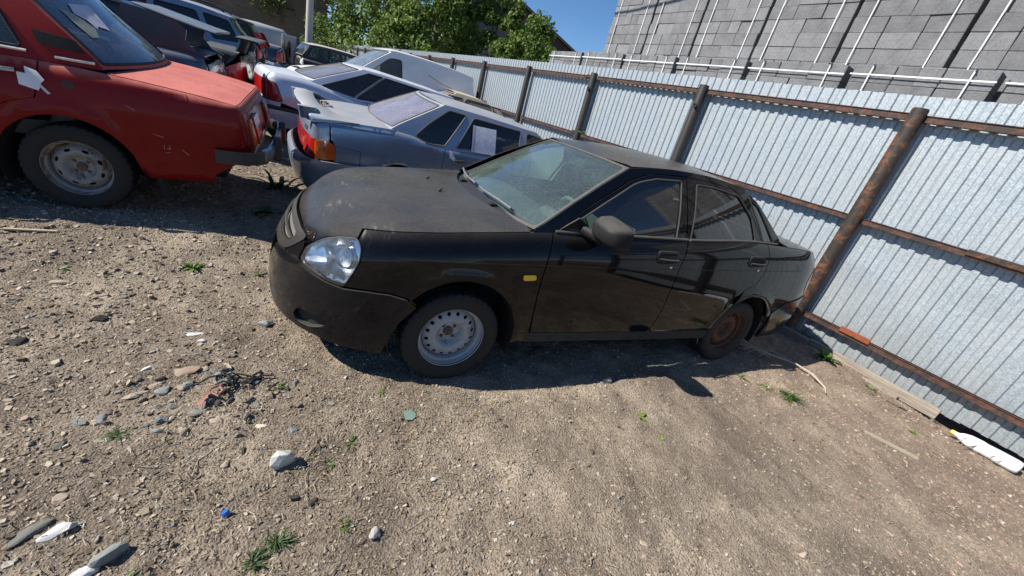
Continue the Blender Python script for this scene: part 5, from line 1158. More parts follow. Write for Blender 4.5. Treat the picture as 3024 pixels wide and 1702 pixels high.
    sp = suv_spec(b, P, cl, M['clearlamp'], 1.68, 1.08, .95)
    car, _, _ = generic_car('wrecked_suv', 'battered black SUV with a smashed tail lamp at the end of the lane', 'car', b, (-.62, 16.8, .16, D(197), D(0), D(-1)), sp)
    nt_ = thing('window_notice', 'white paper notice in the side window of the battered black SUV', 'paper', car.location, car.rotation_euler)
    skin('paper_sheet', [(-.90, 1.50), (-1.20, 1.50), (-1.20, 1.20), (-.90, 1.20)], lambda a, c, d: b.G(a, c, d), M['white'], nt_, res=.1, rim=0, r=.002, d0=-.012)
    # grey van end and a stacked tyre by the blue sedan
    t = thing('grey_minivan', 'pale grey minivan rear end with an open door beside the battered SUV', 'van', (-2.9, 17.5, .3), (0, 0, D(4)))
    Pg = pt('pale grey van paint', (.4, .42, .43), metal=0.)
    loft('body', [((-2.2, 0, .95), (0, .80, 0), (0, 0, .62), 7), ((.2, 0, 1.0), (0, .84, 0), (0, 0, .70), 7), ((1.0, 0, 1.0), (0, .82, 0), (0, 0, .68), 7), ((1.12, 0, .98), (0, .76, 0), (0, 0, .62), 6)], Pg, t)
    box('tail_door', (1.2, -.98, 1.0), (.5, .05, 1.1), Pg, t, rz=.3, bevel=.02); box('rear_window', (1.135, .05, 1.25), (.02, 1.2, .45), dk, t); box('tail_lamp', (1.13, -.70, .95), (.03, .1, .25), red, t)
    for sx_ in (-1.6, .4):
        for sg in (-1, 1): lathe('wheel', [(0, -.1), (.2, -.1), (.3, -.11), (.33, -.08), (.33, .08), (.3, .1)], M['rubber'], t, 24, loc=(sx_, sg*.75, .33))
    ty = thing('loose_tyre', 'black tyre standing upright between the blue sedan and the battered SUV', 'tyre', (-1.62, 15.4, .3), (0, 0, D(80)))
    o = link('tyre', tyre_mesh(.36, .20, .22, 0), M['rubber'], ty); o.location = (0, 0, .36)
    tyb = thing('loose_tyre', 'second black tyre lying under the upright one beside the battered SUV', 'tyre', (-1.66, 15.5, .95), (0, 0, D(84)))
    o = link('tyre', tyre_mesh(.36, .20, .22, 0), M['rubber'], tyb); o.location = (0, 0, .36)
# ---------------------------------------------------------------- ground
def sst(a, b, x):
    t = np.clip((np.asarray(x, float) - a)/(b - a), 0, 1); return t*t*(3 - 2*t)
def vnoise(x, y, sc, seed):
    r = np.random.default_rng(seed); N = 256; g = r.random((N, N)); x = np.asarray(x)*sc; y = np.asarray(y)*sc
    xi = np.floor(x).astype(int); yi = np.floor(y).astype(int); fx = x - xi; fy = y - yi; fx = fx*fx*(3-2*fx); fy = fy*fy*(3-2*fy)
    a = g[xi % N, yi % N]; b = g[(xi+1) % N, yi % N]; c = g[xi % N, (yi+1) % N]; d = g[(xi+1) % N, (yi+1) % N]
    return (a*(1-fx) + b*fx)*(1-fy) + (c*(1-fx) + d*fx)*fy
def g_base(x, y):
    x = np.asarray(x, float); y = np.asarray(y, float)
    left = sst(.4, -1.6, x)*(1 - .5*sst(-3, -5, x))
    return .155*left*sst(.1, 1.15, y) + .12*sst(3, 8, y)*sst(3.9, 2.5, x) + .11*sst(1, 3, x)*sst(1.6, 3.2, y)*sst(9, 4, y)*sst(3.9, 3.2, x)
def g_height(x, y):
    near = np.exp(-((np.asarray(x)-1)**2 + (np.asarray(y)-0)**2)/60.)
    rough = .030*(vnoise(x, y, 1.3, 1)-.5) + (.020*(vnoise(x, y, 4., 2)-.5) + .014*(vnoise(x, y, 11., 3)-.5) + .011*(vnoise(x, y, 24., 4)-.5))*(.3 + near)
    flat = 1.
    for wx, wy in ((.01, -.72), (2.49, -.71), (.01, .72), (2.49, .71)): flat = flat*(1 - .85*np.exp(-((x-wx)**2 + (y-wy)**2)/.05))
    rubble = .05*np.exp(-(((x+1.15)/.28)**2 + ((y+.88)/.22)**2))*vnoise(x, y, 9., 5) + .035*np.exp(-(((x+1.15)/.35)**2 + ((y+.30)/.2)**2))*vnoise(x, y, 8., 6)
    mound = .045*np.exp(-(((x-1.15)/.35)**2 + ((y+1.02)/.10)**2))*vnoise(x, y, 7., 8)
    FNx = math.sin(1.662184); FNy = -math.cos(1.662184); c = x*FNx + y*FNy; al = x*math.cos(1.662184) + y*math.sin(1.662184)
    trench = -.10*sst(3.98, 4.16, c)*sst(-1.9, -2.2, al) + .03*sst(3.3, 4.1, c)*sst(-2.0, -1.5, al)
    return g_base(x, y) + rough*flat + rubble + mound + trench
def grow(a, b, st, lim_a, lim_b, f=1.12):
    m = list(np.arange(a, b, st)); s = st; x = m[0]; L = []
    while x > lim_a: s *= f; x -= s; L.append(x)
    s = st; x = m[-1]; R = []
    while x < lim_b: s *= f; x += s; R.append(x)
    return np.array(L[::-1] + m + R)
def ground_mat():
    k = NT('dry gravelly earth'); v = k.coord()
    big = k.noise(v, .55, 5, .6, .4); mid = k.noise(v, 2.6, 6, .62, .3); fine = k.noise(v, 55, 6, .75); grit = k.noise(v, 190, 3, .7)
    c = k.mix(k.ramp(big, (.40, 0.), (.58, 1.)), (.29, .228, .168), (.54, .44, .325))
    c = k.mix(k.ramp(mid, (.40, 0.), (.60, 1.)), k.mix(.62, c, (.10, .074, .054)), c)
    c = k.mix(k.ramp(fine, (.32, 0.), (.68, 1.)), k.mix(.55, c, (.055, .040, .030)), k.mix(.25, c, (.36, .31, .25)))
    vo = k.n('ShaderNodeTexVoronoi'); k.l(v, vo.inputs[0]); vo.inputs['Scale'].default_value = 95
    sep = k.n('ShaderNodeSeparateColor'); k.l(vo.outputs['Color'], sep.inputs[0])
    c = k.mix(k.math('MULTIPLY', k.ramp(vo.outputs['Distance'], (.3, 1.), (.5, 0.)), .55), c, k.mix(sep.outputs[0], (.11, .08, .065), (.34, .28, .22)))
    # reddish grit towards the fence
    s = k.n('ShaderNodeSeparateXYZ'); k.l(v, s.inputs[0]); mr = k.n('ShaderNodeMapRange', interpolation_type='SMOOTHSTEP'); k.l(s.outputs[0], mr.inputs[0]); mr.inputs[1].default_value = 1.6; mr.inputs[2].default_value = 3.6
    c = k.mix(k.math('MULTIPLY', mr.outputs[0], .28), c, (.27, .175, .13))
    # whitish plaster stains
    dis = k.n('ShaderNodeVectorMath', operation='DISTANCE')
    h = k.math('ADD', k.math('MULTIPLY', k.ramp(vo.outputs['Distance'], (.1, 1.), (.6, 0.)), .5), fine)
    k.pbr(Base_Color=c, Roughness=.95, Specular_IOR_Level=.2, Normal=k.bump(k.math('ADD', h, k.math('MULTIPLY', grit, .4)), 1., .010)); return k.m
def chip_mat(name, stops, rough=.85):
    k = NT(name); a = k.n('ShaderNodeAttribute', attribute_name='tint'); v = k.coord(); f = k.noise(v, 120, 4, .7)
    c = k.ramp(a.outputs['Fac'], *stops); c = k.mix(k.ramp(f, (.3, 0.), (.7, 1.)), k.mix(.35, c, (.06, .05, .04)), c)
    k.pbr(Base_Color=c, Roughness=rough, Specular_IOR_Level=.25, Normal=k.bump(f, .4, .002)); return k.m
def make_ground():
    xs = grow(-3.2, 4.9, .022, -260, 260, 1.13); ys = grow(-2.9, 2.6, .022, -200, 300, 1.13)
    X, Y = np.meshgrid(xs, ys, indexing='ij'); Z = g_height(X, Y); n, m = X.shape
    V = np.stack([X, Y, Z], -1).reshape(-1, 3); i = np.arange(n-1)[:, None]*m + np.arange(m-1)[None]
    T = np.stack([i, i+m, i+m+1, i+1], -1).reshape(-1, 4)
    tag(big_mesh('ground', V, T, ground_mat(), smooth=True), kind='structure')
def in_view(x, y, marg=60):
    P = np.stack([x, y, np.zeros_like(x)], -1) - np.array(CAM); z = P @ np.array(_f); u = 512 + 403*(P @ np.array(_r))/z; v = 288 - 403*(P @ np.array(_u))/z
    return (z > .1) & (u > -marg) & (u < 1024+marg) & (v > -marg) & (v < 576+marg)
def scatter_xy(n, rng, far=7.5):
    """positions denser near the camera"""
    out = []
    while sum(len(o) for o in out) < n:
        r = .25 + (far-.25)*rng.random(n*2)**1.08; a = rng.random(n*2)*2*pi
        x = CAM.x + .3 + r*np.cos(a); y = CAM.y + r*np.sin(a); k = in_view(x, y) & (x*.99581 + y*.09131 < 4.16) & (y < 5)
        out.append(np.stack([x[k], y[k], r[k]], 1))
    return np.vstack(out)[:n]
def make_gravel():
    rng = np.random.default_rng(5)
    for nm, lab, n, cap, smin, smax, flat in (('gravel', 'loose angular gravel chips scattered over the dry brown yard', 68000, True, .0035, .0125, .45), ('grit', 'fine grit and crumbs of earth covering the yard', 190000, False, .0020, .0062, .7)):
        P = scatter_xy(n, rng, 7.0 if cap else 5.0); x, y = P[:, 0], P[:, 1]
        dens = .35 + .9*vnoise(x, y, 1.1, 21)*vnoise(x, y, 3.3, 22)*2
        dens *= 1 - .70*np.exp(-(((x-.9)/1.3)**2 + ((y+1.75)/.55)**2)*.8)*(.5 + vnoise(x, y, 2.5, 23))
        dens *= 1 + .8*sst(-.3, -1.6, x)
        k = rng.random(n) < np.clip(dens, .05, 1); x, y = x[k], y[k]; n = len(x)
        big = rng.random(n)**3.2; s = (smin + (smax-smin)*big)*(1 + .35*sst(-.5, -2, x))*(1 + .12*np.clip(P[k, 2] - 1.5, 0, 4)); s *= np.where(rng.random(n) < .012, 1.9, 1) if cap else 1
        z = g_height(x, y); K = 5; th = rng.random((n, 1))*2*pi + np.arange(K)*2*pi/K + rng.uniform(-.35, .35, (n, K)); rr = s[:, None]*rng.uniform(.65, 1.15, (n, K))
        el = rng.uniform(.45, 1., (n, 1)); ro = rng.random((n, 1))*2*pi; lx = rr*np.cos(th); ly = rr*np.sin(th)*el
        px, py = lx*np.cos(ro) - ly*np.sin(ro), lx*np.sin(ro) + ly*np.cos(ro); h = s*flat*rng.uniform(.3, 1.2, n); tx, ty = rng.normal(0, .22, (2, n, 1))
        dz = px*tx + py*ty
        A = np.stack([x[:, None]+px, y[:, None]+py, z[:, None] + dz - .002], -1)
        if cap:
            sc = rng.uniform(.72, .95, (n, 1)); B = np.stack([x[:, None]+px*sc, y[:, None]+py*sc, z[:, None] + dz + h[:, None]*rng.uniform(.8, 1.15, (n, K))], -1)
            V = np.concatenate([A, B], 1).reshape(-1, 3); o = (np.arange(n)*2*K)[:, None, None]; i = np.arange(K); j = (i+1) % K
            t = np.concatenate([np.stack([i, j, K+j], 1), np.stack([i, K+j, K+i], 1), np.array([[K, K+q, K+q+1] for q in range(1, K-1)])]); T = (t[None] + o).reshape(-1, 3); per = 2*K
        else:
            C = np.stack([x, y, z+h], -1)[:, None]; V = np.concatenate([A, C], 1).reshape(-1, 3); o = (np.arange(n)*(K+1))[:, None, None]; i = np.arange(K); t = np.stack([i, (i+1) % K, np.full(K, K)], 1); T = (t[None]+o).reshape(-1, 3); per = K+1
        tint = rng.random(n); red = sst(1.0, 3.6, x)*(rng.random(n) < .40); tint = np.where(red > .3, .80 + .19*rng.random(n), tint*.78)
        m = chip_mat(nm, ((.0, (.10, .076, .054)), (.2, (.21, .163, .117)), (.42, (.37, .30, .22)), (.60, (.53, .44, .33)), (.70, (.29, .265, .23)), (.79, (.56, .50, .41)), (.82, (.30, .19, .14)), (1., (.46, .335, .255))))
        tag(big_mesh(nm, V, T, m, attr=np.repeat(tint, per)), lab, nm, kind='stuff')
    # dry straw and root bits
    n = 38000; P = scatter_xy(n, rng, 5.0); x, y = P[:, 0], P[:, 1]
    d = .14 + 1.0*np.exp(-(((x+.55)/.55)**2 + ((y+1.15)/.5)**2)) + .5*np.exp(-(((x+1.1)/.5)**2 + ((y+1.5)/.3)**2)) + .7*np.exp(-(((x-.0)/.8)**2 + ((y+1.0)/.25)**2)) + .8*np.exp(-(((x-3.6)/.4)**2 + ((y+1.9)/.4)**2))
    k = rng.random(n) < d*(.3 + vnoise(x, y, 6, 31)); x, y = x[k], y[k]; n = len(x); L = rng.uniform(.005, .018, n)*(1 + (rng.random(n) < .03)*2.2); a = rng.random(n)*2*pi
    z = g_height(x, y) + rng.uniform(.002, .008, n); w = rng.uniform(.0006, .0016, n); b = rng.normal(0, .35, n); S3 = []
    V = []
    for t_ in (-1, 0, 1):
        cx = x + L*t_*np.cos(a + b*t_); cy = y + L*t_*np.sin(a + b*t_); cz = z + .004*(1-abs(t_)) + rng.normal(0, .002, n)
        V += [np.stack([cx - w*np.sin(a), cy + w*np.cos(a), cz], -1), np.stack([cx + w*np.sin(a), cy - w*np.cos(a), cz + .0012], -1)]
    V = np.stack(V, 1).reshape(-1, 3); o = (np.arange(n)*6)[:, None, None]; t = np.array([[0, 1, 3], [0, 3, 2], [2, 3, 5], [2, 5, 4]]); T = (t[None]+o).reshape(-1, 3)
    tag(big_mesh('straw_litter', V, T, chip_mat('straw', ((0., (.16, .11, .07)), (.5, (.33, .26, .17)), (1., (.48, .42, .31)))), attr=np.repeat(rng.random(n), 6)), 'dry straw and root bits strewn over the earth', 'litter', kind='stuff')
# ---------------------------------------------------------------- fence
PHI = 1.662184; FD = Vector((cos(PHI), sin(PHI), 0)); FN = Vector((sin(PHI), -cos(PHI), 0))
def fpt(al, c, z=0.): return FD*al + FN*c + Vector((0, 0, z))
def make_fence():
    t = thing('metal_fence', 'long fence of galvanized corrugated sheets on rusty pipe posts behind the cars', 'fence', fpt(0, 4.2), (0, 0, PHI - pi/2))
    # local frame: +y along the fence, +x away from the yard
    k = NT('galvanized sheet'); v = k.coord()
    vo = k.n('ShaderNodeTexVoronoi'); k.l(v, vo.inputs[0]); vo.inputs['Scale'].default_value = 105; sc = k.n('ShaderNodeSeparateColor'); k.l(vo.outputs['Color'], sc.inputs[0])
    n1 = k.noise(v, 2.2, 6, .6); n2 = k.noise(v, 60, 4, .7)
    c = k.mix(sc.outputs[0], (.27, .315, .345), (.44, .49, .525)); c = k.mix(k.ramp(n1, (.40, 0.), (.7, 1.)), c, k.mix(.5, c, (.42, .43, .42)))
    s = k.n('ShaderNodeSeparateXYZ'); k.l(v, s.inputs[0]); mr = k.n('ShaderNodeMapRange', interpolation_type='SMOOTHSTEP'); k.l(s.outputs[2], mr.inputs[0]); mr.inputs[1].default_value = .75; mr.inputs[2].default_value = .0
    st = k.coord(sc=(1, 14, .6)); dr = k.noise(st, 1.6, 5, .7)
    c = k.mix(k.math('MULTIPLY', k.math('MULTIPLY', mr.outputs[0], k.ramp(dr, (.35, .2), (.65, 1.))), .5), c, (.20, .19, .16))
    st2 = k.coord(sc=(1, 9, 1.1)); rs = k.noise(st2, 1.3, 6, .7); zr = k.ramp(s.outputs[2], (.12, 0.), (.20, 1.), (.30, 1.), (.34, 0.))
    c = k.mix(k.math('MULTIPLY', k.ramp(rs, (.60, 0.), (.70, .55)), zr), c, (.42, .25, .10))
    k.pbr(Base_Color=c, Metallic=.30, Roughness=k.math('MULTIPLY_ADD', sc.outputs[1], .25, .36), Normal=k.bump(k.math('MULTIPLY', n2, 1.), .15, .002)); gm = k.m
    P_ = .1143; prof = [(0, 0.), (.050, 0.), (.060, .017), (.102, .017), (.1143, 0.)]
    zs_ = [.0, .14, .30, .5, .7, .9, 1.1, 1.4, 1.9, 2.2, 2.52]
    for i in range(-5, 33):
        y0 = i*1.1502; V = []; F = []; cols = []
        for q in range(10):
            for a, d in prof[:-1]: cols.append((y0 + q*P_ + a, d))
        cols.append((y0 + 10*P_ + .02, 0.)); rz = random.uniform(-.012, .012); ov = .0025*(i % 2)
        zb = (.04 if y0 < -1.6 else .07) + rz
        for a, d in cols:
            for z in zs_:
                zz = zb + z*(2.55-zb)/2.52; amp = .012*math.exp(-((zz-.75)/.5)**2)*(1 if -3.2 < a < 0 else .3)
                V.append((-d - ov + .03 + amp*(float(vnoise(a, zz, 3.1, 44))-.5)*2, a, zz))
        m = len(zs_)
        for q in range(len(cols)-1):
            for r_ in range(m-1): F.append((q*m+r_, (q+1)*m+r_, (q+1)*m+r_+1, q*m+r_+1))
        o = from_arrays('sheet', V, F, gm, t); o.modifiers.new('s', 'SOLIDIFY').thickness = .0012
    rust = rusty('rusty rail paint', (.040, .024, .018), (.17, .050, .024), (.06, .040, .030), .52, .7, sc=9); dark = rusty('dark oily pipe', (.030, .026, .022), (.10, .045, .024), (.02, .016, .014), .62, .55, sc=9); orange = rusty('red lead post', (.026, .019, .014), (.21, .062, .018), (.06, .040, .020), .53, .7, sc=8)
    PS = 2.37; posts = [-.78 + PS*i for i in range(-3, 17)]
    for i, y in enumerate(posts):
        tl = .02*math.sin(i*2.3); m = orange if i == 3 else dark
        o = lathe('post', [(0, -.3), (.064, -.3), (.064, 2.41), (.060, 2.425), (.0, 2.425)], m, t, 20); o.rotation_euler = (pi/2 + tl*.4, 0, tl*.2); o.location = (-.095, y, 0)
        lathe('pipe_stub', [(0, .0), (.012, 0), (.020, .0), (.020, .012), (.026, .012), (.026, 0)], dark, o, 12, loc=(-.068, 2.16, .03), rot=(0, 0, pi/2)) if i in (4, 5) else None
        y1 = y + PS
        for z, h in ((2.35, .062), (1.375, .058), (.30, .062)):
            if i < len(posts)-1 and y1 - .07 > y:
                sag = random.uniform(-.006, .006)
                r_ = box('rail', (-.058, (y+y1)/2, z + sag), (.032, PS - .13, h), rust, t); bev(r_, .003, 1)
                r2 = box('rail_lip', (.0-.0, 0, h/2 - .003), (.05, PS - .135, .006), rust, r_)
    box('joint_plate', (-.083, -1.34, .335), (.018, .27, .055), rusty('red oxide plate', (.25, .06, .02), (.30, .08, .03), (.1, .04, .02), .5), t, bevel=.003)
    box('joint_plate', (-.083, posts[5] + .12, 1.40), (.018, .16, .05), orange, t, bevel=.003); box('joint_plate', (-.083, posts[5] + .16, 2.37), (.018, .2, .05), orange, t, bevel=.003); box('joint_plate', (-.083, -1.9, 1.39), (.012, .5, .05), orange, t, bevel=.003)
    # punched dimples
    dm = plain('bare bright zinc', (.62, .66, .68), .35, .4, .1)
    for a, z in [(-1.36, .93), (-1.42, .90), (-1.52, .85), (-1.60, .72), (-1.82, .74), (-1.9, .60), (-2.1, .56), (-.84, 1.02), (-.90, 1.07), (-.98, .98), (-1.02, 1.0), (-1.08, 1.02), (-.80, .92), (-2.05, .22), (-1.28, 1.06)]:
        j = math.floor(a/P_)*P_ + .08
        loft('dimple', [((.018-.001, j, z), (0, .016, 0), (0, 0, .007), 2.5), ((.018-.008, j, z+.003), (0, .010, 0), (0, 0, .003), 2)], dm, t, n=10)
# ---------------------------------------------------------------- block pallets behind the fence
def make_pallets():
    bm_ = NT('expanded clay block'); v = bm_.coord(); info = bm_.n('ShaderNodeObjectInfo'); n1 = bm_.noise(v, 48, 6, .8); n2 = bm_.noise(v, 260, 3, .7); n3 = bm_.noise(v, 5, 3)
    c = bm_.mix(info.outputs['Random'], (.175, .175, .18), (.285, .285, .29)); c = bm_.mix(bm_.ramp(n1, (.33, 0.), (.62, 1.)), bm_.mix(.62, c, (.06, .06, .065)), c); c = bm_.mix(bm_.ramp(n3, (.3, 0.), (.7, .35)), c, (.36, .36, .355))
    bm_.pbr(Base_Color=c, Roughness=.95, Specular_IOR_Level=.15, Normal=bm_.bump(bm_.math('ADD', n1, bm_.math('MULTIPLY', n2, .5)), 1., .012)); bmt = bm_.m
    strap = plain('white strap', (.78, .78, .76), .45, var=.04); core = plain('flat grey block core', (.16, .16, .165), .95)  # core: one flat grey, a little darker than the face blocks
    pm = plain('pallet timber', (.22, .17, .12), .85, var=.3, scale=10)
    def block_me(L, W_, H, seed):
        r = random.Random(seed); bm = bmesh.new(); bmesh.ops.create_cube(bm, size=1.)
        for q in bm.verts: q.co = Vector((q.co.x*W_, q.co.y*L, q.co.z*H))
        bmesh.ops.bevel(bm, geom=list(bm.edges), offset=.006, segments=1, affect='EDGES')
        for q in bm.verts: q.co += Vector((r.uniform(-.0025, .0025), r.uniform(-.003, .003), r.uniform(-.003, .003)))
        me = bpy.data.meshes.new('block'); bm.to_mesh(me); bm.free(); me.materials.append(bmt); return me
    full = [block_me(.410, .19, .186, i) for i in range(5)]; half = [block_me(.202, .30, .186, 20+i) for i in range(3)]
    ordin = ['first', 'second', 'third', 'fourth', 'fifth', 'sixth', 'seventh', 'eighth', 'ninth', 'tenth']
    def pallet(al1, c, z0, rows, where, idx, hstrap, label, length=1.255):
        p = thing('block_pallet', label, 'block pallet', fpt(al1, c, z0), (0, 0, PHI - pi/2), 'strapped pallets of grey blocks behind the fence')
        # local y runs along; the pallet spans y in [-length, 0]; x is depth
        for r_ in range(rows):
            z = .188*r_ + .095; pat = random.choice([[1, 1, 1], [1, 1, 1], [0, 1, 1, 0], [1, 0, 0, 1], [0, 1, 1, 0]]); y = 0
            for f_ in pat:
                L = .418 if f_ else .209; me = random.choice(full if f_ else half)
                o = bpy.data.objects.new('block', me); COL.objects.link(o); o.parent = p
                o.location = ((.095 if f_ else .15) + random.choice([0, 0, 0, .003, .006, -.004, .012, -.008]) + random.uniform(-.003, .003), y - L/2 + random.uniform(-.003, .003), z); o.rotation_euler = (0, 0, random.choice([0, pi]) + random.uniform(-.006, .006)); y -= L
            for e_, yy in ((0, -.095), (1, -length+.095)):       # end blocks, two deep
                for d_ in range(2):
                    o = bpy.data.objects.new('block', random.choice(full)); COL.objects.link(o); o.parent = p; o.location = (.31 + .195 + .395*d_, yy + (.003 if e_ == 0 else -.003), z); o.rotation_euler = (0, 0, pi/2)
            if r_ == rows-1:
                for q in range(3):
                    for d_ in range(3):
                        o = bpy.data.objects.new('block', random.choice(full)); COL.objects.link(o); o.parent = p; o.location = (.40 + .2*d_, -.2 - .395*q + 0, z + .001)
        h = rows*.188
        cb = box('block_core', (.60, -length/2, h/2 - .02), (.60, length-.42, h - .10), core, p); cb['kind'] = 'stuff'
        for y in (-.19, -length+.19):
            s_ = box('strap', (-.026, y, h/2), (.002, .012, h + .01), strap, p); box('strap_top', (.48, 0, h/2 + .004), (1.02, .016, .002), strap, s_)
        if hstrap: box('strap', (-.030, -length/2, h - .105), (.002, length + .02, .014), strap, p); 
        box('pallet_deck', (.5, -length/2, -.05), (1.0, length, .10), pm, p)
    # lower tier, close behind the fence
    st = [7.02 - 1.335*i for i in range(9)]
    for i, al in enumerate(st):
        pallet(al, 5.0, 2.97 - 9*.188 - random.choice([0, .01]), 9, 'lower', i, True, 'strapped grey block pallet, %s from the left in the lower row just over the fence' % ordin[i])
    st = [6.36 - 1.30*i for i in range(9)]
    for i, al in enumerate(st):
        pallet(al, 6.02, 3.03, 11, 'upper', i, False, 'tall strapped grey block pallet, %s from the left in the upper stack behind' % ordin[i])
        # what it stands on
    for i, al in enumerate(st):
        pallet(al, 6.04, 1.24, 10, 'mid', i, False, 'hidden supporting block pallet under the %s upper one from the left' % ordin[i]) if i in (0,) else None
    base = thing('block_stack', 'lower block stacks carrying the upper row behind the fence', 'block stack', fpt(0, 6.05), (0, 0, PHI - pi/2))
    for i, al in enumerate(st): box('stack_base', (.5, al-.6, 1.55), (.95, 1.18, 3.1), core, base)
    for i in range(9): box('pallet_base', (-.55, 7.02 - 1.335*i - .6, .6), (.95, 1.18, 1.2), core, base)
    # cable high over the yard throws the thin shadow on the stack
    P0 = fpt(7.2, 5.98, 3.9); P1 = fpt(6.45, 5.98, 3.90); P2 = fpt(4.16, 5.98, 4.20); P3 = fpt(1.0, 5.98, 4.95)
    pts = []
    for t_ in np.linspace(-2.2, 1.8, 40):
        a_ = 5.3 + 1.15*t_*(-1); zc = 4.02 + .13*(t_+1)*.9 + .035*t_*t_; tt = 2.6 + .25*t_
        pts.append(fpt(a_, 5.98, zc) + SUN*tt*1.45)
    tag(tube('overhead_cable', pts, .022, M['seal'], None, n=6), 'black overhead cable sagging high above the fence', 'cable')
# ---------------------------------------------------------------- trees and buildings
def make_tree(name, label, x, y, H, R, seed, nleaf, cb=.25, leaf=.17, shape=1.0, tone=0., group='trees beyond the fence'):
    r = np.random.default_rng(seed); z0 = 0; t = thing(name, label, 'tree', (x, y, z0), group=group)
    bark = M.get('bark') or M.setdefault('bark', plain('grey bark', (.10, .085, .07), .9, var=.4, scale=8, bump=.5))
    lm = M.get('leafm')
    if lm is None:
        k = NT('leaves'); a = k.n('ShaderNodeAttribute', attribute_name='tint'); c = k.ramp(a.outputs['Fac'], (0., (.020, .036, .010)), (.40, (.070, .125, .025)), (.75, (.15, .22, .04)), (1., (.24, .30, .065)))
        p = k.n('ShaderNodeBsdfPrincipled'); k.set(p, Base_Color=c, Roughness=.55, Specular_IOR_Level=.35); tr = k.n('ShaderNodeBsdfTranslucent'); k.l(k.mix(.4, c, (.16, .24, .03)), tr.inputs[0]); mx = k.n('ShaderNodeMixShader'); mx.inputs[0].default_value = .30; k.l(p.outputs[0], mx.inputs[1]); k.l(tr.outputs[0], mx.inputs[2]); k.l(mx.outputs[0], k.o.inputs[0]); lm = M['leafm'] = k.m
    tr_ = tube('trunk', [(0, 0, -.2), (.05, .02, H*.25), (-.05, .1, H*.5), (.05, 0, H*.85)], .1, bark, t, n=10, rs=[R*.085, R*.07, R*.045, R*.012])
    ncl = int(26*shape) + 30; cl = []
    for i in range(ncl):
        u = r.random(); zz = H*(cb + (1-cb)*(u**.85)); f = (zz/H - cb)/(1-cb); env = (math.sin(pi*min(1, f*.92+.12))**.7)*R*(.75 + .5*r.random()); a = r.random()*2*pi; rr = env*math.sqrt(r.random())*1.0
        cl.append((rr*cos(a), rr*sin(a), zz, (.30 + .35*r.random())*R*.62))
        if i % 3 == 0:
            b0 = Vector((0, 0, max(.5, zz - rr*.8 - .4))); tube('limb', [b0, (b0 + Vector((rr*cos(a), rr*sin(a), zz)))*.5 + Vector((0, 0, -.15)), (rr*cos(a), rr*sin(a), zz)], .03, bark, tr_, n=5, rs=[R*.025, R*.016, R*.006])
    cl = np.array(cl); idx = r.integers(0, len(cl), nleaf); d = r.normal(size=(nleaf, 3)); d /= np.linalg.norm(d, axis=1)[:, None]; rad = r.random(nleaf)**.42
    C = cl[idx, :3] + d*rad[:, None]*cl[idx, 3:4]*np.array([1, 1, .8]); 
    n = d*.6 + r.normal(size=(nleaf, 3))*.6 + np.array([0, 0, .5]); n /= np.linalg.norm(n, axis=1)[:, None]; a = np.cross(n, r.normal(size=(nleaf, 3))); a /= np.linalg.norm(a, axis=1)[:, None]; b = np.cross(n, a)
    s = leaf*r.uniform(.5, 1.25, nleaf)[:, None]; droop = np.array([0, 0, -.25])
    V = np.stack([C - a*s, C + b*s*.55 + n*s*.12, C + a*s + droop*s, C - b*s*.55 + n*s*.12], 1).reshape(-1, 3); o = (np.arange(nleaf)*4)[:, None, None]; T = (np.array([[0, 1, 2], [0, 2, 3]])[None] + o).reshape(-1, 3)
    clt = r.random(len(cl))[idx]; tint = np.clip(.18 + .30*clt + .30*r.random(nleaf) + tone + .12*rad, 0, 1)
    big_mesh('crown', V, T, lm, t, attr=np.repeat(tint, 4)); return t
def az(a, dist): return CAM.x + dist*cos(radians(a)), CAM.y + dist*sin(radians(a))
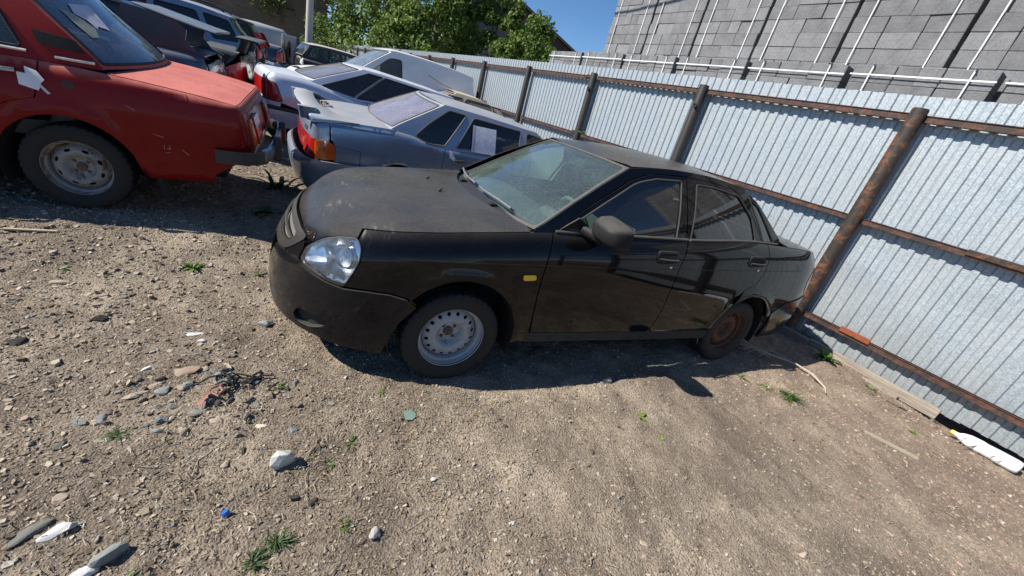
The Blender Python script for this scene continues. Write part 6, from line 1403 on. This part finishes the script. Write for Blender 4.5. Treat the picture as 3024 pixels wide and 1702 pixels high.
def make_background():
    # brick building
    k = NT('old brick wall'); br = k.n('ShaderNodeTexBrick'); v = k.coord(rot=(radians(90), 0, 0)); k.l(v, br.inputs[0])
    k.set(br, Color1=(.14, .115, .095), Color2=(.21, .175, .145), Mortar=(.10, .09, .078), Scale=1.0); br.inputs['Mortar Size'].default_value = .012; br.inputs['Brick Width'].default_value = .26; br.inputs['Row Height'].default_value = .078
    v2 = k.coord(); n1 = k.noise(v2, .35, 6, .65); n2 = k.noise(v2, 4, 5, .7); c = k.mix(k.ramp(n1, (.35, 0.), (.65, .7)), br.outputs[0], (.055, .048, .042)); c = k.mix(k.ramp(n2, (.45, 0.), (.8, .5)), c, (.17, .14, .115))
    k.pbr(Base_Color=c, Roughness=.92, Normal=k.bump(k.math('ADD', n2, br.outputs[1]), .5, .02))
    t = thing('brick_building', 'long windowless dark brick building closing the lane at the upper left', 'building', (0, 41, 0), (0, 0, radians(0)))
    o = box('wall', (-24, 4, 2.7), (48.0, 8, 5.9), k.m, t); rf = plain('roof felt', (.04, .04, .04), .9)
    box('roof', (-24, 4, 5.72), (48.3, 8.4, .14), rf, t); box('cornice', (-24, -.05, 5.5), (48.0, .12, .16), k.m, t)
    for i in range(5): box('iron_bracket', (-9 + 3.1*i, -.03, 4.3 - .1*i), (.8, .05, .06), M['under'], t)
    t = thing('lamp_post', 'pale round concrete post standing in front of the brick building', 'post', (-1.03, 19, 0))
    cm = plain('pale concrete', (.42, .40, .36), .85, var=.15, scale=6); o = lathe('pole', [(0, -.2), (.15, -.2), (.15, .0), (.105, 8.5), (0, 8.5)], cm, t, 20); o.rotation_euler = (pi/2, 0, 0)
    o.data.transform(Matrix.Identity(4))
    # side fence at the far end
    t = thing('end_fence', 'short dark plank fence beyond the battered SUV at the end of the lane', 'fence', (.2, 38.2, 0))
    dk = plain('dark timber', (.05, .04, .03), .9, var=.3)
    for i in range(9): box('board', (-1.15 + .16*i - .4, 0, 1.1), (.145, .03, 2.2 + random.uniform(-.05, .05)), dk, t)
    # gabled barn and wall behind the trees
    t = thing('brown_barn', 'dark brown gabled barn rising behind the right hand trees', 'building')
    bw = plain('dark boards', (.055, .04, .035), .9, var=.25, scale=3); bt = plain('rusty roof sheet', (.045, .032, .028), .75, var=.3)
    A = Vector((*az(58.6, 50), 0)); B = Vector((*az(80, 50), 0)); dirn = (B-A).normalized(); nn = Vector((-dirn.y, dirn.x, 0)); 
    if nn.dot(A - CAM) < 0: nn = -nn
    L = (B-A).length; h0, h1 = 7.3, 11.3
    V = [A, B, B+nn*14, A+nn*14]; V = [Vector((p.x, p.y, 0)) for p in V] + [Vector((A.x, A.y, h0)), Vector((B.x, B.y, h0)), Vector(((B+nn*14).x, (B+nn*14).y, h0)), Vector(((A+nn*14).x, (A+nn*14).y, h0))] + [(A+B)/2 + Vector((0, 0, h1)), (A+B)/2 + nn*14 + Vector((0, 0, h1))]
    from_arrays('wall', V, [(0, 1, 5, 8, 4), (1, 2, 6, 5), (2, 3, 7, 9, 6), (3, 0, 4, 7)], bw, t)
    up = Vector((0, 0, .12)); e1 = A - dirn*.5 + Vector((0, 0, h0-.18)) - nn*.3; e2 = (A+B)/2 + Vector((0, 0, h1+.05)) - nn*.3; e3 = B + dirn*.5 + Vector((0, 0, h0-.18)) - nn*.3
    for a_, b_ in ((e1, e2), (e3, e2)):
        q = [a_, b_, b_+nn*14.6, a_+nn*14.6]; from_arrays('roof', q + [p+up*2 for p in q], [(3, 2, 1, 0), (4, 5, 6, 7), (0, 1, 5, 4), (1, 2, 6, 5), (2, 3, 7, 6), (3, 0, 4, 7)], bt, t)
    t = thing('plaster_house', 'pale pinkish plaster house glimpsed between the tree crowns', 'building', (*az(72, 44), 0), (0, 0, radians(-12)))
    pw = plain('peach plaster', (.40, .27, .2), .9, var=.12, scale=2); box('wall', (0, 0, 3.1), (7, 6, 6.2), pw, t); rr = prism('roof', [(-3.9, 6.2), (3.9, 6.2), (0, 7.4)], 6.6, plain('grey slate roof', (.10, .10, .105), .8), t, 'y', -3.3)
    for x_ in (-2, 0, 2):
        w_ = box('window', (x_, -3.02, 4.2), (.9, .05, 1.2), M['white'], t); box('pane', (0, -.03, 0), (.75, .02, 1.05), M['seal'], w_)
    tr = [('leafy_tree', 'big broadleaf tree at the left end beyond the fence, beside the brick building', 91.8, 46, 11, 4.2, 1, 10000, .06, .17, -.10), ('leafy_tree', 'dense tree with pale bare twigs left of the tallest crowns', 87.6, 40, 10.5, 3.4, 2, 9000, .08, .15, -.04),
          ('leafy_tree', 'broad bright green tree in the middle of the row beyond the fence', 82.8, 33, 10.5, 3.4, 3, 13000, .10, .14, .06), ('leafy_tree', 'tall bright green tree right of the middle of the row', 77.2, 30, 10.0, 3.0, 4, 13000, .10, .13, .08),
          ('leafy_tree', 'low bushy tree leaning against the fence top below the tall crowns', 80.0, 27, 5.0, 2.2, 5, 8000, .2, .12, .10), ('poplar_tree', 'narrow dark poplar with open sky on both sides', 70.2, 29, 9.4, 1.35, 6, 8000, .10, .12, -.04),
          ('poplar_tree', 'second narrow poplar touching the darker one', 68.2, 28, 6.9, 1.25, 9, 6000, .12, .12, .0), ('leafy_tree', 'small round tree in front of the barn, right of the poplars', 65.3, 25, 5.9, 1.75, 7, 8500, .15, .11, .04), ('leafy_tree', 'small loose tree at the right end before the barn roof', 63.0, 24, 4.6, 1.15, 8, 4500, .2, .10, .02),
          ('leafy_tree', 'dark tree filling the gap between bright crown and poplar', 74.8, 36, 8.2, 2.1, 10, 7000, .1, .15, -.08), ('leafy_tree', 'far dark tree behind the brick building corner', 96.5, 60, 12, 5, 12, 6000, .3, .25, -.1)]
    for nm, lab, a, dist, H, R, sd, nl, cb, lf, tone in tr:
        x, y = az(a, dist); make_tree(nm, lab, x, y, H, R, sd, nl, cb, lf, 1.0, tone)
# ---------------------------------------------------------------- stones, litter and weeds
def gz(x, y): return float(g_height(np.array(x), np.array(y)))
def rock(name, label, x, y, sx_, sy_, sz_, m, seed, rz=0., cat='stone', sharp=.25, sink=.25, tiltx=0.):
    r = random.Random(seed); bm = bmesh.new(); bmesh.ops.create_icosphere(bm, subdivisions=2, radius=1.)
    pl = [(Vector((r.gauss(0, 1), r.gauss(0, 1), r.gauss(0, .8))).normalized(), r.uniform(.42, .75)) for _ in range(11)]
    for v in bm.verts:
        for n, d in pl:
            k = v.co.dot(n)
            if k > d: v.co -= n*(k-d)
        v.co += Vector((r.uniform(-1, 1), r.uniform(-1, 1), r.uniform(-1, 1)))*.045
        v.co = Vector((v.co.x*sx_, v.co.y*sy_, v.co.z*sz_))
    me = bpy.data.meshes.new(name); bm.to_mesh(me); bm.free(); o = link(name, me, m); o.data.polygons.foreach_set('use_smooth', [False]*len(o.data.polygons)); bev(o, .002, 1, 25)
    o.location = (x, y, gz(x, y) + sz_*(1-2*sink)*.6); o.rotation_euler = (tiltx, r.uniform(-.1, .1), rz)
    return tag(o, label, cat)
def weed(name, label, x, y, n, L, w, tone=0., up=1., seed=0, cat='weed', lobed=False, z=None):
    r = random.Random(seed); c1 = M.get('weedm')
    if c1 is None:
        k = NT('weed leaf'); a = k.n('ShaderNodeAttribute', attribute_name='tint'); c = k.ramp(a.outputs['Fac'], (0., (.03, .055, .018)), (.5, (.085, .15, .03)), (1., (.25, .33, .07)))
        p = k.n('ShaderNodeBsdfPrincipled'); k.set(p, Base_Color=c, Roughness=.5); tr = k.n('ShaderNodeBsdfTranslucent'); k.l(c, tr.inputs[0]); mx = k.n('ShaderNodeMixShader'); mx.inputs[0].default_value = .3; k.l(p.outputs[0], mx.inputs[1]); k.l(tr.outputs[0], mx.inputs[2]); k.l(mx.outputs[0], k.o.inputs[0]); M['weedm'] = k.m
    t = thing(name, label, cat, (x, y, gz(x, y) if z is None else z), group=None)
    for i in range(n):
        a = r.random()*2*pi; l = L*r.uniform(.5, 1.1); e = r.uniform(.25, 1.15)*up; ww = w*r.uniform(.7, 1.2); b0 = Vector((r.gauss(0, L*.12), r.gauss(0, L*.12), 0)); d = Vector((cos(a), sin(a), 0)); s = Vector((-sin(a), cos(a), 0)); V = []; F = []
        K = 5
        for q in range(K+1):
            f = q/K; el = e*(1 - f*.9); p = b0 + d*l*f*cos(e*.7) + Vector((0, 0, l*(sin(e)*f - .55*f*f)))
            wd = ww*math.sin(pi*min(.97, f*.85+.12)); wd *= (1 + .55*(q % 2)) if lobed else 1
            V += [p - s*wd, p + Vector((0, 0, -wd*.25)), p + s*wd]
        for q in range(K):
            for c_ in (0, 1): F.append((3*q+c_, 3*q+c_+1, 3*q+c_+4, 3*q+c_+3))
        o = from_arrays('leaf', V, F, M['weedm'], t, smooth=True); at = o.data.attributes.new('tint', 'FLOAT', 'POINT'); tv = min(1, max(0, .45 + tone + r.gauss(0, .15))); at.data.foreach_set('value', [tv]*len(V))
    return t
def make_small():
    def stone_mat(nm, c, var=.25): return plain(nm, c, .9, var=var, scale=45, bump=.6)
    wh = stone_mat('whitish stone', (.50, .50, .46)); gr = stone_mat('grey green stone', (.21, .225, .21)); tan = stone_mat('tan stone', (.36, .29, .22)); dk = stone_mat('dark clod', (.05, .042, .036)); pk = stone_mat('pinkish slab', (.31, .225, .165)); pl = stone_mat('crumbly plaster', (.55, .54, .52), .3); sl = stone_mat('slate', (.15, .145, .125))
    R = rock
    R('stone', 'chunky whitish square stone, the largest loose stone left of centre foreground', -.803, -1.276, .056, .052, .050, wh, 1, .3, sink=.10)
    R('stone', 'small pale block with a flat top right of the green tufts', -.485, -1.662, .034, .030, .022, stone_mat('pale block', (.40, .38, .34)), 2, .9, sink=.15)
    R('stone', 'grey green wedge shaped stone near the bottom left', -1.254, -1.543, .060, .038, .035, gr, 3, .7)
    R('stone', 'flat dark slate shard at the left edge of the foreground', -1.494, -1.419, .07, .032, .012, sl, 4, .6)
    R('stone', 'tan curved flat stone left of the blue cap', -1.462, -1.285, .040, .022, .013, tan, 5, .5)
    R('plaster_lump', 'long crumbly white plaster patch pressed into the earth at the lower left', -1.413, -1.424, .070, .034, .016, pl, 6, .5, 'plaster', sink=.3)
    R('plaster_lump', 'white crumbly plaster at the bottom edge of the picture', -1.304, -1.583, .055, .030, .016, pl, 7, .1, 'plaster', sink=.3)
    R('plaster_lump', 'white crumbs of plaster in the grass left of the bumper', -1.291, -.325, .060, .030, .012, pl, 8, .1, 'plaster', sink=.35)
    R('plaster_lump', 'thin whitish plaster sliver above the rubble patch', -1.409, -.618, .050, .018, .012, pl, 9, .5, 'plaster', sink=.3)
    R('plaster_lump', 'small white crumb just right of the rubble top', -1.23, -.40, .028, .024, .012, pl, 19, .5, 'plaster', sink=.3)
    R('stone', 'flat grey green stone at the top of the rubble patch', -1.304, -.783, .045, .035, .018, gr, 10, .2); R('stone', 'second grey green stone beside it in the rubble', -1.225, -.785, .042, .030, .016, gr, 11, 1.2)
    R('stone', 'upright grey green chip at the lower left of the rubble', -1.272, -.976, .036, .030, .016, gr, 12, .4, tiltx=.5)
    R('stone', 'pinkish sandstone slab above the rubble patch', -1.250, -.654, .085, .040, .012, pk, 13, .3); R('stone', 'thin tan slab left of the rubble patch', -1.40, -.80, .060, .024, .010, tan, 14, .5)
    R('stone', 'grey crumbly lump just left of the bumper', -.948, -.230, .050, .042, .024, stone_mat('mottled grey', (.25, .26, .25), .5), 15, .1)
    R('stone', 'pale rounded stone on the edge of the car shadow', 1.149, -.959, .055, .040, .030, stone_mat('pale pebble', (.33, .30, .26)), 16, .2)
    R('clod', 'small black clod in the middle of the bare earth', .253, -1.224, .017, .014, .012, dk, 17, 0, 'clod'); R('clod', 'dark clod right of the whitish stone', -.760, -1.441, .026, .022, .016, dk, 18, 0, 'clod'); R('clod', 'dark crumbly clod beside the other one', -.688, -1.471, .030, .020, .018, dk, 20, 1, 'clod')
    R('stone', 'little pale stone with a dark hollow right of the whitish one', -.210, -1.468, .017, .014, .013, wh, 21); R('stone', 'pale chip low in the centre foreground', .070, -1.743, .018, .012, .010, wh, 22); R('stone', 'tan lump at the bottom edge right of centre', 1.39, -2.252, .035, .028, .022, tan, 23)
    R('wood_chip', 'pale split wood chip left of the green glass', -.906, -1.051, .040, .018, .007, stone_mat('pale wood', (.58, .50, .38), .1), 24, -.3, 'wood chip'); R('stone', 'pale flat stone far left in the gravel', -2.027, .267, .075, .035, .012, tan, 25)
    R('stone', 'long pale flake in the left gravel', -1.80, .10, .05, .02, .01, tan, 26, .2); R('clod', 'dark clod standing up in the left gravel', -1.95, -.35, .05, .035, .025, dk, 27, 0, 'clod'); R('clod', 'dark clod lower in the left gravel', -1.72, -.15, .045, .03, .02, dk, 28, 0, 'clod')
    rng = random.Random(3)
    rub = thing('rubble_heap', 'low patch of grey and brown rubble stones pressed into the earth left of centre', 'rubble', (0, 0, 0))
    ms = [gr, tan, dk, sl, stone_mat('brown stone', (.17, .13, .10))]
    for i in range(70):
        x = -1.13 + rng.gauss(0, .17); y = -.86 + rng.gauss(0, .13); o = R('rubble_stone', None, x, y, rng.uniform(.010, .040), rng.uniform(.010, .03), rng.uniform(.006, .016), rng.choice(ms), 100+i, rng.random()*6); o.parent = rub
        for k_ in ('category',):
            if k_ in o: del o[k_]
    # black plastic shreds, torn red plastic
    bs = thing('plastic_shreds', 'tangle of black plastic strips on the rubble', 'litter')
    for i in range(16):
        x0, y0 = -1.02 + rng.gauss(0, .07), -.77 + rng.gauss(0, .035); a = rng.random()*6; L = rng.uniform(.03, .08); z = gz(x0, y0)
        tube('plastic_strip', [(x0 - L*cos(a), y0 - L*sin(a), z+.006), (x0, y0, z + rng.uniform(.012, .03)), (x0 + L*cos(a+.5), y0 + L*sin(a+.5), z+.006)], .004, M['seal'], bs, n=4)
    rp = thing('red_plastic_scrap', 'torn reddish plastic loop lying on the rubble', 'litter'); rm = plain('faded red plastic', (.30, .14, .10), .5)
    z = gz(-1.10, -.865); tube('loop', [(-1.14, -.90, z+.012), (-1.12, -.85, z+.03), (-1.09, -.83, z+.03), (-1.07, -.86, z+.022), (-1.085, -.89, z+.018), (-1.11, -.87, z+.022)], .007, rm, rp, n=5)
    from_arrays('flap', [(-1.16, -.93, z+.01), (-1.13, -.86, z+.03), (-1.115, -.87, z+.028), (-1.14, -.935, z+.012)], [(0, 1, 2, 3)], rm, rp)
    # blue cap
    cp = thing('bottle_cap', 'small bright blue plastic bottle cap on its side', 'cap', (-.975, -1.464, gz(-.975, -1.464)+.013), (radians(64), .0, .9))
    bmu = plain('blue plastic', (.03, .12, .42), .35, var=.08); lathe('cap', [(0, .009), (.0115, .009), (.0122, .007), (.0122, -.008), (.0105, -.008), (.0105, .005), (0, .005)], bmu, cp, 24)
    for i in range(12): box('rib', (.0123*cos(i*pi/6), 0, .0123*sin(i*pi/6)), (.0010, .012, .0010), bmu, cp)
    gp = from_arrays('glass_shard', [(-.035, -.02, 0), (-.02, .03, .004), (.03, .028, .006), (.035, -.015, .002), (.0, -.032, 0)], [(0, 4, 3, 2, 1)], plain('bottle green glass', (.20, .30, .24), .2, coat=.8, var=.2), None); tag(gp, 'flat pale green glass shard in the dirt before the front wheel', 'glass'); gp.location = (-.245, -1.083, gz(-.245, -1.083)+.012); gp.modifiers.new('s', 'SOLIDIFY').thickness = .004; gp.rotation_euler = (.1, .1, .3)
    # white bottle
    bt = thing('plastic_bottle', 'white plastic bottle with yellow cap lying at the foot of the fence on the right', 'bottle'); wm = plain('milky plastic', (.80, .80, .83), .35, var=.04, coat=.2)
    A = Vector((4.035, -1.975, 0)); B = Vector((4.075, -2.34, 0)); A.z = gz(A.x, A.y)+.05; B.z = gz(B.x, B.y)+.055; d = (B-A).normalized(); s = d.cross(Vector((0, 0, 1)))
    pr = [(.0, .018), (.02, .022), (.04, .040), (.08, .056), (.15, .060), (.17, .056), (.26, .060), (.34, .060), (.365, .056), (.375, .044)]
    loft('bottle_body', [(A + d*t_, s*w_, Vector((0, 0, w_*.86)), 2.3) for t_, w_ in pr], wm, bt, n=24); loft('cap', [(A - d*.028, s*.012, Vector((0, 0, .012)), 2), (A - d*.024, s*.017, Vector((0, 0, .017)), 2), (A + d*.004, s*.018, Vector((0, 0, .018)), 2)], plain('yellow cap', (.75, .62, .12), .4), bt, n=18)
    tw_ = thing('dry_twigs', 'thin dry twigs lying across the white bottle by the fence', 'twigs')
    for q in range(5):
        a0 = A + d*rng.uniform(.0, .30) + Vector((-.10, 0, -.04)); tw = [a0, a0 + Vector((.06, -.05, .07)), a0 + Vector((.12, -.12, .085)), a0 + Vector((.17, -.2, .05))]
        tube('twig', tw, .0022, M['bark2'] if 'bark2' in M else M.setdefault('bark2', plain('thin dark twig', (.12, .09, .07), .9)), tw_, n=4)
    pc = thing('white_plank', 'white painted board end past the bottle at the right edge', 'board', (4.08, -2.62, gz(4.08, -2.62)+.02), (0, 0, 1.35)); box('board', (0, 0, 0), (.34, .05, .022), wm, pc, bevel=.003)
    # planks along the fence foot
    k = NT('weathered timber'); v = k.coord(sc=(1, 1, 1)); st = k.coord(sc=(30, 1.2, 30)); n = k.noise(st, 2.2, 6, .65, .3); k.pbr(Base_Color=k.mix(k.ramp(n, (.3, 0.), (.7, 1.)), (.17, .135, .105), (.40, .345, .275)), Roughness=.9, Normal=k.bump(n, .8, .006)); tm = k.m
    def plank(lab, a0, a1, c, z, w_, h, m, ry=0., nm='timber_plank'):
        t = thing(nm, lab, 'plank', fpt((a0+a1)/2, c, z), (0, ry, PHI - pi/2)); o = box('plank_body', (0, 0, 0), (w_, abs(a1-a0), h), m, t, bevel=.004)
        bm = bmesh.new(); bm.from_mesh(o.data); bmesh.ops.subdivide_edges(bm, edges=[e for e in bm.edges if abs((e.verts[0].co-e.verts[1].co).y) > .1], cuts=24)
        for q in bm.verts: q.co.x += (float(vnoise(q.co.y*1.0+9, q.co.z*9+3, 6., 51))-.5)*.012; q.co.z += (float(vnoise(q.co.y+4, q.co.x*9+5, 7., 52))-.5)*.012*(1 if q.co.z < 0 else .4)
        bm.to_mesh(o.data); bm.free(); return t
    plank('pale weathered plank on edge along the foot of the fence, right of the car', -2.17, -1.04, 4.10, .045, .045, .10, tm); plank('darker weathered plank behind the rear wheel of the black car', -1.06, -.35, 4.02, .055, .10, .09, plain('dark timber grey', (.17, .145, .12), .9, var=.3, scale=8, bump=.4))
    plank('rough split plank lying under the pale one', -1.9, -1.15, 4.04, .012, .06, .03, tm)
    lt = thing('wood_lath', 'thin pale lath half buried in the earth near the bottle', 'lath', (3.18, -1.885, gz(3.18, -1.885)+.012), (0, 0, radians(-62))); box('lath_body', (0, 0, 0), (.33, .035, .014), plain('dusty lath', (.33, .28, .20), .9, var=.2), lt)
    lt = thing('wood_lath', 'slim pale lath lying in the left gravel', 'lath', (-2.311, .747, gz(-2.311, .747)+.01), (0, 0, radians(5))); box('lath_body', (0, 0, 0), (.24, .02, .010), plain('tan lath', (.42, .34, .22), .9, var=.2), lt)
    sp = from_arrays('wood_splinter', [(-.12, -.012, 0), (.12, -.004, .01), (.12, .004, .012), (-.12, .012, .004)], [(0, 1, 2, 3)], tm); sp.modifiers.new('s', 'SOLIDIFY').thickness = .01; tag(sp, 'pale wood splinter leaning on the plank end', 'wood'); sp.location = (3.98, -1.55, .06); sp.rotation_euler = (0, -.3, 2.2)
    # dry branch and twigs behind the rear wheel
    br = thing('dry_branch', 'pale dry forked branch lying on the shadow edge behind the rear wheel', 'branch'); bmt = plain('bleached twig', (.42, .36, .28), .85, var=.2)
    g = lambda x, y, h=.02: (x, y, gz(x, y) + h)
    tube('stem', [g(3.05, -.62, .05), g(3.25, -.80, .045), g(3.42, -.98, .04), g(3.46, -1.12, .03), g(3.40, -1.28, .02), g(3.30, -1.34, .015)], .009, bmt, br, n=6, rs=[.004, .006, .009, .010, .009, .005])
    for q in range(16):
        x0, y0 = 3.28 + rng.gauss(0, .08), -.80 + rng.gauss(0, .08); L = rng.uniform(.2, .5); a = rng.uniform(1.7, 3.0)
        tube('twig', [g(x0, y0, .03), g(x0 + L*.5*cos(a), y0 + L*.5*sin(a), .05 + rng.random()*.03), g(x0 + L*cos(a+.2), y0 + L*sin(a+.2), .03)], .0028, bmt, br, n=4)
    for q in range(7):
        x0, y0 = 3.55 + rng.gauss(0, .1), -.75 + rng.gauss(0, .08); tube('twig', [g(x0, y0, .0), g(x0+.05, y0+.02, .12), g(x0+.02+rng.gauss(0, .06), y0+.05, .30)], .0025, plain('dry stalk', (.16, .12, .09), .9) if q == 0 else bpy.data.materials['dry stalk'], br, n=4)
    W = weed
    W('weed_tuft', 'bright green leafy weed alone in the left gravel', -1.435, .442, 26, .085, .010, .18, 1.1, 1)
    W('weed_tuft', 'large dark weed in the shade between the red and the silver blue car', -1.076, 2.35, 26, .36, .022, -.25, 1.2, 2); W('weed_tuft', 'jagged low weed in the shade beside the black bumper', -1.10, 1.55, 14, .20, .026, -.1, .8, 3, lobed=True)
    W('weed_tuft', 'small pale weed just left of the black bumper', -1.057, .434, 10, .07, .006, .1, 1.2, 4); W('grass_tuft', 'thin yellowish grass tuft right of the wood chip', -.532, -1.204, 22, .06, .0022, .3, 1., 5, 'grass'); W('grass_tuft', 'tiny green tuft beside the whitish stone', -.627, -1.299, 18, .04, .002, .1, 1., 6, 'grass')
    W('weed_tuft', 'bright little weed in the bare earth below the rear wheel', 1.172, -1.302, 16, .06, .008, .3, 1.1, 7); W('grass_tuft', 'bushy grass tuft in the reddish grit right of the rear wheel', 2.796, -1.313, 80, .15, .0032, -.02, 1., 8, 'grass'); W('weed_tuft', 'pale two leaved shoot left of the bushy grass tuft', 2.70, -1.18, 7, .12, .007, .45, 1.3, 9)
    W('weed_tuft', 'feathery green weed growing at the end of the dark plank', 4.02, -.93, 26, .20, .020, .15, 1.3, 10, lobed=True); W('grass_tuft', 'dark green tuft at the bottom edge left of centre', -.801, -1.610, 90, .062, .0020, -.22, 1., 11, 'grass'); W('grass_tuft', 'dark upright tuft at the very bottom edge', -.869, -1.66, 60, .065, .0024, -.25, 1.2, 12, 'grass')
    W('grass_tuft', 'small spiky tuft right of the dark ones', -.591, -1.612, 26, .045, .0018, .0, 1., 13, 'grass'); W('weed_tuft', 'tiny yellow green seedling in the bare earth', 1.192, -1.484, 6, .035, .006, .5, 1., 14); W('weed_tuft', 'narrow green shoots at the foot of the plank', 4.05, -1.35, 12, .10, .006, .3, 1., 15)
    W('weed_tuft', 'grey green shoot on the shadow edge', 2.543, -1.019, 8, .09, .006, .1, 1.4, 16); W('grass_tuft', 'sparse dark grass left of the rubble', -1.390, -1.027, 40, .07, .0018, -.1, .9, 17, 'grass'); W('weed_tuft', 'wilted yellow leaves near the wood lath', 3.679, -1.867, 8, .08, .014, .5, .7, 18)
    W('vine_sprig', 'green sprig poking over the fence rail above the black roof', 3.52, 3.88, 12, .14, .03, .3, 1.0, 19, 'vine', z=1.42); W('grass_tuft', 'faint green blades at the left edge of the gravel', -2.05, .38, 12, .05, .004, .1, .9, 20, 'grass')
    W('grass_tuft', 'thin grass blades at the lower left corner', -1.20, -1.66, 16, .06, .004, .1, .9, 21, 'grass'); W('grass_tuft', 'sparse grass beside the rubble on the bumper side', -.86, -.80, 16, .07, .003, .1, .9, 22, 'grass'); W('grass_tuft', 'short dry grass between glass shard and front wheel', -.35, -.88, 14, .05, .003, .35, .8, 23, 'grass')
make_ground()
make_gravel()
make_fence()
make_pallets()
make_background()
make_priora()
make_red()
make_gray()
make_white()
make_others()
make_small()
